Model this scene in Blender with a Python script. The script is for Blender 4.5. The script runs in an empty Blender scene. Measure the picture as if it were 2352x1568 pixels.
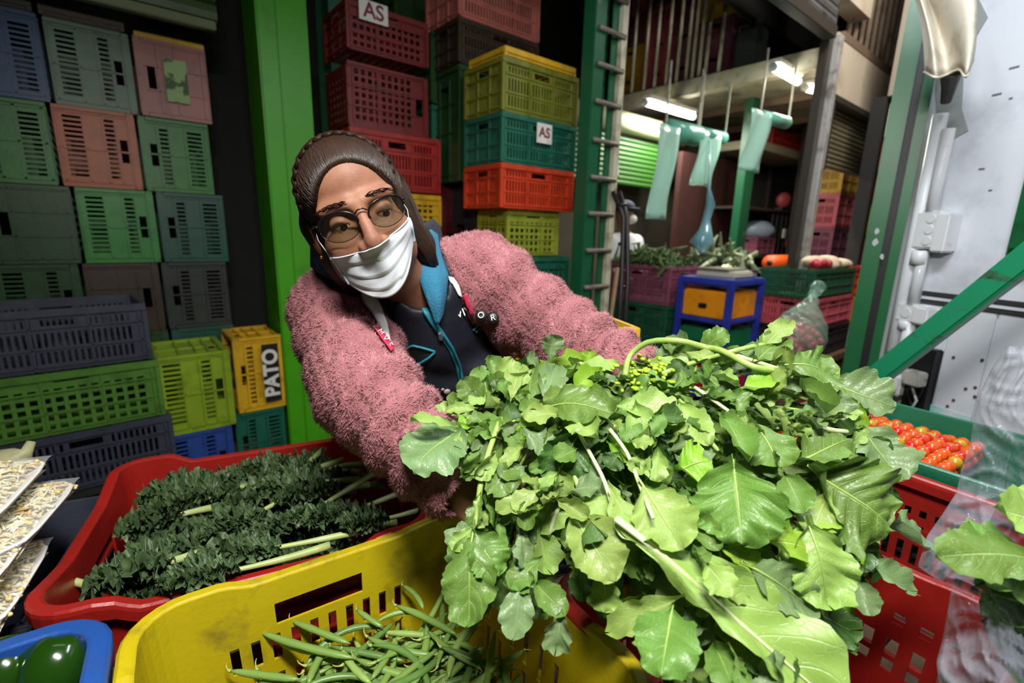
import bpy, bmesh, math, random
import numpy as np
from mathutils import Vector, Matrix, Euler
from mathutils.bvhtree import BVHTree
scene = bpy.context.scene
COL = scene.collection
random.seed(7); RNG = np.random.default_rng(7)
PI = math.pi
# ------------------------------------------------------------------ camera
FPX = 1104.0; TH = math.radians(12.8); RO = math.radians(1.5); CAMH = 1.40
_F = np.array([0, math.cos(TH), -math.sin(TH)]); _U0 = np.array([0, math.sin(TH), math.cos(TH)]); _R0 = np.array([1., 0, 0])
_R = _R0 * math.cos(RO) + _U0 * math.sin(RO); _U = _U0 * math.cos(RO) - _R0 * math.sin(RO)
CAM = np.array([0, 0, CAMH])
cam_d = bpy.data.cameras.new('camera'); cam = bpy.data.objects.new('camera', cam_d); COL.objects.link(cam)
cam_d.sensor_width = 36; cam_d.lens = FPX / 2352 * 36; cam_d.clip_start = 0.02
cam.matrix_world = Matrix(((_R[0], _U[0], -_F[0], 0), (_R[1], _U[1], -_F[1], 0), (_R[2], _U[2], -_F[2], CAMH), (0, 0, 0, 1)))
cam_d.dof.use_dof = True; cam_d.dof.focus_distance = 0.74; cam_d.dof.aperture_fstop = 3.5
scene.camera = cam
def azv(a): a = math.radians(a); return np.array([math.sin(a), math.cos(a), 0.])
UU = azv(50.5); VV = azv(-39.5)            # the two directions of the market hall
def UVP(u, v, z): p = UU * u + VV * v; return np.array([p[0], p[1], z])
# ------------------------------------------------------------------ world, lights, exposure
w = bpy.data.worlds.new('world'); scene.world = w; w.use_nodes = True
w.node_tree.nodes['Background'].inputs[0].default_value = (0.75, 0.85, 1, 1)
w.node_tree.nodes['Background'].inputs[1].default_value = 0.014
def area(name, loc, target, sx, sy, power, col):
    l = bpy.data.lights.new(name, 'AREA'); l.shape = 'RECTANGLE'; l.size = sx; l.size_y = sy; l.energy = power; l.color = col
    o = bpy.data.objects.new(name, l); COL.objects.link(o); o.location = [float(c) for c in loc]
    o.rotation_euler = (Vector(target) - Vector(loc)).to_track_quat('-Z', 'Y').to_euler()
    return o
area('lamp_over_stall', (0.02, 0.02, 2.18), (0.14, 0.80, 0.6), 0.5, 0.12, 40, (1.0, 0.98, 0.93))
area('lamp_by_white_wall', (0.75, 0.95, 2.9), (1.6, 1.7, 1.3), 0.9, 0.2, 36, (0.9, 0.95, 1.0))
area('lamp_over_aisle', (-0.45, 1.0, 3.3), (-0.9, 2.4, 0.2), 1.2, 0.2, 2.5, (0.95, 1.0, 0.88))
area('lamp_over_right_aisle', tuple(UVP(3.6, 0.35, 3.9)), tuple(UVP(5.2, 1.5, 2.2)), 1.2, 0.25, 75, (1.0, 0.95, 0.88))
vs = scene.view_settings
vs.view_transform = 'Standard'; vs.look = 'None'; vs.exposure = 0.0; vs.gamma = 1.0; vs.use_curve_mapping = False
scene.cycles.max_bounces = 8; scene.cycles.transparent_max_bounces = 16
try: scene.cycles.use_denoising = True
except Exception: pass
# ------------------------------------------------------------------ picture helpers: a pixel plus a real distance gives a point of the place
def ray(x, y): return _F + _R * ((x - 1176) / FPX) - _U * ((y - 784) / FPX)
def at(x, y, d): return CAM + ray(x, y) * d
def onz(x, y, z):
    r = ray(x, y); return CAM + r * ((z - CAMH) / r[2])
def onpl(x, y, p, n):
    r = ray(x, y); return CAM + r * (((p - CAM) @ n) / (r @ n))
def px(p):
    q = np.asarray(p) - CAM; d = q @ _F
    return 1176 + FPX * (q @ _R) / d, 784 - FPX * (q @ _U) / d
ZZ = np.array([0, 0, 1.])
def uvz(x, y, D):                          # pixel -> (u, z) on the plane at distance D along VV
    q = onpl(x, y, CAM + VV * D, VV) - CAM
    return q @ UU, q[2] + CAMH
E1 = azv(56); E2 = azv(146)                # the two directions of the stall's crates
def EP(a, b, z): p = E1 * a + E2 * b; return np.array([p[0], p[1], z])
# ------------------------------------------------------------------ materials
def lin(c): return tuple(((x / 255) / 12.92 if x / 255 <= .04045 else ((x / 255 + .055) / 1.055) ** 2.4) for x in c) + (1,)
MATS = {}
def M(name, col, rough=.5, dirt=None, dirt_scale=8, dirt_lo=.5, dirt_hi=.7, bump=0, bump_scale=60, metal=0, spec=.5, vary=0, sss=0, coat=0, stretch=None):
    if name in MATS: return MATS[name]
    m = bpy.data.materials.new(name); m.use_nodes = True; nt = m.node_tree; n = nt.nodes; L = nt.links
    b = n['Principled BSDF']; b.inputs['Roughness'].default_value = rough; b.inputs['Metallic'].default_value = metal
    b.inputs['Specular IOR Level'].default_value = spec
    if coat: b.inputs['Coat Weight'].default_value = coat; b.inputs['Coat Roughness'].default_value = .15
    if sss: b.inputs['Subsurface Weight'].default_value = sss; b.inputs['Subsurface Radius'].default_value = (.012, .005, .003); b.inputs['Subsurface Scale'].default_value = 1
    tc = n.new('ShaderNodeTexCoord'); src = tc.outputs['Object']
    if stretch:
        mp = n.new('ShaderNodeMapping'); mp.inputs['Scale'].default_value = stretch; L.new(src, mp.inputs['Vector']); src = mp.outputs['Vector']
    out = None
    rgb = n.new('ShaderNodeRGB'); rgb.outputs[0].default_value = lin(col); out = rgb.outputs[0]
    if vary:
        nz = n.new('ShaderNodeTexNoise'); nz.inputs['Scale'].default_value = dirt_scale * .6; nz.inputs['Detail'].default_value = 3; L.new(src, nz.inputs['Vector'])
        hs = n.new('ShaderNodeHueSaturation'); L.new(out, hs.inputs['Color'])
        mr = n.new('ShaderNodeMapRange'); mr.inputs['From Min'].default_value = .3; mr.inputs['From Max'].default_value = .7
        mr.inputs['To Min'].default_value = 1 - vary; mr.inputs['To Max'].default_value = 1 + vary
        L.new(nz.outputs['Fac'], mr.inputs['Value']); L.new(mr.outputs[0], hs.inputs['Value']); out = hs.outputs[0]
    if dirt:
        nz = n.new('ShaderNodeTexNoise'); nz.inputs['Scale'].default_value = dirt_scale; nz.inputs['Detail'].default_value = 7; nz.inputs['Roughness'].default_value = .65; L.new(src, nz.inputs['Vector'])
        cr = n.new('ShaderNodeMapRange'); cr.inputs['From Min'].default_value = dirt_lo; cr.inputs['From Max'].default_value = dirt_hi; L.new(nz.outputs['Fac'], cr.inputs['Value'])
        mx = n.new('ShaderNodeMix'); mx.data_type = 'RGBA'; L.new(cr.outputs[0], mx.inputs['Factor']); L.new(out, mx.inputs['A']); mx.inputs['B'].default_value = lin(dirt); out = mx.outputs['Result']
    L.new(out, b.inputs['Base Color'])
    if bump:
        nb = n.new('ShaderNodeTexNoise'); nb.inputs['Scale'].default_value = bump_scale; nb.inputs['Detail'].default_value = 5; L.new(src, nb.inputs['Vector'])
        bp = n.new('ShaderNodeBump'); bp.inputs['Strength'].default_value = bump; bp.inputs['Distance'].default_value = .004; L.new(nb.outputs['Fac'], bp.inputs['Height']); L.new(bp.outputs[0], b.inputs['Normal'])
    MATS[name] = m; return m
def emit(name, col, s):
    m = bpy.data.materials.new(name); m.use_nodes = True; b = m.node_tree.nodes['Principled BSDF']
    b.inputs['Emission Color'].default_value = lin(col); b.inputs['Emission Strength'].default_value = s; MATS[name] = m; return m
def plastic(name, col, rough=.42):
    d = tuple(int(c * .42 + 6) for c in col)
    return M(name, col, rough, dirt=d, dirt_scale=7, dirt_lo=.50, dirt_hi=.85, bump=.12, bump_scale=90, vary=.12)
def film(name, col, clear=.75, rough=.12, tint=(255, 255, 255)):
    m = bpy.data.materials.new(name); m.use_nodes = True; nt = m.node_tree; n = nt.nodes; L = nt.links
    b = n['Principled BSDF']; b.inputs['Base Color'].default_value = lin(col); b.inputs['Roughness'].default_value = rough; b.inputs['Specular IOR Level'].default_value = .9
    t = n.new('ShaderNodeBsdfTransparent'); t.inputs[0].default_value = lin(tint)
    fr = n.new('ShaderNodeLayerWeight'); fr.inputs['Blend'].default_value = .35
    mr = n.new('ShaderNodeMapRange'); mr.inputs['To Min'].default_value = 1 - clear; mr.inputs['To Max'].default_value = min(1, 1 - clear + .45); L.new(fr.outputs['Facing'], mr.inputs['Value'])
    mx = n.new('ShaderNodeMixShader'); L.new(mr.outputs[0], mx.inputs[0]); L.new(t.outputs[0], mx.inputs[1]); L.new(b.outputs[0], mx.inputs[2])
    L.new(mx.outputs[0], n['Material Output'].inputs[0]); MATS[name] = m; return m
# ------------------------------------------------------------------ mesh helpers
class MB:
    def __init__(s): s.v = []; s.f = []
    def add(s, vs, fs):
        o = len(s.v); s.v.extend([tuple(map(float, p)) for p in vs]); s.f.extend([tuple(i + o for i in f) for f in fs]); return s
    def box(s, c, d, A=None):
        x, y, z = d[0] / 2, d[1] / 2, d[2] / 2
        vs = np.array([(-x, -y, -z), (x, -y, -z), (x, y, -z), (-x, y, -z), (-x, -y, z), (x, -y, z), (x, y, z), (-x, y, z)])
        if A is not None: vs = vs @ np.asarray(A)
        return s.add(vs + np.asarray(c), [(0, 3, 2, 1), (4, 5, 6, 7), (0, 1, 5, 4), (1, 2, 6, 5), (2, 3, 7, 6), (3, 0, 4, 7)])
    def cbox(s, c, d, A=None, ch=.004):      # box with chamfered edges
        bm = bmesh.new(); bmesh.ops.create_cube(bm, size=1)
        for p in bm.verts: p.co = (p.co.x * d[0], p.co.y * d[1], p.co.z * d[2])
        bmesh.ops.bevel(bm, geom=bm.edges[:], offset=ch, segments=2, affect='EDGES')
        vs = np.array([p.co[:] for p in bm.verts]); bm.verts.index_update(); fs = [[p.index for p in f.verts] for f in bm.faces]; bm.free()
        if A is not None: vs = vs @ np.asarray(A)
        return s.add(vs + np.asarray(c), fs)
    def tube(s, pts, r, n=8, cap=True, flat=1.0, up=None):
        pts = [np.asarray(p, float) for p in pts]; k = len(pts)
        rr = [r] * k if np.isscalar(r) else list(r)
        T = [pts[min(i + 1, k - 1)] - pts[max(i - 1, 0)] for i in range(k)]; T = [t / (np.linalg.norm(t) + 1e-12) for t in T]
        a = np.array(up, float) if up is not None else (np.array([0, 0, 1.]) if abs(T[0][2]) < .9 else np.array([1., 0, 0]))
        N = a - T[0] * (a @ T[0]); N /= np.linalg.norm(N)
        vs = []; fs = []
        for i in range(k):
            N = N - T[i] * (N @ T[i]); N /= np.linalg.norm(N) + 1e-12; B = np.cross(T[i], N)
            for j in range(n):
                t = 2 * PI * j / n; vs.append(pts[i] + (N * math.cos(t) * flat + B * math.sin(t)) * rr[i])
        for i in range(k - 1):
            for j in range(n):
                j2 = (j + 1) % n; fs.append((i * n + j, i * n + j2, (i + 1) * n + j2, (i + 1) * n + j))
        if cap: fs.append(tuple(range(n - 1, -1, -1))); fs.append(tuple((k - 1) * n + j for j in range(n)))
        return s.add(vs, fs)
    def ball(s, c, r, n=12, m=8, A=None):
        r = np.array([r] * 3 if np.isscalar(r) else r, float); vs = [(0, 0, 1)]; fs = []
        for i in range(1, m):
            for j in range(n): a = PI * i / m; b = 2 * PI * j / n; vs.append((math.sin(a) * math.cos(b), math.sin(a) * math.sin(b), math.cos(a)))
        vs.append((0, 0, -1)); e = len(vs) - 1
        for j in range(n):
            fs.append((0, 1 + j, 1 + (j + 1) % n)); fs.append((e, 1 + (m - 2) * n + (j + 1) % n, 1 + (m - 2) * n + j))
            for i in range(m - 2): fs.append((1 + i * n + j, 1 + (i + 1) * n + j, 1 + (i + 1) * n + (j + 1) % n, 1 + i * n + (j + 1) % n))
        vs = np.array(vs, float) * r
        if A is not None: vs = vs @ np.asarray(A)
        return s.add(vs + np.asarray(c), fs)
    def grid(s, P):                          # open sheet from an array [i][j][3]
        P = np.asarray(P); a, b = P.shape[:2]
        return s.add(P.reshape(-1, 3), [(i * b + j, (i + 1) * b + j, (i + 1) * b + j + 1, i * b + j + 1) for i in range(a - 1) for j in range(b - 1)])
    def solid(s, Pi, Po, opened, per=False): # wall with holes: inner grid, outer grid, opened(i, j) says which cells are holes
        Pi = np.asarray(Pi); Po = np.asarray(Po); a, b = Pi.shape[:2]; o = a * b
        na = a if per else a - 1
        op = [[opened(i, j) for j in range(b - 1)] for i in range(na)]
        fs = []; ix = lambda i, j: (i % a) * b + j
        for i in range(na):
            for j in range(b - 1):
                if op[i][j]: continue
                q = (ix(i, j), ix(i + 1, j), ix(i + 1, j + 1), ix(i, j + 1))
                fs.append(q[::-1]); fs.append(tuple(k + o for k in q))
                def side(k1, k2): fs.append((k1, k2, k2 + o, k1 + o))
                if j == 0 or op[i][j - 1]: side(q[0], q[1])
                if j == b - 2 or op[i][j + 1]: side(q[2], q[3])
                li = (op[(i - 1) % na][j] if (per or i > 0) else True); ri = (op[(i + 1) % na][j] if (per or i < na - 1) else True)
                if li: side(q[3], q[0])
                if ri: side(q[1], q[2])
        return s.add(np.concatenate([Pi.reshape(-1, 3), Po.reshape(-1, 3)]), fs)
    def mesh(s, name, smooth=False):
        m = bpy.data.meshes.new(name); m.from_pydata(s.v, [], s.f); m.update()
        if smooth: m.shade_smooth() if hasattr(m, 'shade_smooth') else None
        return m
def fixn(m):
    bm = bmesh.new(); bm.from_mesh(m); bmesh.ops.recalc_face_normals(bm, faces=bm.faces[:]); bm.to_mesh(m); bm.free(); return m
def link(name, data, mat=None, parent=None, loc=None, smooth=None):
    o = bpy.data.objects.new(name, data); COL.objects.link(o)
    if mat is not None and data is not None:
        if len(data.materials) == 0: data.materials.append(mat)
        elif data.materials[0] is not mat: o.material_slots[0].link = 'OBJECT'; o.material_slots[0].material = mat
    if parent is not None: o.parent = parent
    if loc is not None: o.location = loc
    return o
def tag(o, label, cat, group=None):
    o['label'] = label; o['category'] = cat
    if group: o['group'] = group
    return o
def thing(name, label, cat, loc=(0, 0, 0), group=None, rz=0):
    o = bpy.data.objects.new(name, None); COL.objects.link(o); o.location = [float(c) for c in loc]; o.rotation_euler = (0, 0, rz); o.empty_display_size = .05
    return tag(o, label, cat, group)
def part(name, mb, mat, root, smooth=False, world=True, label=None, kind=None):
    """mesh given in world coordinates becomes a child of root (no rotation on root)"""
    if world:
        L = np.array(root.location) if root.parent is None else np.array(root.parent.location)
        mb.v = [(p[0] - L[0], p[1] - L[1], p[2] - L[2]) for p in mb.v]
    o = link(name, fixn(mb.mesh(name, smooth)), mat, root)
    if label: o['label'] = label
    if kind: o['kind'] = kind
    return o
def single(name, mb, mat, label, cat, group=None, smooth=False, origin=None, kind=None):
    """a thing that is one mesh, given in world coordinates"""
    V = np.array(mb.v); c = np.array([(V[:, 0].min() + V[:, 0].max()) / 2, (V[:, 1].min() + V[:, 1].max()) / 2, V[:, 2].min()]) if origin is None else np.asarray(origin)
    mb.v = [tuple(p) for p in V - c]
    o = link(name, fixn(mb.mesh(name, smooth)), mat, None, [float(k) for k in c]); tag(o, label, cat, group)
    if kind: o['kind'] = kind
    return o
def struct(name, mb, mat, smooth=False):
    o = link(name, fixn(mb.mesh(name, smooth)), mat); o['kind'] = 'structure'; return o
def frame(x, y, z=None):                     # rows: local axes in world
    return np.array([x, y, np.cross(x, y) if z is None else z])
AX = frame(UU, VV, ZZ); AE = frame(E1, E2, ZZ)
def text_mesh(body, size, extrude=.0006, bold=0.0):
    c = bpy.data.curves.new('lettering', 'FONT'); c.body = body; c.size = size; c.extrude = extrude; c.offset = bold; c.align_x = 'CENTER'; c.align_y = 'CENTER'
    o = bpy.data.objects.new('lettering', c); COL.objects.link(o); dg = bpy.context.evaluated_depsgraph_get()
    m = bpy.data.meshes.new_from_object(o.evaluated_get(dg)); m.materials.clear(); bpy.data.objects.remove(o); bpy.data.curves.remove(c); m.name = 'lettering'; return m
def letter(body, size, centre, xdir, ydir, mat, root, bold=0., name='lettering', depth=.0006):
    m = text_mesh(body, size, depth, bold); A = frame(np.asarray(xdir), np.asarray(ydir)); L = np.array(root.location) if root.parent is None else np.array(root.parent.location)
    V = np.array([p.co[:] for p in m.vertices]) @ A + np.asarray(centre) - L
    m.vertices.foreach_set('co', V.ravel()); m.update()
    return link(name, m, mat, root)
def smoothstep(a, b, x): t = min(1, max(0, (x - a) / (b - a))); return t * t * (3 - 2 * t)
# ------------------------------------------------------------------ signed distance bodies (numpy surface nets)
def smin(a, b, k): h = np.clip(.5 + .5 * (b - a) / k, 0, 1); return b * (1 - h) + a * h - k * h * (1 - h)
def smax(a, b, k): return -smin(-a, -b, k)
def s_cap(P, a, b, ra, rb):
    a = np.asarray(a); ab = np.asarray(b) - a; t = np.clip(((P - a) @ ab) / (ab @ ab), 0, 1)
    return np.linalg.norm(P - a - t[..., None] * ab, axis=-1) - (ra + (rb - ra) * t)
def s_ell(P, c, r, A=None):
    q = P - np.asarray(c)
    if A is not None: q = q @ np.asarray(A).T
    r = np.asarray(r, float); k0 = np.linalg.norm(q / r, axis=-1); k1 = np.linalg.norm(q / (r * r), axis=-1) + 1e-9
    return k0 * (k0 - 1) / k1
def s_poly(p, poly):
    d = np.full(p.shape[:-1], 1e9); ins = np.zeros(p.shape[:-1], bool); n = len(poly); poly = np.asarray(poly, float)
    for i in range(n):
        a = poly[i]; b = poly[(i + 1) % n]; e = b - a; wv = p - a; t = np.clip((wv @ e) / (e @ e), 0, 1)
        d = np.minimum(d, ((wv - t[..., None] * e) ** 2).sum(-1))
        c = ((a[1] > p[..., 1]) != (b[1] > p[..., 1])) & (p[..., 0] < (b[0] - a[0]) * (p[..., 1] - a[1]) / (b[1] - a[1] + 1e-12) + a[0]); ins ^= c
    return np.where(ins, -1, 1) * np.sqrt(d)
def nets(fn, lo, hi, h):
    lo = np.asarray(lo, float); hi = np.asarray(hi, float); n = np.ceil((hi - lo) / h).astype(int) + 1
    ax = [lo[i] + h * np.arange(n[i]) for i in range(3)]
    P = np.stack(np.meshgrid(*ax, indexing='ij'), -1); V = fn(P).astype(np.float32); S = V < 0
    c = n - 1; acc = np.zeros((*c, 3)); cnt = np.zeros(c)
    corner = [(i, j, k) for i in (0, 1) for j in (0, 1) for k in (0, 1)]
    sl = lambda o: V[o[0]:o[0] + c[0], o[1]:o[1] + c[1], o[2]:o[2] + c[2]]
    for a in corner:
        for k in range(3):
            if a[k]: continue
            b = list(a); b[k] = 1; va = sl(a); vb = sl(b); x = (va < 0) != (vb < 0); t = np.where(x, va / (va - vb + 1e-12), 0)
            cnt += x
            for m in range(3): acc[..., m] += np.where(x, a[m] + (t if m == k else 0), 0)
    act = cnt > 0; idx = -np.ones(c, int); idx[act] = np.arange(act.sum())
    I = np.argwhere(act); verts = lo + h * (I + acc[act] / cnt[act][:, None]); F = []
    for k in range(3):
        d = [0, 0, 0]; d[k] = 1; A = S[:n[0] - d[0], :n[1] - d[1], :n[2] - d[2]]; B = S[d[0]:, d[1]:, d[2]:]
        E = np.argwhere(A != B); k1, k2 = (k + 1) % 3, (k + 2) % 3
        E = E[(E[:, k1] > 0) & (E[:, k2] > 0) & (E[:, k1] < c[k1]) & (E[:, k2] < c[k2])]
        def g(o1, o2): q = E.copy(); q[:, k1] -= o1; q[:, k2] -= o2; return idx[q[:, 0], q[:, 1], q[:, 2]]
        Q = np.stack([g(0, 0), g(1, 0), g(1, 1), g(0, 1)], 1); s = A[E[:, 0], E[:, 1], E[:, 2]]
        Q[~s] = Q[~s][:, ::-1]; F.append(Q)
    return verts, np.concatenate(F)
# ================================================================== materials used in many places
m_concrete = M('concrete_floor', (88, 84, 78), .75, dirt=(45, 42, 38), dirt_scale=2.5, bump=.3, bump_scale=30)
m_dark = M('matte_dark', (30, 30, 28), .8, bump=.2)  # even near-black colour with a fine bump
m_black = M('black_plastic', (18, 18, 20), .5)
m_green_paint = M('bright_green_paint', (74, 168, 16), .38, dirt=(60, 120, 28), dirt_scale=5, dirt_lo=.55, dirt_hi=.8, vary=.06)
m_dkgreen = M('dark_green_paint', (22, 84, 52), .4, dirt=(120, 120, 105), dirt_scale=6, dirt_lo=.66, dirt_hi=.7)
m_postgreen = M('post_green_paint', (20, 92, 50), .38, dirt=(14, 40, 26), dirt_scale=5, dirt_lo=.55, dirt_hi=.8, vary=.1)
m_beige = M('beige_render', (196, 182, 160), .8, dirt=(140, 120, 98), dirt_scale=3, dirt_lo=.5, dirt_hi=.8, bump=.1)
m_cream = M('cream_metal', (190, 184, 160), .45, dirt=(90, 84, 66), dirt_scale=9, dirt_lo=.5, dirt_hi=.75)
m_steel = M('steel_slats', (120, 122, 122), .4, metal=.6, dirt=(60, 58, 55), dirt_scale=4)
m_silver = M('silver_post', (200, 200, 198), .3, metal=.5, dirt=(100, 96, 88), dirt_scale=8)
m_olive = M('olive_shutter', (70, 92, 42), .5, dirt=(30, 40, 20), dirt_scale=3)
m_whitewall = M('white_wall', (216, 220, 228), .55, dirt=(150, 156, 164), dirt_scale=2.2, dirt_lo=.52, dirt_hi=.8, bump=.08, bump_scale=25)
m_grey = M('grey_box', (220, 222, 224), .5, dirt=(120, 122, 122), dirt_scale=12, dirt_lo=.55, dirt_hi=.8)
m_pvc = M('white_conduit', (222, 224, 228), .35, dirt=(120, 122, 124), dirt_scale=18, dirt_lo=.6, dirt_hi=.75)
m_wood = M('rough_wood', (120, 92, 62), .7, dirt=(62, 46, 32), dirt_scale=6, stretch=(1, 8, 1), bump=.3)
m_white = M('white_card', (225, 222, 214), .6, dirt=(165, 158, 146), dirt_scale=20, dirt_lo=.55, dirt_hi=.75)
m_redletter = M('dark_red_ink', (120, 28, 40), .6)
m_ink = M('black_ink', (20, 20, 22), .5)
CR = {}
def crate_mat(key, col): 
    if key not in CR: CR[key] = plastic('crate_' + key, col)
    return CR[key]
for k, c in dict(navy=(40, 70, 110), greygreen=(92, 120, 98), pink=(165, 108, 100), green=(48, 120, 40), orange=(176, 84, 30), brightgreen=(52, 138, 52), teal=(30, 84, 66),
                 forest=(36, 74, 34), brown=(62, 48, 36), charcoal=(52, 56, 50), lime=(140, 168, 38), yellow=(218, 170, 32), blue=(44, 74, 150), slate=(62, 66, 80), mesh_green=(84, 130, 48),
                 darkred=(120, 34, 30), red=(172, 44, 36), olive=(118, 122, 36), seagreen=(28, 100, 78), orangered=(206, 62, 28), purple=(140, 78, 96), rose=(206, 96, 106), white=(200, 204, 190),
                 bgreen=(36, 92, 62), black=(44, 44, 44), salmon=(190, 110, 96), deepred=(92, 20, 24), chartreuse=(150, 158, 50)).items(): crate_mat(k, c)
# ================================================================== the room
struct('floor', MB().box((1, 5, -.05), (16, 18, .1)), m_concrete)
struct('ceiling', MB().box((1, 5, 5.05), (16, 18, .1)), m_dark)
struct('wall_left', MB().box(UVP(-.4, 4.0, 2.5), (7, .1, 5), AX), M('dark_wall', (40, 40, 34), .8))  # one even dark colour over the whole wall
struct('wall_back', MB().box(UVP(8, 6.2, 2.5), (14, .1, 5), AX), M('far_wall', (70, 66, 56), .8))
# roller shutter over the crate store: a box, a row of slats and a guide rail
D_SH = 2.98
sh = thing('roller_shutter', 'dark green rolled-up shutter above the wall of crates at top left', 'shutter', UVP(-.3, D_SH, 2.33))
zb = 2.36
for i in range(9):
    mb = MB(); z0 = zb + i * .085
    prof = [(0, 0), (-.014, .01), (-.02, .04), (-.014, .072), (0, .082)]
    mb.grid([[UVP(-1.9, D_SH + a, z0 + b) for a, b in prof], [UVP(.53, D_SH + a, z0 + b) for a, b in prof]])
    part('slat', mb, M('shutter_green', (52, 78, 34), .45, dirt=(24, 34, 16), dirt_scale=4), sh)
part('bottom_rail', MB().cbox(UVP(-.69, D_SH, zb - .02), (2.42, .05, .04), AX), M('shutter_rail', (92, 104, 62), .4), sh)
part('guide_frame', MB().box(UVP(-.62, D_SH - .03, zb + .12), (1.0, .012, .012), AX).box(UVP(-.62, D_SH - .03, zb + .30), (1.0, .012, .012), AX).box(UVP(-.15, D_SH - .03, zb + .2), (.012, .012, .2), AX), M('shutter_rail', (92, 104, 62), .4), sh)
# bright green pillar, made of folded sheet
def uspan(x0, x1, y, D): return uvz(x0, y, D)[0], uvz(x1, y, D)[0]
DP = 2.98
ua, ub = uspan(617, 727, 400, DP)
pil = thing('pillar', 'bright green painted sheet-metal pillar right of the wall of crates', 'pillar', UVP((ua + ub) / 2, DP + .15, 0))
part('shaft', MB().cbox(UVP((ua + ub) / 2, DP + .15, 2.5), (ub - ua, .3, 4.98), AX, .008), m_green_paint, pil)
part('folded_edge', MB().cbox(UVP(ua + (ub - ua) * .68, DP - .004, 2.5), ((ub - ua) * .62, .012, 4.98), AX, .003), m_green_paint, pil)
rg = MB(); 
gp = []
for i in range(9):
    t = i / 8; gp.append([UVP(ub - .06 + .10 * s - .05 * t * t + .01 * math.sin(9 * t + 5 * s), DP - .05 - .02 * math.sin(6 * s + 3 * t), 2.64 + (1 - t) * .5 - (.03 * s)) for s in np.linspace(0, 1 - .75 * t ** 3, 6)])
rg.grid(gp); r_ = single('rag', rg, M('pale_green_cloth', (140, 190, 110), .8), 'pale green rag hanging on the top of the bright green pillar', 'cloth', smooth=True)
so = r_.modifiers.new('thickness', 'SOLIDIFY'); so.thickness = .003
# dark green post with flaking paint, right of the pillar
DQ = 3.1; qa, qb = uspan(765, 800, 250, DQ)
po = thing('post', 'dark green steel post with flaking paint between the bright pillar and the red crates', 'post', UVP((qa + qb) / 2, DQ + .1, 0))
part('front_flange', MB().cbox(UVP((qa + qb) / 2, DQ, 2.5), (qb - qa, .02, 4.98), AX), M('teal_green_post', (48, 96, 74), .42, dirt=(165, 150, 130), dirt_scale=3.5, dirt_lo=.66, dirt_hi=.69), po)
part('web', MB().box(UVP((qa + qb) / 2, DQ + .11, 2.5), (.02, .2, 4.98), AX), m_dkgreen, po)
part('back_flange', MB().box(UVP((qa + qb) / 2, DQ + .22, 2.5), (qb - qa, .02, 4.98), AX), m_dkgreen, po)
# ================================================================== store crates (local box L x W x H centred on 0, open towards +z)
def panel(mb, wid, hei, t, holes, T):
    """a wall of the crate with holes (a0,a1,b0,b1); T maps (a, b, n) to a point"""
    xs = sorted({0, wid} | {h[0] for h in holes} | {h[1] for h in holes}); ys = sorted({0, hei} | {h[2] for h in holes} | {h[3] for h in holes})
    def op(i, j):
        x = (xs[i] + xs[i + 1]) / 2; y = (ys[j] + ys[j + 1]) / 2
        return any(h[0] < x < h[1] and h[2] < y < h[3] for h in holes)
    mb.solid([[T(x, y, t) for y in ys] for x in xs], [[T(x, y, 0) for y in ys] for x in xs], op)
def wall_holes(style, wid, hei):
    H = []
    ha, hb = wid * .5 - min(.055, wid * .16), wid * .5 + min(.055, wid * .16)
    if style == 'slot':
        H.append((ha, hb, hei * .77, hei * .87))
        n = 13
        for k in range(n):
            a = wid * (.08 + .84 * k / n); wdt = wid * .84 / n * .56; H.append((a, a + wdt, hei * .10, hei * .32))
            H.append((a, a + wdt, hei * .60, hei * .72))
    elif style == 'mesh':
        n = max(6, int(wid / .042)); r = max(4, int(hei / .05))
        for i in range(n):
            for j in range(r):
                a = wid * (.06 + .88 * i / n); b = hei * (.08 + .72 * j / r)
                H.append((a, a + wid * .88 / n * .62, b, b + hei * .72 / r * .6))
        H.append((ha, hb, hei * .84, hei * .93))
    elif style == 'vent':
        n = max(8, int(wid / .024))
        for i in range(n):
            a = wid * (.07 + .86 * i / n); wdt = wid * .86 / n * .5
            for b0, b1 in ((.10, .30), (.38, .62)): H.append((a, a + wdt, hei * b0, hei * b1))
            if not (ha - .02 < a < hb + .02): H.append((a, a + wdt, hei * .70, hei * .84))
        H.append((ha, hb, hei * .73, hei * .84))
    elif style == 'plain':
        H.append((ha, hb, hei * .74, hei * .85))
    return H
CRATE_CACHE = {}
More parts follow.
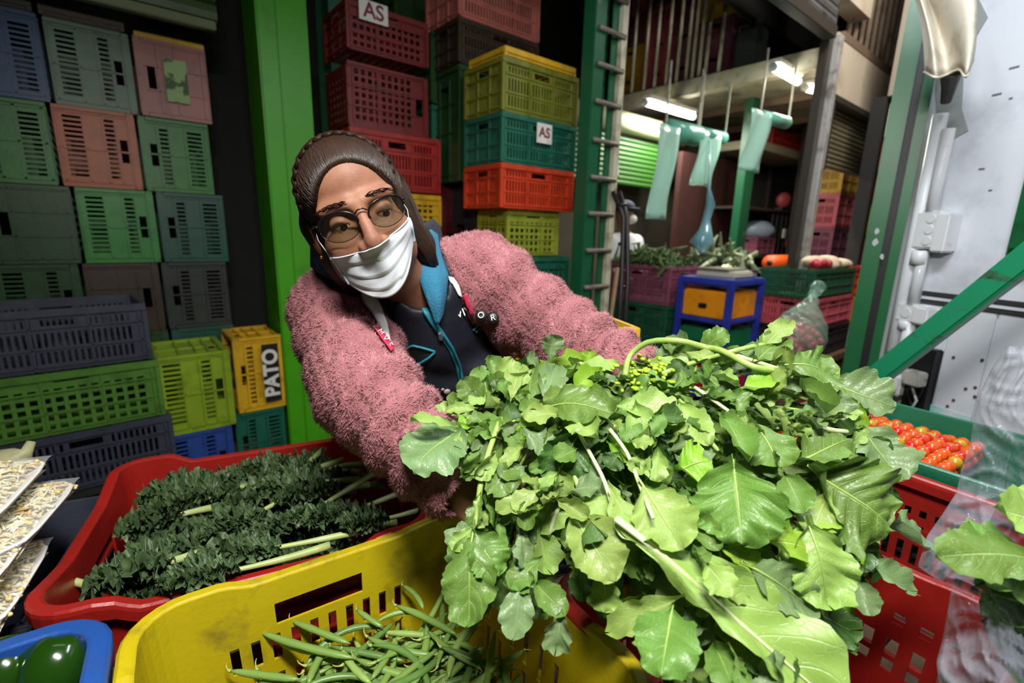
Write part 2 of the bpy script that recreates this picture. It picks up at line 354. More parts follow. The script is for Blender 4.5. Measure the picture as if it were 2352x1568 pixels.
def crate_parts(L, W, H, style):
    key = (round(L, 3), round(W, 3), round(H, 3), style)
    if key in CRATE_CACHE: return CRATE_CACHE[key]
    t = .004; hl, hw, hh = L / 2 - .012, W / 2 - .012, H / 2; out = []
    def wall(wid, T, nm):
        mb = MB(); panel(mb, wid, H - .004, t, wall_holes(style, wid, H - .004), T); hb = H - .004
        def rib(a0, a1, b0, b1, d=.007):
            P = np.array([T(a, b, n) for n in (0, -d) for a, b in ((a0, b0), (a1, b0), (a1, b1), (a0, b1))])
            mb.add(P, [(4, 5, 6, 7), (0, 1, 5, 4), (1, 2, 6, 5), (2, 3, 7, 6), (3, 0, 4, 7)])
        for f in ((.03, .335, .565, .735, .93) if style == 'slot' else (.05, .68) + ((.34,) if style in ('mesh', 'vent') else (.43,))): rib(0, wid, hb * f, hb * f + .009)
        for f in ((.02, .33, .66, .965) if style != 'slot' else (.02, .5, .95)): rib(wid * f, wid * f + .008, 0, hb * .9)
        out.append((nm, mb))
    z0 = -hh + .004
    wall(2 * hl, lambda a, b, n: (-hl + a, -hw + n, z0 + b), 'side_panel'); wall(2 * hl, lambda a, b, n: (hl - a, hw - n, z0 + b), 'side_panel')
    wall(2 * hw, lambda a, b, n: (hl - n, -hw + a, z0 + b), 'end_panel'); wall(2 * hw, lambda a, b, n: (-hl + n, hw - a, z0 + b), 'end_panel')
    mb = MB(); holes = [(.05 * k + .03, .05 * k + .06, .04 * j + .03, .04 * j + .05) for k in range(int((2 * hl - .06) / .05)) for j in range(int((2 * hw - .05) / .04))]
    panel(mb, 2 * hl, 2 * hw, .006, holes, lambda a, b, n: (-hl + a, -hw + b, -hh + n)); out.append(('base', mb))
    mb = MB(); e = .012; zt = hh - .016
    for c, d in (((0, -hw - e / 2, zt), (L, e, .03)), ((0, hw + e / 2, zt), (L, e, .03)), ((-hl - e / 2, 0, zt), (e, 2 * hw, .03)), ((hl + e / 2, 0, zt), (e, 2 * hw, .03))): mb.cbox(c, d, None, .003)
    for sx in (-1, 1):
        for sy in (-1, 1): mb.box((sx * (hl + .004), sy * (hw + .004), -.015), (.016, .016, H - .034))
    out.append(('rim', mb))
    out = [(n, fixn(m.mesh('crate_' + n))) for n, m in out]
    CRATE_CACHE[key] = out; return out
def crate(label, colour, base, L, W, H, style='slot', lie=0, R=None, group=None, up=None):
    """upright: lie=0, height H. lie=+1/-1: on its side, end panel facing the aisle, opening towards +u/-u. R rows = axes of the upright crate"""
    r = thing('crate', label, 'crate', base, group)
    if lie == 0:
        A = AX if R is None else R; rise = H / 2
    else:
        ux = UU if R is None else R[0]; vx = VV if R is None else R[1]
        z = ux * lie; x = vx * 1.0; A = frame(x, np.cross(z, x), z); rise = W / 2
    if up is not None: A = up; 
    for n, me in crate_parts(L, W, H, style):
        o = link(n, me, CR[colour], r)
        o.matrix_local = Matrix.Translation((0, 0, rise)) @ Matrix([list(A[:, 0]), list(A[:, 1]), list(A[:, 2])]).to_4x4()
    return r
# ---- the left wall of crates lying on their sides, rows of .362
DW = 3.18
colu = [-.757, -.442, -.125, .190]; PW = .308; ROWH = .362
palc = [[('green', 'dark olive-green'), ('navy', 'dark blue'), ('greygreen', 'grey-green'), ('pink', 'dusty pink')],
        [('charcoal', 'nearly black'), ('green', 'grass-green'), ('orange', 'orange'), ('green', 'mid green')],
        [('forest', 'dark green'), ('forest', 'deep green'), ('brightgreen', 'bright green'), ('teal', 'dark teal')],
        [('yellow', 'yellow'), ('forest', 'shaded dark green'), ('brown', 'dark brown'), ('charcoal', 'charcoal')],
        [('lime', 'lime green'), ('charcoal', 'dark grey'), ('forest', 'shadowed green'), ('teal', 'shadowed teal')],
        [('blue', 'blue'), ('charcoal', 'black'), ('brown', 'brown'), ('forest', 'dim green')]]
rown = ['top row', 'second row down', 'third row down', 'fourth row down', 'fifth row down', 'bottom row']
coln = ['leftmost', 'second from left', 'third from left', 'rightmost, beside the pillar']
hand = [[1, -1, 1, -1], [1, -1, 1, -1], [1, -1, 1, -1], [-1, 1, 1, -1], [1, 1, 1, -1], [1, -1, 1, -1]]
jit = [0, -.022, .012, -.006, 0, .01]
single('pallet', MB().box(UVP(-.13, DW + .28, .055), (1.6, .6, .11), AX), m_wood, 'low wooden pallet under the left wall of crates', 'pallet')
crate_at = {}
for r in range(6):
    for c in range(4):
        col, word = palc[r][c]; zb_ = .112 + (5 - r) * ROWH
        uc = colu[c] + PW / 2 + jit[r] + (0 if c else -.01); hgt = PW - .006
        crate_at[r, c] = crate(f'{word} crate on its side, {coln[c]} in the {rown[r]}', col, UVP(uc, DW + .27 + random.uniform(-.012, .012), zb_), .54, ROWH - .004, hgt, ['slot', 'slot', 'slot', 'plain'][(r * 3 + c) % 4] if (r, c) not in ((1, 1), (1, 2)) else 'slot', lie=hand[r][c])
# paper label with a smudged print on the pink crate; yellow crate edge above it
pk = crate_at[0, 3]; pc = np.array(pk.location) + np.array([0, 0, ROWH / 2]) - VV * .271
part('label_plate', MB().box(pc + UU * .01 - VV * .004, (.095, .004, .2), AX), M('green_white_card', (150, 180, 120), .6, dirt=(60, 90, 50), dirt_scale=14, dirt_lo=.5, dirt_hi=.55), pk)
crate('yellow crate on top of the pink crate, below the shutter rail', 'yellow', UVP(.36, DW + .26, 2.29), .3, .3, .05, 'plain')
crate('brown crate under the shutter above the grey-green crate', 'brown', UVP(.02, DW + .27, 2.29), .3, .5, .05, 'plain')
crate('dark crate under the shutter above the blue crate', 'black', UVP(-.30, DW + .27, 2.29), .3, .5, .05, 'plain')
# ---- front stacks
DF_ = 2.74
def lie_front(label, col, x0, x1, y, zb, hgt, style='slot', lie=1, D=DF_, dep=.4):
    a, b = uspan(x0, x1, y, D); wdt = b - a - .004
    return crate(label, col, UVP((a + b) / 2, D + dep / 2, zb), dep, hgt, wdt, style, lie)
b1 = lie_front('blue crate on the floor under the lime crate', 'blue', 372, 540, 1030, 0.0, .378, 'slot', 1)
b2 = lie_front('sea-green crate on the floor under the yellow lettered crate', 'seagreen', 545, 662, 1030, 0.0, .385, 'slot', -1, 2.86, .34)
b3 = lie_front('lime green crate lying on its side between slate stack and yellow crate', 'lime', 352, 533, 860, .38, .40, 'slot', 1)
b4 = lie_front('yellow crate on its side carrying white letters on a black plate', 'yellow', 537, 652, 840, .388, .42, 'slot', -1, 2.86, .34)
pa = np.array(b4.location) + np.array([0, 0, .21]) - VV * .17
part('label_plate', MB().box(pa + UU * .055 - VV * .014, (.082, .004, .33), AX), m_ink, b4)
letter('PATO', .105, pa + UU * .055 - VV * .0175, ZZ, -UU, m_white, b4, bold=.004)
# three upright crates on the far left
def upright(label, col, base, L, W, H, style, az): return crate(label, col, base, L, W, H, style, 0, frame(azv(az), azv(az - 90), ZZ))
q = at(135, 720, 1.95); sx, sy = q[0], q[1]
sl = azv(50.5 - 6); off = azv(-39.5 - 6) * .2
pxy = np.array([sx, sy, 0]) + off
upright('slate grey open crate on top of the stack at far left', 'slate', pxy + ZZ * (.795), .58, .40, .255, 'vent', 46)
upright('grass-green mesh crate in the middle of the stack at far left', 'mesh_green', pxy + ZZ * .525 + UU * .01, .60, .42, .265, 'mesh', 47)
upright('dark slate crate under the green mesh crate at far left', 'slate', pxy + ZZ * .255 + UU * .02, .62, .42, .265, 'vent', 47)
upright('black crate on the floor at the bottom of the far left stack', 'black', pxy + ZZ * .0 + UU * .02, .62, .42, .25, 'plain', 47)
# ---- red stack B1 right of the dark post
DB = 2.78
def stack(label, col, x0, x1, ytop, ybot, D, dep=.4, style='mesh', lie=0, ym=None):
    y = (ytop + ybot) / 2 if ym is None else ym; a, b = uspan(x0, x1, y, D); z1 = uvz((x0 + x1) / 2, ytop, D)[1]; z0 = uvz((x0 + x1) / 2, ybot, D)[1]
    if lie: return crate(label, col, UVP((a + b) / 2, D + dep / 2, z0), dep, z1 - z0, b - a, style, lie)
    return crate(label, col, UVP((a + b) / 2, D + dep / 2, z0), b - a, dep, z1 - z0, style)
r1 = stack('dark red crate high up with a white plate of red letters', 'darkred', 796, 984, 24, 132, DB, .36, 'mesh')
ra = np.array(r1.location); z_ = uvz(855, 30, DB)[1]
part('label_plate', MB().box(UVP(uvz(856, 30, DB)[0], DB - .012, z_), (.165, .004, .10), AX), m_white, r1)
letter('AS', .105, UVP(uvz(856, 30, DB)[0], DB - .0146, z_), UU, ZZ, m_redletter, r1, bold=.002)
r2 = stack('rust-red crate on its side with rounded rim, below the lettered dark red crate', 'darkred', 800, 984, 160, 303, DB, .34, 'mesh', 1)
r3 = stack('wine-red vented crate behind the woman, topmost below the rounded one', 'red', 806, 1012, 305, 437, DB, .40, 'vent')
r4 = stack('yellow crate peeking out beside the hair of the woman', 'yellow', 806, 1014, 442, 520, DB, .38, 'mesh')
zt = float(r4.location.z); k = 0
while zt > .05:
    hgt = min(.26, zt); zt -= hgt
    c_ = crate('red crate hidden low behind the woman, under the yellow crate', 'red', UVP(np.array(r4.location) @ UU, DB + .2, zt), .52, .38, hgt - .004, 'plain', group='crates under the yellow crate'); k += 1
# support crate behind r1/r2 gap
g1 = stack('dark green crate behind the lettered dark red crate, at the top', 'forest', 905, 1040, -40, 60, DB + .45, .4, 'vent')
g2 = stack('shadowed green crate left of the olive crate, upper one', 'forest', 992, 1085, 85, 245, DB + .1, .34, 'plain', 1)
g3 = stack('shadowed sea-green crate left of the teal crate', 'seagreen', 992, 1080, 248, 338, DB + .1, .34, 'plain')
g4 = stack('deep red crate left of the orange-red crate', 'deepred', 992, 1080, 341, 520, DB + .1, .34, 'plain', 1)
zt = float(g4.location.z); 
while zt > .05:
    hgt = min(.3, zt); zt -= hgt
    crate('deep red crate hidden below, behind the woman and left of the mesh crate', 'deepred', UVP(np.array(g4.location) @ UU, DB + .27, zt), .3, .34, hgt - .004, 'plain', group='hidden deep red crates')
# ---- olive / teal / orange-red stack: corner at pixel x 1151, depth 2.6
pc = at(1151, 360, 2.60); uc0 = pc @ UU; vc0 = (pc - CAM) @ VV
LU, LV = .575, .365
def corner_crate(label, col, z0, z1, style, du=0, dv=0, lu=LU, lv=LV): return crate(label, col, UVP(uc0 + du + lu / 2, vc0 + dv + lv / 2, z0), lu, lv, z1 - z0 - .002, style)
o1 = corner_crate('orange-red crate under the teal lettered crate', 'orangered', 1.532, 1.772, 'vent')
o2 = corner_crate('teal green crate carrying a white lettered plate, between olive and orange-red', 'seagreen', 1.772, 2.032, 'vent')
o3 = corner_crate('olive-yellow crate above the teal lettered crate', 'olive', 2.032, 2.300, 'vent')
o4 = corner_crate('low yellow tray crate with raised corners on top of the olive crate', 'yellow', 2.30, 2.352, 'mesh', .02, .01, LU - .04, LV - .03)
part('label_plate', MB().box(UVP(uc0 + .30, vc0 - .0115, 1.952), (.115, .004, .105), AX), m_white, o2)
letter('AS', .075, UVP(uc0 + .30, vc0 - .0142, 1.955), UU, ZZ, m_redletter, o2, bold=.002)
o5 = corner_crate('yellow-green open mesh crate below the orange-red crate', 'chartreuse', 1.262, 1.530, 'mesh', .10, .06, .42, .30)
o6 = corner_crate('dark teal crate beside the pink shoulder, under the mesh crate', 'seagreen', 1.02, 1.260, 'mesh', 0.02, 0, LU - .02, LV)
for k in range(4): corner_crate('teal crate in the hidden lower stack behind the left sleeve', 'seagreen', 1.02 - .255 * (k + 1), 1.02 - .255 * k, 'plain', .02, .01)
for o in [o for o in COL.objects if o.get('label') == 'teal crate in the hidden lower stack behind the left sleeve']: o['group'] = 'teal crates below the mesh crate'
k1 = corner_crate('dark brown crate stacked behind, above the yellow tray', 'brown', 2.36, 2.60, 'vent', .0, .42, .62, .38)
k2 = corner_crate('salmon pink crate at the top edge of the photo', 'salmon', 2.602, 2.90, 'vent', .0, .42, .62, .38)
crate('forest green crate in the hidden back stack under the brown crate', 'forest', UVP(uc0 + .31, vc0 + .61, 1.7), .6, .36, .655, 'plain')
crate('tall dark crate at the foot of the back stack', 'black', UVP(uc0 + .37, vc0 + .61, 0), .48, .36, 1.695, 'plain')
# ================================================================== lattice post between the crates and the lit stall
DL = 1.93
x0u, x1u = uspan(1352, 1415, 330, DL)
lp = thing('lattice_post', 'green lattice post with rungs, cream right edge, right of the olive crate', 'post', UVP((x0u + x1u) / 2, DL, 0))
part('green_leg', MB().box(UVP(x0u + .04, DL, 2.2), (.08, .008, 4.4), AX).box(UVP(x0u, DL + .04, 2.2), (.008, .08, 4.4), AX), m_dkgreen, lp)
part('green_leg', MB().box(UVP(x1u - .05, DL + .02, 2.2), (.05, .008, 4.4), AX), m_dkgreen, lp)
part('cream_edge', MB().box(UVP(x1u, DL + .02, 2.2), (.045, .06, 4.4), AX), m_cream, lp)
part('back_sheet', MB().box(UVP((x0u + x1u) / 2, DL + .10, 2.2), (x1u - x0u - .04, .01, 4.4), AX), m_dkgreen, lp)
for k, y in enumerate((-20, 66, 150, 236, 325, 410, 492, 575, 657, 740)):
    z = uvz(1380, y, DL)[1]; part('rung', MB().tube([UVP(x0u + .02, DL - .012, z), UVP(x1u, DL - .012, z)], .014, 8), M('rung_steel', (108, 100, 88), .5), lp, True)
# ================================================================== beige building with mezzanine
DC = 1.62                                             # plane of its front along UU
def P_(x, y, D): u_, z_ = uvz(x, y, D); return u_, z_
uL = P_(1875, 300, DC)[0]; uE = P_(2040, 300, DC)[0]
col = thing('column', 'silver and dark steel corner column of the lit stall', 'column', UVP(uL, DC, 0))
part('dark_channel', MB().cbox(UVP(uL, DC + .02, 1.9), (.10, .06, 3.8), AX), M('dark_channel', (52, 46, 40), .5), col)
part('silver_edge', MB().cbox(UVP(uL + .08, DC - .02, 1.45), (.07, .07, 2.9), AX), m_silver, col)
# beige parapet wall right of the column, over the closed shutter
zt = 3.35; zb = P_(1960, 262, DC)[1]
struct('wall_front', MB().box(UVP((uL + uE - .02) / 2, DC + .06, (P_(1985, 118, DC)[1] + zb) / 2), (uE - uL - .30, .12, P_(1985, 118, DC)[1] - zb), AX), m_beige)
struct('wall_upper', MB().box(UVP(uL - 1.3, DC + .06, 4.3), (3.0, .12, 1.1), AX), m_beige)
struct('trim_1', MB().box(UVP(uL + .35, DC + .03, 4.15), (.55, .14, 2.0), AX), m_beige)
s2u0, s2u1 = uL + .20, uE - .25
s2 = thing('roller_shutter', 'half-closed grey-olive roller shutter under the beige parapet at right', 'shutter', UVP((s2u0 + s2u1) / 2, DC + .05, P_(1950, 380, DC)[1]))
zlow = P_(1950, 395, DC)[1]; n = 12
for i in range(n):
    za = zlow + (zb - zlow) * i / n; zb2 = zlow + (zb - zlow) * (i + 1) / n; h_ = zb2 - za
    prof = [(0, 0), (-.02, h_ * .15), (-.028, h_ * .5), (-.02, h_ * .85), (0, h_)]
    part('slat', MB().grid([[UVP(s2u0, DC + .06 + a, za + b) for a, b in prof], [UVP(s2u1, DC + .06 + a, za + b) for a, b in prof]]), M('slat_khaki', (132, 124, 98), .5, dirt=(90, 78, 56), dirt_scale=3), s2)
part('guide_rail', MB().cbox(UVP(s2u1 + .05, DC - .0, zlow / 2 + zb / 2), (.09, .08, zb - zlow + .1), AX), M('dark_channel', (52, 46, 40), .5), s2)
part('guide_rail', MB().cbox(UVP(s2u0 - .03, DC - .0, zlow / 2 + zb / 2), (.05, .08, zb - zlow + .1), AX), M('dark_channel', (52, 46, 40), .5), s2)
part('top_rail', MB().cbox(UVP((s2u0 + s2u1) / 2, DC - .0, zb + .02), (s2u1 - s2u0 + .1, .1, .05), AX), M('dark_channel', (52, 46, 40), .5), s2)
cp = thing('post', 'cream post with a green foot right of the half-closed shutter', 'post', UVP(uE - .08, DC, 0))
part('shaft', MB().cbox(UVP(uE - .08, DC, 1.0 + zb / 2), (.18, .12, zb - 2.0 + 2.0 - 1.0), AX), m_cream, cp)
part('green_foot', MB().cbox(UVP(uE - .08, DC, .55), (.19, .13, 1.1), AX), m_dkgreen, cp)
# bars on the parapet at upper right
zrl = P_(1985, 118, DC)[1]
fb = thing('railing', 'brown vertical bars on the beige parapet at upper right', 'railing', UVP((uL + uE) / 2 + .5, DC, 3.2))
part('bottom_rail', MB().cbox(UVP((uL + uE) / 2 + .35, DC + .06, zrl), (uE - uL + .2, .13, .07), AX), M('rail_rust', (120, 98, 80), .6), fb)
mbar = M('bar_brown', (150, 132, 112), .5, dirt=(86, 68, 54), dirt_scale=6)
for k in range(16):
    uu = uL + .5 + k * .148; part('bar', MB().tube([UVP(uu, DC + .06, zrl + .02), UVP(uu, DC + .06, 4.9)], .022, 6), mbar, fb, True)
struct('trim_2', MB().box(UVP(uL + 1.7, DC + .9, 4.2), (3.4, .05, 1.6), AX), m_dark)
# tilted roller-shutter box above the stall opening
sb = thing('roller_shutter', 'dark grey rolled-up shutter above the lit stall opening', 'shutter', UVP(uL - .9, DC - .05, 2.95))
zA = 2.92
for i in range(9):
    z0 = zA + i * .065; prof = [(0, 0), (-.018, .008), (-.026, .032), (-.018, .055), (0, .064)]
    part('slat', MB().grid([[UVP(uL - 2.6, DC - .02 + a, z0 + b) for a, b in prof], [UVP(uL - .06, DC - .02 + a, z0 + b) for a, b in prof]]), m_steel, sb)
part('bottom_rail', MB().cbox(UVP(uL - 1.33, DC - .02, zA - .04), (2.54, .08, .08), AX), M('dark_channel', (52, 46, 40), .5), sb)
part('hood', MB().cbox(UVP(uL - 1.33, DC + .05, zA + .64), (2.6, .3, .09), AX), M('dark_channel', (52, 46, 40), .5), sb)
# mezzanine: edge beam along VV, floor slab, balusters, crates on it
dR = 3.95; pR = at(1822, 135, dR); uM = pR @ UU; vR = (pR - CAM) @ VV; zM = pR[2]
pl_ = onpl(1420, 245, pR, UU); vL = (pl_ - CAM) @ VV
bm_ = thing('beam', 'cream edge beam of the mezzanine floor above the lit stall', 'beam', UVP(uM, (vL + vR) / 2, zM - .1))
part('web', MB().cbox(UVP(uM, (vL + vR) / 2 + .3, zM - .03), (.06, vL - vR + 1.2, .12), AX), m_cream, bm_)
part('flange', MB().cbox(UVP(uM + .03, (vL + vR) / 2 + .3, zM - .10), (.12, vL - vR + 1.2, .02), AX), m_cream, bm_)
struct('ceiling_mezzanine', MB().box(UVP(uM + 1.9, 3.65, zM - .02), (3.8, 3.7, .06), AX), M('mezz_ceiling', (156, 150, 134), .7, dirt=(60, 58, 52), dirt_scale=3))
for k in range(3): struct(f'trim_{3+k}', MB().box(UVP(uM + .9 + k * 1.0, 3.65, zM - .08), (.06, 3.6, .08), AX), M('rail_rust', (120, 98, 80), .6))
rl = thing('railing', 'cream baluster railing along the mezzanine edge', 'railing', UVP(uM, (vL + vR) / 2, zM + .03))
for k, x in enumerate((1432, 1455, 1483, 1507, 1533, 1557, 1578, 1592, 1607, 1622, 1652)):
    q = onpl(x, 150, pR, UU); vb = (q - CAM) @ VV
    part('baluster', MB().tube([UVP(uM, vb, zM + .04), UVP(uM, vb, zM + (1.25 if k < 9 else .62))], .017, 6), m_cream, rl, True)
def mezz(label, col, x, y, w_, h_, back, style='plain'):
    q = onpl(x, y, pR + UU * back, UU); return crate(label, col, UVP(uM + back + .2, (q - CAM) @ VV, zM + .02 if y > 140 else q[2]), .36, w_, h_, style)
for i, (x, colr, wd) in enumerate(((1440, 'yellow', 'ochre'), (1500, 'rose', 'rose'), (1560, 'purple', 'purple'), (1625, 'purple', 'mauve'))):
    q = onpl(x, 200, pR + UU * .25, UU); vb = (q - CAM) @ VV
    for j in range(4):
        c2 = (colr if j < 2 else ('purple', 'yellow', 'purple', 'rose')[(i + j) % 4])
        w2 = (wd if j < 2 else ('purple', 'ochre', 'purple', 'rose')[(i + j) % 4])
        crate(f'{w2} crate behind the mezzanine bars, {["bottom", "second", "third", "top"][j]} of the {["leftmost", "second", "third", "rightmost"][i]} stack', c2, UVP(uM + .45, vb, zM + .02 + j * .30), .36, .36, .295, 'plain')
cn = single('jerrycan', MB().cbox(UVP(uM + .35, vR + .55, zM + .25), (.18, .26, .42), AX, .04).tube([UVP(uM + .35, vR + .5, zM + .45), UVP(uM + .35, vR + .5, zM + .52)], .03, 10).tube([UVP(uM + .35, vR + .6, zM + .45), UVP(uM + .35, vR + .6, zM + .5), UVP(uM + .35, vR + .68, zM + .5), UVP(uM + .35, vR + .68, zM + .44)], .012, 6), M('can_grey', (92, 100, 98), .5), 'grey container standing behind the mezzanine bars near their right end', 'container', smooth=False)
# tube lamps
m_tube = emit('tube_light', (255, 252, 240), 14)
def tube_lamp(label, p0, p1, w_):
    c = (p0 + p1) / 2; t = thing('tube_lamp', label, 'lamp', c + ZZ * .05); d = (p1 - p0); Ln = np.linalg.norm(d); d /= Ln
    part('housing', MB().cbox(c + ZZ * .05, (Ln, .09, .035), frame(d, np.cross(ZZ, d), ZZ)), m_white, t)
    part('tube', MB().tube([p0, p1], .03, 10), m_tube, t, True)
    part('end_cap', MB().tube([p0, p0 - d * .03], .032, 10), m_grey, t, True); part('end_cap', MB().tube([p1, p1 + d * .03], .032, 10), m_grey, t, True)
    area('tube_glow', c - ZZ * .06, c - ZZ * 2 - VV * .1, Ln, .08, w_, (1, .98, .88))
def lampat(x0, y0, x1, y1, z): return onz(x0, y0, z), onz(x1, y1, z)
a, b = lampat(1484, 236, 1592, 268, zM - .22); tube_lamp('long tube lamp over the green rolled shutter in the lit stall', a, b, 34)
a, b = lampat(1778, 155, 1832, 187, zM - .12); tube_lamp('bright tube lamp near the corner column under the mezzanine', a, b, 26)
a, b = lampat(1852, 202, 1874, 208, zM - .12); tube_lamp('small round-looking lamp beside the corner column', a, b, 6)
for o in COL.objects:
    if o.name.startswith('tube_glow'): pass
# ================================================================== back of the lit stall
DBK = 3.3
# green rolled shutter with a cream hood, on the far side
u0_, u1_ = uspan(1395, 1530, 380, DBK)
gs = thing('roller_shutter', 'bright green rolled shutter under a cream hood, back of the lit stall', 'shutter', UVP((u0_ + u1_) / 2, DBK, uvz(1470, 430, DBK)[1]))
z1, z0 = uvz(1470, 322, DBK)[1], uvz(1470, 430, DBK)[1]; n = 10
for i in range(n):
    za = z0 + (z1 - z0) * i / n; h_ = (z1 - z0) / n; prof = [(0, 0), (-.008, h_ * .2), (-.011, h_ * .5), (-.008, h_ * .8), (0, h_)]
    part('slat', MB().grid([[UVP(u0_ - 1.0, DBK + a, za + b) for a, b in prof], [UVP(u1_ + .05, DBK + a, za + b) for a, b in prof]]), M('shutter_lime', (42, 90, 20), .45), gs)
zh0, zh1 = uvz(1470, 316, DBK)[1], uvz(1470, 268, DBK)[1]
part('hood', MB().tube([UVP(u0_ - 1.0, DBK - .02, (zh0 + zh1) / 2), UVP(u1_ + .25, DBK - .02, (zh0 + zh1) / 2)], (zh1 - zh0) * .5, 14), M('hood_cream', (216, 216, 176), .5), gs, True)
struct('wall_stall', MB().box(UVP(7.0, DBK + .5, zM / 2 - .06), (7.0, .08, zM - .12), AX), M('stall_wall', (96, 88, 74), .8, dirt=(50, 44, 36), dirt_scale=2))
# brown-red wall, green post, shelf unit
u0_, u1_ = uspan(1560, 1692, 480, DBK - .2)
struct('wall_inner', MB().box(UVP((u0_ + u1_) / 2, DBK - .15, 1.15), (u1_ - u0_, .06, 2.3), AX), M('oxblood_wall', (66, 32, 26), .7, dirt=(50, 26, 22), dirt_scale=3))
gp_u = uspan(1692, 1712, 480, 2.62)
pt = thing('post', 'green painted post beside the brown-red wall in the lit stall', 'post', UVP(sum(gp_u) / 2, 2.62, 0))
part('shaft', MB().cbox(UVP(sum(gp_u) / 2, 2.62, 1.5), (gp_u[1] - gp_u[0], .09, 3.0), AX), m_dkgreen, pt); part('foot_plate', MB().box(UVP(sum(gp_u) / 2, 2.62, .01), (.25, .2, .02), AX), m_dkgreen, pt)
DS = 2.75
su0, su1 = uspan(1724, 1862, 340, DS)
sf = thing('shelf_unit', 'dark shelf unit with an olive-cream top board, right part of the lit stall', 'shelf', UVP((su0 + su1) / 2, DS + .25, 0))
zs = uvz(1780, 345, DS)[1]
part('top_board', MB().cbox(UVP((su0 + su1) / 2, DS + .2, zs), (su1 - su0, .5, .09), AX), M('board_olive', (150, 146, 116), .5), sf)
part('shelf_board', MB().cbox(UVP((su0 + su1) / 2, DS + .25, 1.18), (su1 - su0, .5, .03), AX), M('board_dark', (58, 50, 42), .6), sf)
part('shelf_board', MB().cbox(UVP((su0 + su1) / 2, DS + .25, 1.75), (su1 - su0, .5, .03), AX), M('board_dark', (58, 50, 42), .6), sf)
part('back_board', MB().box(UVP((su0 + su1) / 2, DS + .49, 1.4), (su1 - su0, .01, 1.8), AX), M('board_back', (70, 66, 52), .7), sf)
for uu in (su0 + .03, su1 - .03): part('leg', MB().box(UVP(uu, DS + .05, zs / 2), (.05, .05, zs), AX), M('board_dark', (58, 50, 42), .6), sf); part('leg', MB().box(UVP(uu, DS + .45, zs / 2), (.05, .05, zs), AX), M('board_dark', (58, 50, 42), .6), sf)
def boxat(x0, x1, y0, y1, D, dep=.3): 
    a, b = uspan(x0, x1, (y0 + y1) / 2, D); zt = uvz((x0 + x1) / 2, y0, D)[1]; zb = uvz((x0 + x1) / 2, y1, D)[1]; return (a + b) / 2, b - a, zb, zt - zb
cu, cw, cz, ch = boxat(1775, 1845, 292, 335, DS + .05)
crate('bright red crate on the olive-cream shelf board of the lit stall', 'red', UVP(cu, DS + .2, zs + .047), cw, .3, max(.12, ch), 'vent')
cu, cw, cz, ch = boxat(1815, 1868, 262, 300, DS + .25)
cbx = thing('cardboard_box', 'brown cardboard box behind the red crate on the shelf board', 'box', UVP(cu, DS + .40, zs + .047)); 
part('carton', MB().cbox(UVP(cu, DS + .40, zs + .05 + .15), (cw, .1, .3), AX), M('cardboard', (176, 138, 100), .7), cbx); part('flap', MB().box(UVP(cu, DS + .345, zs + .37), (cw, .004, .06), AX), M('cardboard', (176, 138, 100), .7), cbx)
# bird-cage like dark wire rack standing on the shelf
ru, rw, rz, rh = boxat(1790, 1852, 388, 500, DS)
wr = thing('wire_rack', 'dark wire rack with small packets hanging, below the shelf board', 'rack', UVP(ru, DS + .15, 1.195)); mw = M('dark_wire', (48, 46, 44), .5)
rb = 1.195; rh = .52
for i in range(7): part('wire', MB().tube([UVP(ru - rw / 2 + rw * i / 6, DS + .04, rb), UVP(ru - rw / 2 + rw * i / 6, DS + .04, rb + rh)], .006, 5), mw, wr)
for i in range(4): part('wire', MB().tube([UVP(ru - rw / 2, DS + .04, rb + .01 + rh * i / 3.05), UVP(ru + rw / 2, DS + .04, rb + .01 + rh * i / 3.05)], .006, 5), mw, wr)
part('packet', MB().cbox(UVP(ru - .05, DS + .02, rb + .28), (.08, .02, .12), AX), m_white, wr); part('packet', MB().cbox(UVP(ru + .08, DS + .02, rb + .16), (.07, .02, .1), AX), M('packet_red', (150, 60, 60), .5), wr)
fan = thing('desk_fan', 'small dark fan with a red cap on top of the wire rack', 'fan', UVP(ru - .02, DS + .12, 1.77))
part('hub', MB().ball(UVP(ru - .02, DS + .10, 1.90), (.1, .06, .1), 12, 8), M('packet_red', (110, 44, 44), .5), fan, True); part('stand', MB().cbox(UVP(ru - .02, DS + .12, 1.79), (.16, .1, .03), AX), m_black, fan); part('neck', MB().tube([UVP(ru - .02, DS + .12, 1.79), UVP(ru - .02, DS + .12, 1.9)], .015, 6), m_black, fan)
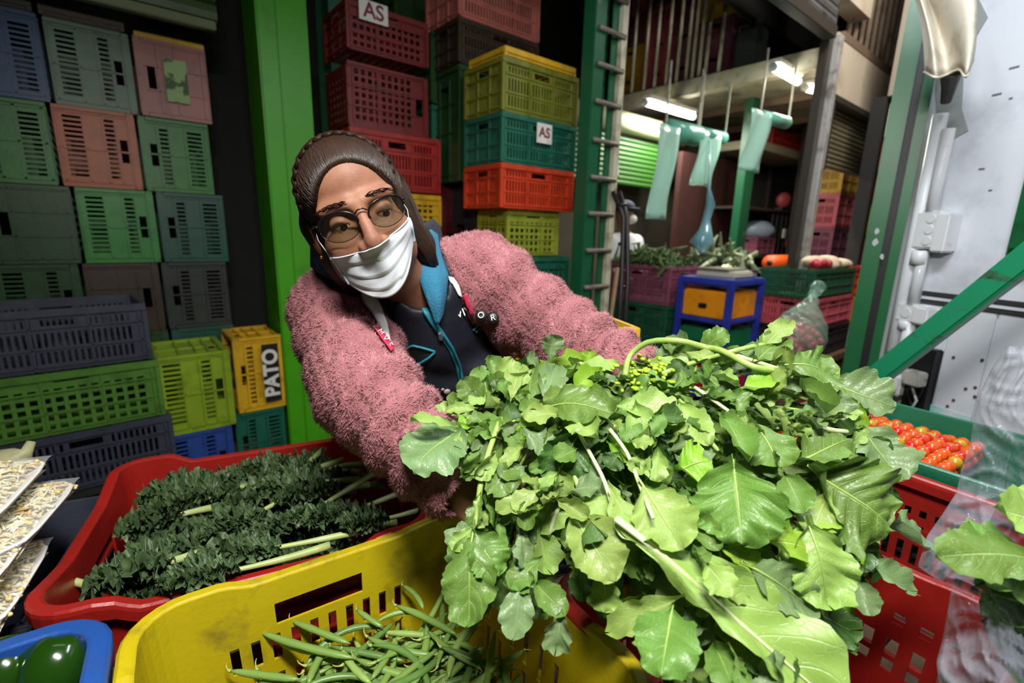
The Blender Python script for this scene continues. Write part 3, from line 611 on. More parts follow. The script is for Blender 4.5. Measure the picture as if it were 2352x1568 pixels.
# plastic bag rolls on a rail, strips hanging down
m_roll = M('bag_roll', (96, 170, 148), .3, vary=.1); m_strip = film('bag_film', (172, 218, 200), .40, .3)
def bag_roll(label, x0, y0, x1, y1, d0, r, strip):
    p0 = at(x0, y0, d0); p1 = onpl(x1, y1, p0, VV); c = (p0 + p1) / 2; t = thing('bag_roll', label, 'plastic bags', c - ZZ * r); d = (p1 - p0) / np.linalg.norm(p1 - p0)
    part('roll', MB().tube([p0, p1], r, 18), m_roll, t, True); part('core', MB().tube([p0 - d * .02, p0 + d * .01], r * .28, 10), m_black, t, True)
    part('rod', MB().tube([p0 - d * .10, p1 + d * .08], .012, 6), M('rod_dark', (58, 56, 70), .4), t)
    part('hanger', MB().tube([p0 - d * .03, p0 - d * .03 + ZZ * .45], .008, 6), m_cream, t); part('hanger', MB().tube([p1 + d * .03, p1 + d * .03 + ZZ * .45], .008, 6), m_cream, t)
    sx0, sx1, sy1 = strip; a = onpl(sx0, y0 + 20, p0 - VV * r, VV) ; b = onpl(sx1, y0 + 20, p0 - VV * r, VV); zt = c[2] ; zb = onpl((sx0 + sx1) / 2, sy1, p0 - VV * r, VV)[2]
    g = []
    for i in range(14):
        tt = i / 13; g.append([a * (1 - s) + b * s + ZZ * ((zt + (zb - zt) * tt) - (a * (1 - s) + b * s)[2]) - VV * (.012 * math.sin(7 * s + 5 * tt) * (1 + tt)) - UU * .10 * tt * .4 for s in np.linspace(0, 1, 7)])
    o = part('hanging_bag', MB().grid(g), m_strip, t, True); s_ = o.modifiers.new('thickness', 'SOLIDIFY'); s_.thickness = .002
bag_roll('leftmost roll of pale green bags, longest strip hanging down', 1534, 298, 1600, 312, 3.5, .075, (1512, 1558, 505))
bag_roll('middle roll of pale green bags, strip hanging in front of the brown-red wall', 1606, 306, 1660, 318, 3.75, .05, (1606, 1654, 430))
bag_roll('right roll of pale green bags on a rod near the red crate', 1750, 268, 1806, 282, 3.55, .045, (1722, 1768, 398))
tw = MB(); pts = [at(1628, 432, 3.72), at(1632, 470, 3.72), at(1622, 505, 3.72), at(1620, 530, 3.72), at(1612, 556, 3.72), at(1612, 580, 3.70)]
pts = [at(1630, 322, 3.78), at(1629, 400, 3.76)] + pts; tw.tube(pts, [.006, .006, .012, .035, .03, .05, .09, .02], 10)
single('hanging_bag', tw, film('bag_film_blue', (120, 170, 180), .35, .2), 'twisted blue-green plastic bag hanging under the middle roll', 'plastic bag', smooth=True)
tb = MB(); tb.tube([at(1417, 322, 2.90), at(1416, 360, 2.90), at(1415, 408, 2.90)], [.015, .035, .045], 8, flat=.3)
single('price_sign', tb, m_white, 'white printed bag hung on the lattice post edge', 'sign')
# ---- goods in front: crates with herbs, drawer tower, table, scale
m_herb = M('herb_green', (70, 96, 42), .7, dirt=(36, 54, 22), dirt_scale=20)
pc1 = at(1540, 640, 3.15); 
def corner(label, col, x, yb, yt, d, lu, lv, style='vent'):
    p = at(x, (yb + yt) / 2, d); zb = at(x, yb, d)[2]; zt = at(x, yt, d)[2]; uu = p @ UU; vv = (p - CAM) @ VV
    return uu, vv, zb, zt
uu, vv, zb, zt = corner('', '', 1537, 700, 612, 3.6, .55, .4)
hp = .295
hc = crate('dusty purple crate heaped with herbs, left of the blue drawer tower', 'purple', UVP(uu + .2, vv + .31, zt - hp), .4, .62, hp - .002, 'vent')
for k, (cc, ww) in enumerate((('bgreen', 'green crate directly under the herb crate'), ('bgreen', 'second green crate down under the herb crate'), ('black', 'dark crate at the foot of the herb stack'), ('black', 'black crate flat on the floor under the herb stack'))):
    zb_ = zt - hp * (k + 2); h2 = hp
    if zb_ < 0: h2 = hp + zb_; zb_ = 0
    if h2 > .03: crate(ww, cc, UVP(uu + .2, vv + .31, zb_), .4, .62, h2 - .002, 'vent')
hb = MB()
for i in range(260):
    b, a = random.uniform(-.28, .28), random.uniform(-.17, .17); p = UVP(uu + .2 + a, vv + .31 + b, zt - .03 + .06 * (1 - (b / .3) ** 2) + random.uniform(-.02, .02))
    hb.tube([p, p + RNG.normal(0, .035, 3) + ZZ * .03, p + RNG.normal(0, .05, 3) + ZZ * .03], [.012, .016, .004], 5)
single('herbs', hb, m_herb, 'heap of dark green herbs filling the purple crate', 'herbs', kind='stuff')
# drawer tower: blue frame, orange, green and red drawers
dp = at(1670, 735, 3.35); du, dv = dp @ UU, (dp - CAM) @ VV; dt = at(1670, 645, 3.35)[2]; DWd, DDp = .30, .38
dr = thing('drawer_tower', 'blue plastic drawer tower with orange, green and red drawers, scale on top', 'drawers', UVP(du, dv + DDp / 2, 0))
m_blue = plastic('drawer_blue', (44, 58, 160)); mo = plastic('drawer_orange', (240, 150, 20)); mg = plastic('drawer_green', (24, 110, 66)); mr = plastic('drawer_red', (190, 30, 36))
ux0 = du
rows = [(dt - .28, mo), (dt - .56, mg), (dt - .84, mr)]
part('top', MB().cbox(UVP(ux0 + .23, dv + .19, dt - .015), (.50, .42, .05), AX, .01), m_blue, dr)
for z_, m_ in rows: 
    part('shelf_frame', MB().cbox(UVP(ux0 + .23, dv + .19, z_ - .012), (.48, .40, .035), AX, .008), m_blue, dr)
    d_ = part('drawer', MB().cbox(UVP(ux0 + .23, dv + .19, z_ + .10), (.43, .35, .20), AX, .012), m_, dr)
    part('handle', MB().cbox(UVP(ux0 + .012, dv + .20, z_ + .09), (.02, .06, .035), AX), m_black, d_)
for a in (-.23, .23):
    for b in (-.19, .19): part('corner_post', MB().cbox(UVP(ux0 + .23 + a, dv + .19 + b, dt / 2), (.045, .045, dt), AX, .008), m_blue, dr)
# scale
sc = thing('scale', 'white flat shop scale lying on the drawer tower', 'scale', UVP(ux0 + .23, dv + .19, dt + .011)); 
part('housing', MB().cbox(UVP(ux0 + .25, dv + .17, dt + .036), (.34, .30, .05), AX, .012), M('scale_body', (198, 194, 176), .4), sc); part('pan', MB().cbox(UVP(ux0 + .22, dv + .19, dt + .069), (.30, .24, .012), AX, .004), M('scale_pan', (150, 146, 130), .35, metal=.6), sc); part('display', MB().box(UVP(ux0 + .38, dv + .03, dt + .066), (.07, .06, .006), AX), m_dark, sc)
# metal table
tu0, tu1 = uspan(1690, 1838, 620, 2.05); tu1 = min(tu1, uL - .5); tz = uvz(1760, 628, 2.05)[1]
ta = thing('table', 'dark metal table behind the drawer tower, orange net roll on it', 'table', UVP((tu0 + tu1) / 2, 2.3, 0)); m_tab = M('table_steel', (92, 86, 78), .4, metal=.4, dirt=(48, 42, 36), dirt_scale=5)
part('table_top', MB().cbox(UVP((tu0 + tu1) / 2, 2.35, tz), (tu1 - tu0, .66, .03), AX), m_tab, ta); part('shelf', MB().cbox(UVP((tu0 + tu1) / 2, 2.35, tz - .42), (tu1 - tu0 - .05, .6, .02), AX), m_tab, ta)
for a in (tu0 + .03, tu1 - .03):
    for b in (2.05, 2.65): part('leg', MB().cbox(UVP(a, b, tz / 2), (.04, .04, tz), AX), m_tab, ta)
nr = thing('net_roll', 'orange roll of net bags lying on the dark metal table', 'roll', UVP(tu1 - .35, 2.2, tz + .016)); a_ = onpl(1768, 600, CAM + VV * 2.15, VV); b_ = onpl(1828, 598, CAM + VV * 2.15, VV); rz = tz + .016 + .075
a_[2] = rz; b_[2] = rz
part('roll', MB().tube([a_, b_], .075, 18), M('orange_net', (222, 84, 24), .45, vary=.2, dirt_scale=40), nr, True); dd = (b_ - a_) / np.linalg.norm(b_ - a_); part('core', MB().tube([a_ - dd * .004, a_ + dd * .02], .028, 12), m_black, nr, True)
pl = thing('tray', 'flat pale tray on the dark metal table behind the net roll', 'tray', UVP(tu0 + .35, 2.5, tz + .016)); part('plate', MB().cbox(UVP(tu0 + .35, 2.5, tz + .03), (.4, .2, .025), AX), M('tray_steel', (170, 168, 172), .35, metal=.5), pl); part('rim', MB().cbox(UVP(tu0 + .35, 2.5, tz + .046), (.42, .22, .006), AX), m_grey, pl)
vb_ = MB()
for i in range(90):
    p = UVP(tu0 + random.uniform(.04, .5), 2.1 + random.uniform(0, .45), tz + .04 + random.uniform(0, .16)); vb_.tube([p, p + RNG.normal(0, .05, 3), p + RNG.normal(0, .08, 3)], [.02, .03, .006], 6)
single('cauliflower_leaves', vb_, M('leafy_grey', (96, 110, 76), .7, dirt=(180, 190, 160), dirt_scale=7, dirt_lo=.55, dirt_hi=.6), 'loose heap of grey-green leafy greens between herb crate and table', 'vegetables', kind='stuff')
onr = MB()
for i in range(9): onr.tube([UVP(tu0 - .2 + .05 * i, 2.06 + .02 * (i % 3), tz + .04), UVP(tu0 - .12 + .05 * i, 2.12, tz + .06 + .01 * (i % 4)), UVP(tu0 + .05 * i, 2.16, tz + .09)], [.022, .016, .006], 6)
single('spring_onions', onr, M('pale_onion', (214, 220, 180), .5), 'pale spring onions at the front edge behind the scale', 'vegetables', kind='stuff', smooth=True)
# goods under and behind: purple crate with bags on shelf, yellow bits
crate('wine-purple crate on the lower shelf board, bags heaped on it', 'purple', UVP((su0 + su1) / 2 - .05, DS + .17, 1.197), .5, .3, .22, 'plain')
def bag_blob(label, c, r, mat, seed, n=16, cat='plastic bag'):
    rg = np.random.default_rng(seed); mb = MB(); vs = []
    mb.ball((0, 0, 0), 1, 22, 14); V = np.array(mb.v); ph = rg.uniform(0, 6.28, (8, 3)); fr = rg.uniform(2, 6, (8, 3))
    k = sum(np.abs(np.sin((V @ fr[i]) + ph[i, 0])) for i in range(8)) / 8
    V = V * (0.86 + .28 * k[:, None]) * np.asarray(r) + np.asarray(c); mb.v = [tuple(v) for v in V]; return single('plastic_bag', mb, mat, label, cat, smooth=True)
bag_blob('crumpled pale blue bag heaped on the wine-purple crate', UVP((su0 + su1) / 2 - .05, DS + .17, 1.50), (.22, .15, .12), M('bag_pale', (150, 165, 180), .35), 4)
# person beyond the lattice post, trolley and stick
uu, vv = 3.0, 0
pp = at(1436, 470, 4.6); px_, py_ = pp[0], pp[1]
def f_per(P):
    Q = P - np.array([px_, py_, 0]); d = s_ell(Q, (0, 0, 1.60), (.085, .1, .115))
    d = smin(d, s_cap(Q, (0, 0, 1.5), (0, .02, 1.38), .055, .06), .03)
    A = np.array([UU, VV, ZZ]); R3 = Q @ A.T
    d = smin(d, s_ell(R3, (0, 0, 1.2), (.21, .14, .24)), .05); d = smin(d, s_ell(R3, (0, 0, .98), (.18, .14, .2)), .06)
    for s in (-1, 1):
        d = smin(d, s_cap(R3, (s * .2, 0, 1.33), (s * .26, -.04, 1.06), .065, .05), .03); d = smin(d, s_cap(R3, (s * .26, -.04, 1.06), (s * .22, -.22, .98), .048, .036), .02); d = smin(d, s_ell(R3, (s * .215, -.27, .98), (.03, .06, .03)), .02)
        d = smin(d, s_cap(R3, (s * .1, 0, .9), (s * .1, -.01, .08), .09, .06), .03); d = smin(d, s_ell(R3, (s * .1, -.06, .045), (.05, .13, .045)), .02)
    d = smin(d, s_ell(Q, (-.01, -.1, 1.58), (.014, .02, .02)), .012)
    return d
V, Fc = nets(f_per, (px_ - .42, py_ - .42, -.01), (px_ + .42, py_ + .42, 1.75), .022)
bp = thing('person', 'person in a dark blue cap and pale shirt beyond the lattice post', 'person', (px_, py_, 0))
mbp = MB().add(V, Fc); part('body', mbp, M('skin_far', (150, 100, 74), .6), bp, True)
def clothes(name, mat, z0, z1, grow, armr):
    def g(P): return np.maximum(f_per(P) - grow, np.maximum(z0 - P[..., 2], P[..., 2] - z1))
    V, F_ = nets(g, (px_ - .45, py_ - .45, z0 - .03), (px_ + .45, py_ + .45, z1 + .03), .024); part(name, MB().add(V, F_), mat, bp, True)
clothes('shirt', M('pale_shirt', (196, 196, 204), .8), 1.0, 1.42, .02, 0); clothes('trousers', M('blue_trousers', (44, 54, 140), .8), .1, 1.0, .018, 0)
part('cap', MB().ball((px_, py_, 1.655), (.098, .112, .075), 14, 8).ball(np.array([px_, py_, 1.645]) - VV * .1, (.07, .07, .012), 12, 6), M('navy_cap', (34, 40, 62), .8), bp, True)
part('face_mask', MB().ball(np.array([px_, py_, 1.55]) - VV * .085, (.055, .035, .045), 12, 8), m_white, bp, True)
tr = thing('hand_trolley', 'black hand trolley leaning behind the lattice post', 'trolley', at(1425, 760, 2.75) * np.array([1, 1, 0])); mt = M('trolley_steel', (44, 40, 38), .45, metal=.4)
for dx in (0, 14): part('upright', MB().tube([at(1408 + dx, 440, 2.8), at(1432 + dx * .6, 500, 2.78), at(1428 + dx, 640, 2.76), at(1412 + dx, 900, 2.72)], .014, 8), mt, tr, True)
for y in (470, 560, 660): part('crossbar', MB().tube([at(1420, y, 2.78), at(1440, y, 2.78)], .010, 6), mt, tr, True)
bt = at(1418, 900, 2.72); part('axle', MB().tube([bt + UU * -.2, bt + UU * .2], .015, 8), mt, tr, True)
for s in (-.2, .2): part('wheel', MB().tube([bt + UU * (s - .03), bt + UU * (s + .03)], bt[2] if bt[2] < .25 else .12, 16), m_black, tr, True)
part('toe_plate', MB().box(bt - VV * .12 - ZZ * .05, (.4, .22, .012), AX), mt, tr)
st0, st1 = at(1418, 615, 2.66), at(1393, 800, 2.6); dv_ = (st1 - st0); kk = st0[2] / (st0[2] - st1[2])
single('broom_stick', MB().tube([st0, st0 + dv_ * kk * .995], .012, 8), m_wood, 'thin wooden stick leaning against the black trolley', 'stick', smooth=True)
# right-hand goods: crate stack, clear bag with red produce
DR = 1.28
def rstack(label, col, x0, x1, yt, yb, D, style='vent', dep=.38): return stack(label, col, x0, x1, yt, yb, D, dep, style)
a1 = rstack('green crate topping the stack beside the lit stall, cloth on it', 'bgreen', 1872, 1962, 618, 680, DR); a2 = rstack('pink-red crate in the middle of the stack beside the lit stall', 'rose', 1870, 1955, 683, 745, DR); a3 = rstack('black crate low in the stack beside the lit stall', 'black', 1866, 1945, 748, 812, DR)
c1 = rstack('orange-red crate at the right end of the roadside stack, uppermost', 'orangered', 1963, 1992, 612, 676, DR); c2 = rstack('yellow crate at the right end of the roadside stack, in the middle', 'yellow', 1957, 1988, 680, 740, DR); c3 = rstack('white crate at the right end of the roadside stack, lowest', 'white', 1948, 1982, 744, 808, DR)
zpl = float(a3.location.z)
pu = np.array(a3.location) @ UU
single('pallet', MB().box(UVP(pu + .12, DR + .13, zpl - .03), (.95, .34, .05), AX).box(UVP(pu - .3, DR + .13, (zpl - .055) / 2), (.1, .34, zpl - .055), AX).box(UVP(pu + .5, DR + .13, (zpl - .055) / 2), (.1, .34, zpl - .055), AX), m_wood, 'wooden pallet stand under the roadside crate stack', 'pallet')
cl = MB(); z_ = float(a1.location.z) + .0; top = uvz(1920, 617, DR)[1]
for i in range(7): cl.ball(UVP(pu + .08 * i - .15, DR + .15 + .03 * math.sin(i * 2), top + .03 + .015 * math.cos(i * 1.7)), (.10, .09, .045), 10, 7)
single('cloth', cl, M('cloth_cream', (222, 200, 172), .8), 'cream crumpled cloth lying on the roadside crate stack', 'cloth', smooth=True)
rp = MB()
for i in range(8): rp.ball(UVP(pu - .32 + .035 * i, DR + .07 + .03 * (i % 3), top + .03 + .01 * (i % 2)), .03, 8, 6)
single('red_peppers', rp, M('red_veg', (200, 50, 66), .4), 'small heap of red produce at the left of the cream cloth', 'vegetables', kind='stuff', smooth=True)
bc = at(1838, 765, 3.1)
def f_bag(P):
    Q = P - bc; Q = Q @ np.array([UU, VV, ZZ]).T; d = s_ell(Q, (-.02, 0, -.03), (.21, .15, .16)); d = smin(d, s_cap(Q, (.02, 0, .08), (.08, 0, .18), .12, .05), .06); d = smin(d, s_cap(Q, (.10, 0, .22), (.17, 0, .29), .022, .045), .03)
    return d + .008 * np.sin(Q[..., 0] * 70 + Q[..., 2] * 50) * np.sin(Q[..., 1] * 60 - Q[..., 2] * 40)
V, F_ = nets(f_bag, bc - .42, bc + np.array([.42, .42, .46]), .014)
single('plastic_bag', MB().add(V, F_), film('bag_green_clear', (170, 215, 190), .80, .15), 'clear green-tinted bag of red radishes in front of the roadside stack', 'plastic bag', smooth=True)
bs = bc[2] - .185
single('stool', MB().cbox((bc[0], bc[1], bs - .02), (.34, .34, .04)).box((bc[0] - .13, bc[1] - .13, (bs - .04) / 2), (.04, .04, bs - .04)).box((bc[0] + .13, bc[1] - .13, (bs - .04) / 2), (.04, .04, bs - .04)).box((bc[0] - .13, bc[1] + .13, (bs - .04) / 2), (.04, .04, bs - .04)).box((bc[0] + .13, bc[1] + .13, (bs - .04) / 2), (.04, .04, bs - .04)), m_wood, 'low wooden stool under the bag of red radishes', 'stool')
rmb = MB()
for i in range(70): p = RNG.normal(0, 1, 3); p /= np.linalg.norm(p); p *= RNG.uniform(.2, .8) * np.array([.17, .13, .12]); rmb.ball(bc + p + ZZ * -.035, .026, 9, 6)
single('radishes', rmb, M('radish', (196, 84, 96), .4, vary=.2), 'red radishes filling the clear green-tinted bag', 'radishes', kind='stuff', smooth=True)
bag_blob('dim grey bag under the dark metal table', UVP((tu0 + tu1) / 2 - .1, 2.3, tz - .42 + .13), (.2, .15, .12), M('bag_dim', (110, 100, 92), .4), 9)
# pink crates seen through the doorway under the half-closed shutter
for k in range(6):
    a, b = uspan(1932, 1985, 500, DC + .45); 
    crate(['yellow crate at the top of the pile seen under the half-closed shutter', 'rose crate second from the top under the half-closed shutter', 'mauve crate third from the top under the half-closed shutter', 'rose crate fourth from the top under the half-closed shutter', 'mauve crate fifth from the top under the half-closed shutter', 'purple crate at the bottom of the pile under the half-closed shutter'][k], ['yellow', 'rose', 'purple', 'rose', 'purple', 'purple'][k], UVP((a + b) / 2, DC + .7, 1.95 - k * .39), b - a, .4, .386, 'vent')
struct('wall_shop', MB().box(UVP(8.4, DC + 1.0, 1.5), (3.4, .06, 3.0), AX), M('shop_dark', (52, 40, 34), .8))
# ================================================================== right side: post, white wall, conduit, gutter, beam
WD = azv(-15); WN = azv(-105)                 # wall runs along WD, faces WN
w0 = at(2150, 600, 1.95); AWl = frame(WD, -WN, ZZ)
def onw(x, y, off=0.): return onpl(x, y, w0 + WN * off, WN)
def wl(x, y, off=0.): q = onw(x, y, off); return (q - w0) @ WD, q[2]
def WP(s, z, off=0.): q = w0 + WD * s + WN * off; return np.array([q[0], q[1], z])
sEnd = wl(2068, 500)[0]
struct('wall_right', MB().box(WP(sEnd / 2 - .8, 2.5, -.05), (sEnd + 1.6, .1, 5), AWl), m_whitewall)
# grey bare patch of the plaster: thin chipped plaster lip above
pt_ = [(2240, -20), (2270, 40), (2240, 90), (2238, 140), (2215, 160), (2210, 250), (2225, 300), (2190, 320), (2175, 335), (2170, 420), (2160, 420), (2150, 200), (2180, -20)]
mb = MB(); q = [WP(*wl(x, y), .004) for x, y in pt_]; q2 = [WP(*wl(x, y), .0) for x, y in pt_]; nP = len(q)
mb.add(q + q2, [tuple(range(nP))] + [(i, (i + 1) % nP, nP + (i + 1) % nP, nP + i) for i in range(nP)])
struct('trim_10', mb, M('bare_plaster', (148, 154, 152), .8, dirt=(96, 100, 98), dirt_scale=6))
# sheet panels on the lower wall with a dark rail between
s0, zr = wl(2240, 682); s1 = wl(2125, 667)[0]; z_a = wl(2125, 672)[1]
struct('trim_11', MB().box(WP(s1 - .75, z_a, .008), (1.5, .016, .016), AWl), M('rail_dark', (52, 52, 54), .5)); struct('trim_12', MB().box(WP(s1 - .75, z_a - .018, .006), (1.5, .012, .012), AWl), m_whitewall); struct('trim_13', MB().box(WP(s1 - .75, z_a - .034, .008), (1.5, .016, .012), AWl), M('rail_dark', (52, 52, 54), .5))
pan = thing('sheet_panel', 'white sheet-metal lower wall panels with rust spots and mint stain', 'panel', WP(s1 - .5, .4, .01)); sA = wl(2165, 850)[0]; sB = wl(2265, 850)[0]
m_sheet = M('white_sheet', (214, 218, 224), .45, dirt=(170, 176, 184), dirt_scale=2.5, dirt_lo=.5, dirt_hi=.8)
for a, b in ((s1 - .005, sA + .004), (sA - .004, sB + .004), (sB - .004, sB - .55)): part('panel', MB().cbox(WP((a + b) / 2, z_a / 2, .006), (abs(a - b), .012, z_a - .09), AWl, .003), m_sheet, pan)
ms = M('mint_stain', (150, 214, 200), .5, dirt=(214, 218, 224), dirt_scale=5, dirt_lo=.42, dirt_hi=.6)
sc_, zc_ = wl(2165, 945); part('paint_stain', MB().cbox(WP(sc_ - .03, zc_ - .03, .0125), (.15, .003, .10), AWl, .001), ms, pan)
for x, y in ((2224, 892), (2246, 889), (2245, 910), (2196, 918), (2182, 932), (2196, 820), (2262, 826)): 
    s, z = wl(x, y); part('rivet', MB().ball(WP(s, z, .013), (.006, .006, .006), 8, 5), M('rust_spot', (90, 52, 40), .7), pan, True)
# green framed opening at the far right
s, z = wl(2318, 590, .03); fr = thing('frame', 'dark green frame of the opening at the right photo edge', 'frame', WP(s - .2, z, .03))
part('jamb', MB().cbox(WP(s - .022, z + .75, .02), (.05, .06, 1.5), AWl), m_postgreen, fr); part('sill', MB().cbox(WP(s - .4, z + .005, .02), (.8, .06, .06), AWl), m_postgreen, fr); part('pane', MB().box(WP(s - .42, z + .75, .0), (.75, .012, 1.45), AWl), m_white, fr)
# marks on the wall
sm = thing('wall_marks', 'small dark scuff marks on the upper white wall', 'marks', WP(*wl(2290, 270), .001))
for x, y, l in ((2290, 217, .03), (2255, 388, .02), (2322, 226, .012), (2275, 437, .012), (2330, 155, .03)): s, z = wl(x, y); part('scuff', MB().cbox(WP(s, z, .001), (l, .002, .007), AWl, .0008), M('scuff', (110, 114, 122), .7), sm)
# green corner post with black groove
pb = at(2043, 480, 1.98); gpst = thing('corner_post', 'dark green corner post with a black groove beside the white wall', 'post', (pb[0], pb[1], 0))
dirx = np.array([ray(2043, 480)[1], -ray(2043, 480)[0], 0]); dirx /= np.linalg.norm(dirx); APo = frame(dirx, np.cross(ZZ, dirx), ZZ); cpt = np.array([pb[0], pb[1], 0])
part('front_flange', MB().cbox(cpt - dirx * .030 + ZZ * 2.2, (.060, .04, 4.4), APo, .004), m_postgreen, gpst); part('groove', MB().box(cpt + dirx * .015 + APo[1] * .015 + ZZ * 2.2, (.032, .02, 4.4), APo), m_black, gpst); part('back_flange', MB().cbox(cpt + dirx * .045 + APo[1] * .005 + ZZ * 2.2, (.034, .04, 4.4), APo, .004), m_postgreen, gpst)
mfl = M('flaked', (170, 176, 174), .8)
for x, y, sz in ((2014, 530, .016), (2010, 556, .018), (2026, 590, .014)):
    q = at(x, y, 1.93); 
    mbf = MB(); n_ = 9; vs = [cpt * [1, 1, 0] + ZZ * q[2] + dirx * ((q - cpt) @ dirx) - APo[1] * .0215 + dirx * (sz * .6 * math.cos(t) * random.uniform(.6, 1.1)) + ZZ * (sz * math.sin(t) * random.uniform(.6, 1.1)) for t in np.linspace(0, 2 * PI, n_, endpoint=False)]
    vs2 = [v_ - APo[1] * .001 for v_ in vs]; mbf.add(vs + vs2, [tuple(range(n_, 2 * n_))] + [(i, (i + 1) % n_, n_ + (i + 1) % n_, n_ + i) for i in range(n_)]); part('paint_flake', mbf, mfl, gpst)
# strip of bricks and coloured crates seen in the gap left of the green post
gu = uspan(2046, 2068, 400, 1.25)
bw = thing('brick_pier', 'orange brick pier seen in the gap left of the green corner post', 'wall', UVP(sum(gu) / 2 + .1, 1.3, 0)); mbk = M('brick_orange', (186, 104, 60), .8, vary=.2); mmo = M('mortar', (150, 140, 126), .9)
zz0 = uvz(2050, 190, 1.25)[1]; W_ = (gu[1] - gu[0]) + .5
part('mortar', MB().box(UVP(gu[0] + W_ / 2, 1.32, zz0 / 2 + 2.2), (W_, .1, 4.4 - zz0), AX), mmo, bw)
part('plinth', MB().box(UVP(gu[0] + W_ / 2, 1.42, zz0 / 2), (W_, .1, zz0), AX), m_dark, bw)
for k in range(14): 
    part('brick', MB().cbox(UVP(gu[0] + W_ / 4 + (.04 if k % 2 else 0), 1.255, zz0 + .06 + k * .1), (W_ / 2 - .03, .06, .085), AX, .006), mbk, bw)
for k, cc in enumerate(('white', 'pink', 'darkred', 'chartreuse', 'purple', 'pink', 'rose', 'purple', 'darkred')):
    if zz0 - .05 - (k + 1) * .26 < 0.02: break
    crate(f'{["white", "pink", "dark red", "yellow-green", "purple", "dusty pink", "rose", "mauve", "red"][k]} crate in the narrow stack by the green corner post, {["topmost", "second down", "third down", "fourth down", "fifth down", "sixth down", "seventh down", "eighth down", "lowest"][k]}', cc, UVP(gu[0] + W_ / 2 - .02, 1.20, zz0 - .05 - (k + 1) * .26), W_ - .1, .3, .256, 'plain')
# conduit with boxes
cd = thing('conduit', 'white conduit pipes and grey electric boxes on the white wall', 'conduit', WP(*wl(2140, 600), .03)); 
def wtube(x, y, y0, y1, r, off):            # a vertical pipe through pixel (x, y), from height at y0 to height at y1
    s_ = wl(x, y, off)[0]; return MB().tube([WP(s_, wl(x, yy, off)[1], off) for yy in (y0, (y0 + y1) / 2, y1)], r, 12)
part('pipe', wtube(2100, 560, 275, 905, .026, .03), m_pvc, cd, True)
part('pipe', wtube(2158, 400, 300, 492, .022, .035), m_pvc, cd, True)
part('pipe', wtube(2108, 640, 575, 702, .020, .035), M('clear_pipe', (206, 210, 212), .2), cd, True)
part('pipe', wtube(2080, 790, 735, 862, .022, .035), m_pvc, cd, True)
part('coupling', wtube(2112, 590, 575, 607, .030, .036), m_pvc, cd, True); part('coupling', wtube(2081, 745, 735, 756, .028, .036), m_pvc, cd, True)
s, z = wl(2138, 528, .03); bx = part('junction_box', MB().cbox(WP(s, z, .03), (.10, .055, .15), AWl, .008), m_grey, cd)
for k in (-1, 0, 1): part('knockout', MB().tube([WP(s - .012, z + k * .043, .056), WP(s - .012, z + k * .043, .061)], .017, 14), m_grey, bx)
s2, z2 = wl(2172, 535, .035); part('switch_box', MB().cbox(WP(s2, z2, .035), (.05, .07, .15), AWl, .006), m_grey, cd)
s, z = wl(2092, 718, .03); b2 = part('junction_box', MB().cbox(WP(s, z, .03), (.09, .055, .08), AWl, .008), m_grey, cd); part('knockout', MB().tube([WP(s, z, .056), WP(s, z, .061)], .02, 14), m_grey, b2)
s, z = wl(2125, 725, .035); part('switch_box', MB().cbox(WP(s, z, .035), (.06, .07, .07), AWl, .006), m_grey, cd)
s, z = wl(2058, 880, .04); part('socket_box', MB().cbox(WP(s, z, .04), (.09, .08, .09), AWl, .008), m_grey, cd)
def wpath(pts, r, off): return MB().tube([WP(*wl(x, y, off), off) for x, y in pts], r, 8)
part('cable', wpath([(2100, 860), (2085, 900), (2095, 940), (2115, 900), (2125, 870)], .006, .07), m_black, cd, True); part('cable', wpath([(2090, 870), (2105, 920), (2085, 950)], .005, .08), m_grey, cd, True)
part('black_duct', MB().cbox(WP(*wl(2112, 890, .03), .03), (.09, .05, .34), AWl), m_black, cd)
part('socket_plate', MB().cbox(WP(*wl(2100, 868, .085), .085), (.07, .05, .06), AWl, .005), M('socket_dirty', (178, 176, 166), .5, dirt=(90, 84, 76), dirt_scale=20), cd)
# crooked beige gutter hanging at the top right
gt = thing('gutter', 'bent beige sheet-metal gutter end hanging over the white wall', 'gutter', at(2170, 100, 1.6)); mgu = M('gutter_beige', (204, 196, 178), .6, dirt=(140, 128, 108), dirt_scale=8, dirt_lo=.5, dirt_hi=.75)
def strip(pxs0, pxs1, d0, d1): return MB().grid([[at(*p, d0) for p in pxs0], [at(*p, d1) for p in pxs1]])
G0 = [(2096, -20, 1.70), (2108, -20, 1.62), (2124, -20, 1.66), (2142, -20, 1.60), (2235, -20, 1.50), (2236, -20, 1.62)]
G1 = [(2122, 165, 1.66), (2148, 178, 1.58), (2172, 172, 1.62), (2202, 160, 1.57), (2218, 176, 1.50), (2236, 140, 1.60)]
def cat(P, n):
    P = [np.array(p) for p in P]; o = []
    for k in np.linspace(0, len(P) - 1, n):
        i = min(int(k), len(P) - 2); f = k - i; p0, p1, p2, p3 = P[max(i - 1, 0)], P[i], P[i + 1], P[min(i + 2, len(P) - 1)]
        o.append(.5 * ((2 * p1) + (-p0 + p2) * f + (2 * p0 - 5 * p1 + 4 * p2 - p3) * f * f + (-p0 + 3 * p1 - 3 * p2 + p3) * f ** 3))
    return o
R0_ = cat([at(*p) for p in G0], 30); R1_ = cat([at(*p) for p in G1], 30)
gg = [[a * (1 - t) + b * t + _R * .012 * math.sin(3 * t) for a, b in zip(R0_, R1_)] for t in np.linspace(0, 1, 10)]
o = part('sheet', MB().grid(gg), mgu, gt, True); sm_ = o.modifiers.new('t', 'SOLIDIFY'); sm_.thickness = .004
part('end_lip', MB().tube(gg[-1][:26], .004, 6), mgu, gt, True)
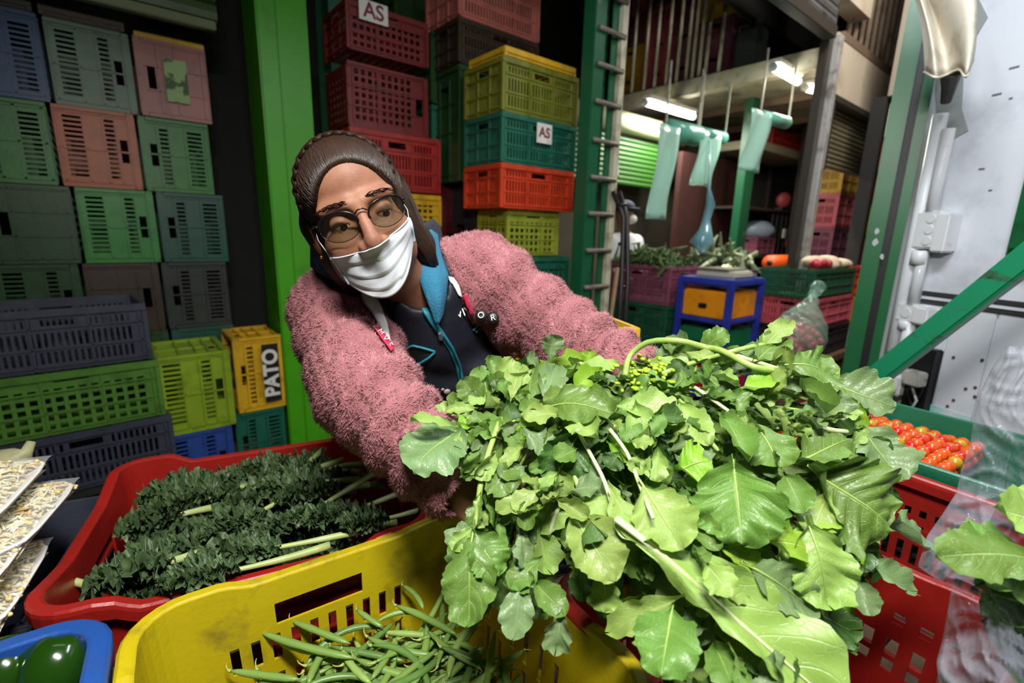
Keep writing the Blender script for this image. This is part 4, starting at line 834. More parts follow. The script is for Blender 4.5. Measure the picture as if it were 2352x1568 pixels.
part('dark_bracket', MB().tube([at(2185, 168, 1.62), at(2180, 200, 1.72), at(2172, 235, 1.82)], [.03, .022, .016], 8, flat=.5), M('bracket_dark', (58, 54, 46), .6), gt)
# diagonal green beam
gb = thing('beam', 'green painted diagonal steel beam running up to the right edge', 'beam', at(1988, 880, 1.62)); b0 = at(1975, 895, 1.62); b1_ = at(2420, 545, 1.18); b1_ = b0 + (b1_ - b0) * 1.45; dd = (b1_ - b0) / np.linalg.norm(b1_ - b0); nn = np.cross(dd, ZZ); nn /= np.linalg.norm(nn); mm = np.cross(nn, dd)
m_beam = M('beam_green', (26, 132, 92), .35, dirt=(60, 44, 36), dirt_scale=7, dirt_lo=.58, dirt_hi=.68, stretch=(1, 1, 2.5))
part('tube', MB().cbox((b0 + b1_) / 2, (np.linalg.norm(b1_ - b0), .05, .062), frame(dd, nn, mm), .008), m_beam, gb); part('end_plate', MB().cbox(b0 + dd * .005, (.012, .09, .10), frame(dd, nn, mm), .002), m_postgreen, gb)
for k in (-.3, .25): part('bolt', MB().ball((b0 + b1_) / 2 + dd * k + mm * .03, .009, 8, 6), m_postgreen, gb, True)
# ================================================================== the stall's own crates (rounded, tapered, with real holes)
def round_crate(name, label, mat, c, A1, A2, L, W, zt, H, holes, r=.045, tap=.014, t=.0045, raise_=.012, bands=((.35, .37), (.62, .64)), lip=.016, sub='crate'):
    c = np.asarray(c, float); root = thing(name, label, sub, (c[0], c[1], zt - H))
    rows = sorted({0., H} | {h[2] for v in holes.values() for h in v} | {h[3] for v in holes.values() for h in v})
    per = []                                    # (side, p, corner angle)
    half = [L / 2, W / 2, L / 2, W / 2]
    for s in range(4):
        ps = sorted({-half[s] + r, half[s] - r} | {h[0] for h in holes.get(s, [])} | {h[1] for h in holes.get(s, [])} | set(np.linspace(-half[s] + r, half[s] - r, 7)[1:-1].round(4)))
        ps = [p for i, p in enumerate(ps) if i == 0 or p - ps[i - 1] > 1e-6]
        for p in ps: per.append((s, p, None))
        for k in range(1, 6): per.append((s, half[s], k / 6))
    def pt(e, z, off=0.):
        s, p, a = e; h = z / H; k = tap * (1 - h); Lh, Wh = L / 2 - k, W / 2 - k
        if a is None:
            f = (Lh - r) / (L / 2 - r) if s in (0, 2) else (Wh - r) / (W / 2 - r); p = p * f
            x, y = [(p, -Wh - off), (Lh + off, p), (-p, Wh + off), (-Lh - off, -p)][s]
        else:
            cx, cy, a0 = [(Lh - r, -Wh + r, -90), (Lh - r, Wh - r, 0), (-Lh + r, Wh - r, 90), (-Lh + r, -Wh + r, 180)][s]; an = math.radians(a0 + 90 * a)
            x, y = cx + (r + off) * math.cos(an), cy + (r + off) * math.sin(an)
        return x, y
    def rise(e):
        s, p, a = e
        if a is not None: return raise_
        d = half[s] - abs(p); return raise_ * (1 - smoothstep(r + .035, r + .085, d))
    def wp(e, z, off=0., dz=0.):
        x, y = pt(e, z, off); q = c + A1 * x + A2 * y; return np.array([q[0], q[1], zt - H + z + dz])
    N = len(per)
    def op(i, j):
        s, p, a = per[i]; s2, p2, a2 = per[(i + 1) % N]
        if a is not None or a2 is not None or s != s2: return False
        pm = (p + p2) / 2; zm = (rows[j] + rows[j + 1]) / 2
        return any(h[0] < pm < h[1] and h[2] < zm < h[3] for h in holes.get(s, []))
    mb = MB()
    Z = lambda e, z: (z, rise(e) if z == H else 0)
    mb.solid([[wp(e, z, -t, Z(e, z)[1]) for z in rows] for e in per], [[wp(e, z, 0, Z(e, z)[1]) for z in rows] for e in per], op, per=True)
    part('wall_shell', mb, mat, root)
    mb = MB(); prof = [(-t, -.004), (-t + .001, .001), (.0, .003), (lip - .004, .003), (lip, 0), (lip + .001, -.006), (lip, -.024), (lip - .003, -.024), (lip - .004, -.006), (0.0005, -.006)]
    V = [wp(e, H, o, rise(e) + d) for e in per for o, d in prof]; k = len(prof)
    mb.add(V, [(i * k + j, ((i + 1) % N) * k + j, ((i + 1) % N) * k + (j + 1) % k, i * k + (j + 1) % k) for i in range(N) for j in range(k)])
    part('rim', mb, mat, root, smooth=False)
    for b0, b1 in bands:
        mb = MB(); z0, z1 = H * b0, H * b1 + .004; prof = [(.0003, z0), (lip * .7, z0), (lip * .7, z1), (.0003, z1)]
        V = [wp(e, z, o) for e in per for o, z in prof]; k = 4
        mb.add(V, [(i * k + j, ((i + 1) % N) * k + j, ((i + 1) % N) * k + (j + 1) % k, i * k + (j + 1) % k) for i in range(N) for j in range(k)]); part('outer_band', mb, mat, root)
    nx, ny = int((L - .1) / .035), int((W - .1) / .035); mb = MB()
    xs = np.linspace(-L / 2 + tap + r * .4, L / 2 - tap - r * .4, 2 * nx + 2); ys = np.linspace(-W / 2 + tap + r * .4, W / 2 - tap - r * .4, 2 * ny + 2)
    g = lambda z: [[np.array([*(c + A1 * x + A2 * y)[:2], zt - H + z]) for y in ys] for x in xs]
    mb.solid(g(.0), g(.006), lambda i, j: i % 2 == 1 and j % 2 == 1); part('base', mb, mat, root)
    return root
def m_crate2(key, col, dirt, lo=.5, hi=.72): return M(key, col, .36, dirt=dirt, dirt_scale=9, dirt_lo=lo, dirt_hi=hi, bump=.12, bump_scale=120, vary=.1)
mc_yel = m_crate2('yellow_crate_plastic', (188, 168, 18), (78, 68, 40), .50, .76); mc_red = m_crate2('red_crate_plastic', (150, 30, 24), (80, 40, 34), .56, .85); mc_blue = m_crate2('blue_crate_plastic', (34, 78, 152), (66, 70, 92), .52, .8)
mc_green = m_crate2('green_crate_plastic', (20, 104, 74), (16, 62, 48), .5, .8)
def slots(p0, p1, n, w_, z0, z1): return [(p - w_ / 2, p + w_ / 2, z0, z1) for p in np.linspace(p0, p1, n)]
# display tables
m_plank = M('table_plank', (104, 82, 58), .75, dirt=(52, 40, 30), dirt_scale=5, bump=.3)
tb1 = thing('display_table', 'low plank table carrying the row of vegetable crates', 'table', EP(.5, -.40, 0))
for k in range(6): part('plank', MB().cbox(EP(.56, -.70 + k * .128, .575), (2.72, .122, .04), AE, .004), m_plank, tb1)
for a in (-.7, .5, 1.8):
    for b in (-.68, -.1): part('leg', MB().cbox(EP(a, b, .278), (.06, .06, .555), AE), m_plank, tb1)
KA, KB = azv(64), azv(154); AK = frame(KA, KB, ZZ); kBL = np.array([-.885, 1.013, 0]); KL, KW = .575, .49
kc = kBL + KA * KL / 2 + KB * (KW / 2 + .01)
tb2 = thing('display_table', 'low plank table carrying the kale crate and sprout trays', 'table', (kc[0], kc[1], 0))
for k in range(4): part('plank', MB().cbox(kc - KA * .18 + KB * (-.165 + k * .11) + ZZ * .575, (.98, .105, .04), AK, .004), m_plank, tb2)
for a in (-.55, .22):
    for b in (-.15, .15): part('leg', MB().cbox(kc + KA * a + KB * b + ZZ * .278, (.06, .06, .555), AK), m_plank, tb2)
# yellow bean crate
YC, YL, YW = EP(.1525, -.512, 0), .521, .463
back = lambda x, y: onpl(x, y, EP(0, -.745, 0), E2) @ E1 - .1525
hx0, hx1 = back(628, 1395), back(828, 1300)
sx0, sx1 = back(532, 1500), back(912, 1335)
yh = {0: [(hx0, hx1, .185, .222)] + slots(sx0, sx1, 10, .013, .125, .170) + slots(sx0, sx1, 10, .013, .055, .10), 1: slots(-.14, .14, 8, .012, .10, .165) + slots(-.14, .14, 8, .012, .03, .085), 2: [(-.06, .06, .185, .22)] + slots(-.2, .2, 12, .013, .05, .16), 3: slots(-.12, .12, 7, .013, .06, .15) + [(-.05, .05, .185, .22)]}
c_yel = round_crate('crate', 'scuffed yellow crate in the foreground, holding green beans', mc_yel, YC, E1, E2, YL, YW, .86, .262, yh, r=.06)
# red kale crate
kh = {3: [(-.09, .09, .085, .185)], 0: slots(-.2, .2, 10, .012, .04, .12), 1: [(-.05, .05, .15, .19)], 2: slots(-.22, .22, 12, .014, .05, .15) + [(-.06, .06, .165, .195)]}
c_kale = round_crate('crate', 'red crate full of curly kale, left of the woman', mc_red, kc, KA, KB, KL, KW, .84, .24, kh, r=.05, raise_=.022)
# red crate under the armful of leaves
ah = {1: slots(-.15, .15, 9, .018, .165, .185) + slots(-.15, .15, 9, .018, .075, .135), 3: slots(-.15, .15, 8, .014, .06, .15), 0: slots(-.2, .2, 10, .014, .06, .15), 2: slots(-.2, .2, 10, .014, .06, .15)}
c_ar = round_crate('crate', 'red crate under the big armful of leafy greens', mc_red, EP(.69, -.275, 0), E1, E2, .53, .43, .86, .262, ah, raise_=.005)
th_ = {3: slots(-.25, .25, 20, .012, .235, .252) + slots(-.25, .25, 20, .012, .200, .217) + slots(-.25, .25, 20, .012, .10, .17), 1: slots(-.2, .2, 10, .014, .06, .15)}
c_tr = round_crate('crate', 'red crate with small square holes under the green tomato crate', mc_red, EP(1.455, -.33, 0), E1, E2, .46, .60, .925, .325, th_, raise_=.0)
c_tg = round_crate('crate', 'dark green crate of cherry tomatoes nested in a red crate', mc_green, EP(1.455, -.33, 0), E1, E2, .405, .545, .945, .215, {}, raise_=.0, lip=.010, bands=())
bq = onz(240, 1480, .878); bcc = EP(bq @ E1 - .302, bq @ E2 + .16, 0)
c_bl = round_crate('crate', 'blue crate at the bottom left corner, holding green peppers', mc_blue, bcc, E1, E2, .58, .42, .878, .27, {0: slots(-.2, .2, 10, .013, .06, .15), 1: [(-.05, .05, .19, .225)]}, r=.05, raise_=.004, lip=.02)
# yellow crate behind the woman
yb = at(1225, 800, 1.42); ya = azv(75)
yb0 = np.array([yb[0], yb[1], 0])
ycr = crate('yellow crate seen between the vest and the left sleeve', 'yellow', yb0 + ZZ * (yb[2] - .11), .5, .34, .20, 'vent', 0, frame(ya, azv(75 - 90), ZZ))
zz_ = yb[2] - .11; kq = 0
while zz_ > .02:
    hh_ = min(.27, zz_); zz_ -= hh_
    crate(['crate blackened for shade, second down behind the left sleeve', 'crate blackened for shade, third down behind the woman', 'crate blackened for shade, fourth down behind the woman', 'crate blackened for shade, on the floor behind the woman'][min(kq, 3)], 'black', yb0 + ZZ * zz_, .5, .34, hh_ - .002, 'plain', 0, frame(ya, azv(75 - 90), ZZ)); kq += 1  # black colour on these supports stands in for the shade behind the leaves
# support crate and sprout trays
m_foam = M('white_foam', (228, 228, 226), .5, bump=.05); m_spr = M('sprout_white', (226, 218, 190), .4, dirt=(196, 164, 96), dirt_scale=30, dirt_lo=.5, dirt_hi=.62, vary=.1, sss=.1); m_head = M('sprout_head', (222, 202, 136), .45); m_film = film('cling_film', (255, 255, 255), .985, .05)
scp = kBL + KB * .22 - KA * .20
crate('slate crate turned to a stand under the sprout trays', 'slate', (scp[0], scp[1], .596), .34, .42, .20, 'plain', 0, frame(KA, KB, ZZ))
def tray(label, xy, xy2, z, wid, seed, tilt=0., ln=None):
    rg = np.random.default_rng(seed); P0 = onz(*xy, z); P1 = onz(*xy2, z); a = P1 - P0; Ln = np.linalg.norm(a) if ln is None else ln; a /= np.linalg.norm(a); b = np.cross(ZZ, a); b = b if (b @ _R) < 0 else -b
    b = b * math.cos(tilt) + ZZ * math.sin(tilt); n_ = np.cross(a, b); n_ = n_ if n_[2] > 0 else -n_
    T = lambda s, q, h: P0 + a * s * Ln + b * q * wid + n_ * h
    t = thing('foam_tray', label, 'tray', T(.5, .5, -.028))
    mb = MB(); rings = [(.10, -.026), (.02, -.002), (-.0, .0), (-.015, .001), (-.015, -.003), (.012, -.004), (.095, -.029)]
    vs = []; fs = []; 
    for e, h in rings:
        for k in range(28):
            an = 2 * PI * k / 28; cx, cy = math.cos(an), math.sin(an); m_ = (abs(cx) ** 6 + abs(cy) ** 6) ** (-1 / 6); vs.append(T(.5 + (.5 - e) * cx * m_, .5 + (.5 - e * 1.4) * cy * m_, h))
    R_ = len(rings)
    for i in range(R_ - 1):
        for k in range(28): fs.append((i * 28 + k, i * 28 + (k + 1) % 28, (i + 1) * 28 + (k + 1) % 28, (i + 1) * 28 + k))
    fs.append(tuple(range(28))); fs.append(tuple((R_ - 1) * 28 + k for k in range(28))); mb.add(vs, fs); part('tray_body', mb, m_foam, t, True)
    ms = MB(); mh = MB(); ms.grid([[T(s, q, -.020 + .019 * max(0, 1 - (2 * s - 1) ** 4) * max(0, 1 - (2 * q - 1) ** 4)) for q in np.linspace(.03, .97, 10)] for s in np.linspace(.03, .97, 12)])
    for i in range(760):
        s, q = rg.uniform(.06, .94), rg.uniform(.08, .92); dome = .022 * (1 - (2 * s - 1) ** 4) * (1 - (2 * q - 1) ** 4); h = -.018 + dome + rg.uniform(0, .014)
        p = T(s, q, h); an = rg.uniform(0, 6.28); d = a * math.cos(an) + b * math.sin(an); pe = b * math.cos(an) - a * math.sin(an); L_ = rg.uniform(.022, .042); cu = rg.uniform(-.01, .01)
        pts = [p - d * L_ * .5, p + pe * cu * .7 + n_ * .003, p + d * L_ * .3 + n_ * rg.uniform(0, .004), p + d * L_ * .55 + pe * cu - n_ * .002]
        for w_ in pts: 
            pass
        ms.tube(pts, [.0008, .0017, .0024, .0021], 5)
        if i % 2 == 0: mh.ball(pts[0] if i % 4 else pts[-1], (.0050, .0034, .0034), 7, 5)
    o = single('bean_sprouts', ms, m_spr, label.replace('foam tray of bean sprouts', 'heap of bean sprouts on the tray'), 'bean sprouts', kind='stuff', smooth=True); hd = part('sprout_heads', mh, m_head, o, True, world=False); hd.data.transform(Matrix.Translation(-o.location)); hd['kind'] = 'stuff'
    fm = MB(); fm.grid([[T(s, q, .003 + .012 * max(0, (1 - (2 * s - 1) ** 4) * (1 - (2 * q - 1) ** 4)) + .0012 * math.sin(30 * s + 9 * q)) for q in np.linspace(-.01, 1.01, 12)] for s in np.linspace(-.01, 1.01, 16)]); part('cling_film', fm, m_film, t, True)
    return t
tray('white foam tray of bean sprouts, topmost of the stacked ones at left edge', (116, 1050), (-40, 1215), .985, .20, 1)
tray('white foam tray of bean sprouts, second one, reaching furthest right', (181, 1100), (40, 1262), .935, .20, 2)
tray('white foam tray of bean sprouts, third one, below the topmost tray', (101, 1176), (-25, 1350), .925, .17, 3)
tray('white foam tray of bean sprouts, lowest one, beside the red crate corner', (120, 1238), (-5, 1440), .868, .18, 4)
# courgette stem and teal bag at the far left behind the trays
single('squash', MB().tube([at(-40, 1110, 1.18), at(0, 1075, 1.18), at(45, 1055, 1.18), at(62, 1035, 1.19), at(72, 1014, 1.2)], [.05, .05, .035, .012, .009], 12), M('squash_pale', (190, 186, 140), .5, dirt=(120, 110, 70), dirt_scale=12), 'pale squash with a woody stem behind the sprout trays', 'squash', smooth=True)
# ------------------------------------------------------------------ vegetables: peppers
m_pep = M('pepper_green', (28, 62, 10), .14, coat=.5, vary=.2, dirt_scale=6)
def pepper(label, x, y, z, r, ph):
    c_ = onz(x, y, z); t = thing('green_pepper', label, 'pepper', c_ - ZZ * r * 1.05); mb = MB(); mb.ball((0, 0, 0), 1, 40, 24); V = np.array(mb.v); an = np.arctan2(V[:, 1], V[:, 0]) + ph; s = np.sqrt(V[:, 0] ** 2 + V[:, 1] ** 2)
    k = 1 - .24 * (np.abs(np.sin(an * 1.5)) < .999) * (np.exp(-np.abs(np.sin(an * 1.5)) * 3.2)) * (.3 + .9 * s); V[:, :2] *= k[:, None]; V[:, 2] = V[:, 2] * 1.05 - .28 * np.exp(-(s / .34) ** 2) * np.sign(V[:, 2]); V *= r
    tl = Matrix.Rotation(2.75, 3, 'X') @ Matrix.Rotation(ph, 3, 'Z'); V = V @ np.array(tl).T; mb.v = [tuple(v) for v in V + c_]; part('fruit', mb, m_pep, t, True)
    sd = np.array(tl) @ np.array([0, 0, 1.]); part('stem', MB().tube([c_ + sd * r * .72, c_ + sd * r * .95, c_ + sd * r * 1.2 + np.array([.006, .004, 0])], [.011, .006, .006], 8), M('pepper_stem', (70, 120, 40), .5), t, True)
pepper('glossy green pepper nearest the right wall of the blue crate', 135, 1532, .836, .049, .3); pepper('glossy green pepper at the left photo edge in the blue crate', 18, 1545, .835, .045, 1.4); pepper('lower green pepper, mostly below the photo edge in the blue crate', 110, 1640, .775, .042, 2.2)
# ------------------------------------------------------------------ cherry tomatoes
m_t = [M('tomato_red', (206, 32, 14), .15, coat=.4), M('tomato_orange', (216, 84, 16), .15, coat=.4), M('tomato_yellow', (190, 150, 30), .18, coat=.4)]
tm = MB().ball((0, 0, 0), (.0145, .0145, .0138), 16, 10).mesh('tomato', True); sc_m = MB().tube([(0, 0, .0132), (0, 0, .0142)], [.0025, .0012], 6).mesh('stem_scar')
lab_t = ['ripe red cherry tomato in the dark green crate', 'orange cherry tomato in the dark green crate', 'yellow cherry tomato in the dark green crate']
pos = []
rt = random.Random(5)
for lay in (1, 2):
    for i in range(13):
        for j in range(11):
            a = 1.455 + (i - 6) * .0285 + (.014 if (j + lay) % 2 else 0) + rt.uniform(-.003, .003); b = -.33 + (j - 5) * .0285 + rt.uniform(-.003, .003) - .09
            if abs(a - 1.455) > .175: continue
            pos.append((a, b, .852 + lay * .022 + .012 * math.cos((a - 1.455) * 8) + rt.uniform(-.003, .003)))
single('tomato_bed', MB().cbox(EP(1.455, -.43, .79), (.36, .30, .10), AE, .02), M('tomato_deep', (150, 40, 18), .4), 'deep layer of cherry tomatoes under the visible ones', 'tomatoes', kind='stuff')
for a, b, z in pos:
    k = rt.choices((0, 1, 2), (4, 7, 2))[0]; o = link('cherry_tomato', tm, m_t[k], None, [float(v) for v in EP(a, b, z)]); tag(o, lab_t[k], 'tomato', ['red', 'orange', 'yellow'][k] + ' cherry tomatoes in the green crate'); o.rotation_euler = (rt.uniform(-.8, .8), rt.uniform(-.8, .8), rt.uniform(0, 6))
    s_ = link('stem_scar', sc_m, M('scar', (96, 110, 40), .6), o)
# ------------------------------------------------------------------ green beans
rb_ = random.Random(11)
m_bean = [M(f'bean_{i}', c_, .36, vary=.15, dirt_scale=30) for i, c_ in enumerate(((118, 150, 72), (142, 172, 90), (94, 128, 62)))]; m_tip = M('bean_tip', (168, 176, 96), .5)
def bean_pts(L, bend, s): 
    pts = []; x = y = 0; n = 12; a = -bend / 2
    for i in range(n): pts.append((x - L / 2, y, 0)); x += L / (n - 1) * math.cos(a); y += L / (n - 1) * math.sin(a); a += bend / (n - 1)
    return [np.array(p) for p in pts]
bean_meshes = []
for i in range(12):
    L = rb_.uniform(.10, .155); P = bean_pts(L, rb_.uniform(-.9, .9) if i % 3 else rb_.uniform(-1.9, 1.9), 1); R0 = rb_.uniform(.0048, .0062); n = len(P)
    R_ = [R0 * min(1, .35 + 2.6 * min(k, (n - 1 - k)) / (n - 1) * 1.2) * (1 + .06 * math.sin(k * 2.1)) for k in range(n)]; R_[0] *= .8; R_[-1] *= .45
    mb = MB().tube(P, R_, 9, flat=.82); m_ = fixn(mb.mesh('bean_pod', True)); d = P[0] - P[1]; d /= np.linalg.norm(d); q = P[0]
    tip = MB().tube([q, q + d * .003, q + d * .007 + np.array([0, .002, 0]), q + d * .011 + np.array([0, .005, .001]), q + d * .013 + np.array([0, .009, .002])], [.0030, .0021, .0011, .0009, .0006], 6)
    bean_meshes.append((m_, fixn(tip.mesh('bean_tip', True))))
bean_named = [((600, 1452), (820, 1510), 'long green bean reaching up to the yellow back wall, second from its left'), ((670, 1425), (805, 1478), 'green bean with a curled tip leaning on the yellow back wall'), ((640, 1475), (730, 1500), 'short bright bean with a cut end near the left of the pile'), ((870, 1430), (990, 1445), 'arched green bean crossing the top of the pile'), ((845, 1462), (1000, 1500), 'glossy bent bean in the middle of the bean pile'),
    ((1095, 1425), (1035, 1560), 'straight pale bean standing towards the leaf at right'), ((1020, 1478), (1190, 1535), 'long bean ending at the right wall of the yellow crate'), ((820, 1400), (880, 1440), 'small bean with a thread-like tail by the back wall'), ((930, 1350), (965, 1395), 'bean with a curled stalk below the last slots of the back wall'), ((910, 1390), (1050, 1460), 'slim bean sloping down from the back slots'),
    ((785, 1490), (855, 1568), 'yellowish bean pointing steeply down in the pile'), ((910, 1475), (855, 1555), 'bean leaning left across the others, centre of the pile'), ((750, 1490), (715, 1560), 'upright bean left of the centre of the pile'), ((1200, 1495), (1130, 1550), 'bean with a cut end at the right yellow wall'), ((530, 1540), (690, 1560), 'leftmost bean at the bottom edge of the photo'), ((1020, 1480), (1085, 1565), 'thin bean with a hooked tip lying over the pale one')]
def put_bean(P, d, up, mi, k, label, group=None, sx=1.):
    o = link('green_bean', bean_meshes[mi][0], m_bean[k]); tag(o, label, 'green bean', group); d = d / np.linalg.norm(d); y = np.cross(up, d); y /= np.linalg.norm(y); z = np.cross(d, y)
    o.matrix_world = Matrix([[d[i] * sx, y[i], z[i], P[i]] for i in range(3)] + [[0, 0, 0, 1]]); t = link('bean_tip', bean_meshes[mi][1], m_tip, o); return o
def pile_z(a, b): return .736 + .036 * math.exp(-((a - .30) / .16) ** 2 - ((b + .50) / .14) ** 2) + .012 * math.exp(-((a - .15) / .1) ** 2)
for i in range(270):
    a, b = .133 + rb_.uniform(-.17, .205), -.535 + rb_.uniform(-.135, .16); z = pile_z(a, b) - rb_.uniform(0, .05); an = rb_.gauss(.5, .75); d = np.array([math.cos(an), math.sin(an) * .9, rb_.uniform(-.18, .18)])
    P = EP(a, b, z)
    for s_ in (-1, 1):
        e = P + d * .07 * s_; ea, eb = e @ E1, e @ E2
        if abs(ea - .133) > .235: P = P - E1 * (ea - .133 - math.copysign(.235, ea - .133))
        if abs(eb + .535) > .18: P = P - E2 * (eb + .535 - math.copysign(.18, eb + .535))
    put_bean(P, d, ZZ + RNG.normal(0, .3, 3), rb_.randrange(12), rb_.choices((0, 1, 2), (5, 3, 3))[0], 'green bean in the loose pile of the yellow crate', 'green beans in the yellow crate')
for k, (p0, p1, lb) in enumerate(bean_named):
    zz = .757 if k not in (0, 1, 7, 8, 9) else .765
    A_, B_ = onz(*p0, zz + (.012 if k in (0, 1, 7, 8) else 0)), onz(*p1, zz); Ln = np.linalg.norm(B_ - A_); mi = k % 12; P0_ = np.array(bean_meshes[mi][0].vertices[0].co); sp = max(v.co.x for v in bean_meshes[mi][0].vertices) - min(v.co.x for v in bean_meshes[mi][0].vertices)
    put_bean((A_ + B_) / 2, B_ - A_, ZZ, mi, 1 if k in (2, 5, 10) else 0, lb, sx=min(1.5, max(.55, Ln / sp)))
# ------------------------------------------------------------------ curly kale
m_kale = M('kale_leaf', (68, 90, 54), .5, dirt=(102, 126, 82), dirt_scale=40, dirt_lo=.5, dirt_hi=.7, vary=.18, bump=.2, bump_scale=150); m_kstem = M('kale_stem', (168, 186, 112), .42, dirt=(196, 206, 150), dirt_scale=14, vary=.1)
def kale_mesh(seed, L, W, bare=.25):
    rg = np.random.default_rng(seed); ph = rg.uniform(0, 6.28, 12); out = MB()
    def axis(t): return np.array([L * t, .02 * L * math.sin(2.3 * t + ph[0]), .06 * L * math.sin(1.9 * t + ph[1]) ])
    for q in range(34):                    # curly lobes along both sides of the rib
        tt = (q + .5) / 34; t = bare + (1 - bare) * tt; side = -1 if q % 2 else 1; w_ = W * (.35 + .65 * math.sin(PI * min(1, tt * .85 + .12))); c = axis(min(t, .98)); a0 = side * (1.15 - .75 * tt + rg.uniform(-.25, .25)) if tt < .93 else rg.uniform(-.3, .3); R_ = w_ * rg.uniform(.75, 1.1); tlt = rg.uniform(.1, .75); G = []
        p1, p2, p3, p4 = rg.uniform(0, 6.28, 4); n1, n2 = rg.integers(4, 7), rg.integers(11, 16)
        for i in range(40):
            th = -1.75 + 3.5 * i / 39; row = []
            for k in range(7):
                s = k / 6; rr = R_ * s * (1 + .13 * math.sin(n1 * th + p3) * s); z = R_ * (.26 * s ** 1.8 * math.sin(n1 * th * 1.15 + p1) + .15 * s ** 2.2 * math.sin(n2 * th + p2 + 2 * s) + .06 * s ** 2 * math.sin(2.3 * n2 * th + p4)) + .004
                x = rr * math.cos(th) * .95 + R_ * .10 * s * s * math.cos(n2 * th + p1); y = rr * math.sin(th) * .62 + R_ * .10 * s * s * math.sin(n2 * th * 1.3 + p3)
                x, z = x * math.cos(tlt) - z * math.sin(tlt) * .6, z * math.cos(tlt) + x * math.sin(tlt); row.append(c + np.array([x * math.cos(a0) - y * math.sin(a0), x * math.sin(a0) + y * math.cos(a0), z]))
            G.append(row)
        out.grid(G)
    st = MB().tube([axis(t) + np.array([0, 0, .001]) for t in np.linspace(0, .97, 12)], [.0075, .0072, .0068, .0062, .0058, .005, .0045, .004, .0034, .0028, .002, .001], 8)
    return fixn(out.mesh('leaf_blade', True)), fixn(st.mesh('stem', True))
kale_long = [kale_mesh(40 + s, .30, .042, .62) for s in range(3)]
kale_var = [kale_mesh(s, .30, .050, .33 if s % 2 else .42) for s in range(7)]
def put_kale(A_, B_, label, vi, roll=0., up=ZZ, sc=1., group=None, pool=None):
    pool = pool or kale_var
    """A_ = cut stem end, B_ = leaf tip"""
    d = B_ - A_; L = np.linalg.norm(d); d /= L; y = np.cross(up, d); y /= np.linalg.norm(y); z = np.cross(d, y); y, z = y * math.cos(roll) + z * math.sin(roll), z * math.cos(roll) - y * math.sin(roll); k = L / .30
    r = thing('kale_leaf', label, 'kale', A_, group); r.matrix_world = Matrix([[d[i] * k, y[i] * sc, z[i] * sc, A_[i]] for i in range(3)] + [[0, 0, 0, 1]])
    link('leaf_blade', pool[vi][0], m_kale, r); link('stem', pool[vi][1], m_kstem, r)
def kz(x, y, z): return onz(x, y, z)
heroes = [((745, 1018, .868), (500, 1200, .85), 'kale leaf whose long stem lies against the red back wall'), ((738, 1082, .868), (470, 1240, .855), 'kale leaf with a pale cut stem below the one against the back wall'), ((905, 1068, .868), (560, 1235, .86), 'kale leaf with its stem disappearing under the pink sleeve'),
    ((872, 1195, .872), (470, 1280, .862), 'kale leaf with the palest thick stem near the yellow rim'), ((755, 1232, .866), (380, 1350, .858), 'kale leaf with a pale stem touching the yellow rim'), ((140, 1330, .80), (420, 1370, .82), 'kale leaf with its cut stem poking into the handle hole'),
    ((960, 1100, .868), (700, 1205, .86), 'kale leaf with a wide pale rib below the sleeve'), ((1010, 1140, .866), (790, 1215, .862), 'kale leaf nearest the raised corner of the yellow rim')]
for i, (a, b, lb) in enumerate(heroes): put_kale(kz(*a), kz(*b), lb, i % 3, [.2, -.2, .3, 0, .15, -.2, .1, 0][i], sc=1.0, pool=kale_long)
fill = []
rk = random.Random(3)
for i in range(44):
    a = rk.uniform(.03, .40); b = rk.uniform(-.17, .17); L_ = rk.uniform(.17, .25)
    tipx = -.25 + rk.uniform(0, .34) ; P1 = kc + KA * tipx + KB * b; P1[2] = .775 + rk.uniform(0, .065) - .02 * abs(b) / .17; P0 = P1 + KA * L_ + KB * rk.uniform(-.05, .05); 
    if (P0 - kc) @ KA > .26: P0 = P0 - KA * ((P0 - kc) @ KA - .26)
    P0[2] = P1[2] + rk.uniform(-.02, .02); put_kale(P0, P1, 'curly kale leaf packed in the red crate', rk.randrange(7), rk.uniform(-.5, .5), ZZ, rk.uniform(.9, 1.15), 'packed kale leaves in the red crate')
# ================================================================== the woman
hx = np.array([.8821, .3143, .3509]); hy = np.array([.3488, -.9364, -.0382]); hz = np.array([-.3166, -.1561, .9356]); HC = np.array([-.2582, .8158, 1.4234])
HL = np.stack([hx, hy, hz])                                  # rows: head axes (image right, out of the face, up)
def hw(x, y, z): return HC + hx * x + hy * y + hz * z
NB = at(968, 668, .97); RS = at(782, 720, .965); RE = at(842, 895, .83); RW = at(1030, 1100, .715)
LS = at(1108, 640, 1.03); LE = at(1280, 765, .99); LW = at(1452, 856, .87)
CH = at(985, 790, 1.10); WA = at(1030, 960, 1.24); HIP = at(1045, 1075, 1.40)
TA = NB - WA; TA /= np.linalg.norm(TA); TS = LS - RS; TS -= TA * (TS @ TA); TS /= np.linalg.norm(TS); TN = np.cross(TA, TS); TN = TN if TN[1] < 0 else -TN
AT = np.stack([TS, TN, TA])
hipz = HIP[2]
FT = [np.array([HIP[0] - .10, HIP[1] + .06, 0]), np.array([HIP[0] + .10, HIP[1] + .03, 0])]
ROOT = np.array([HIP[0], HIP[1], 0])
woman = thing('person', 'woman in glasses, white face mask and pink fleece jacket reaching into leafy greens', 'person', ROOT)
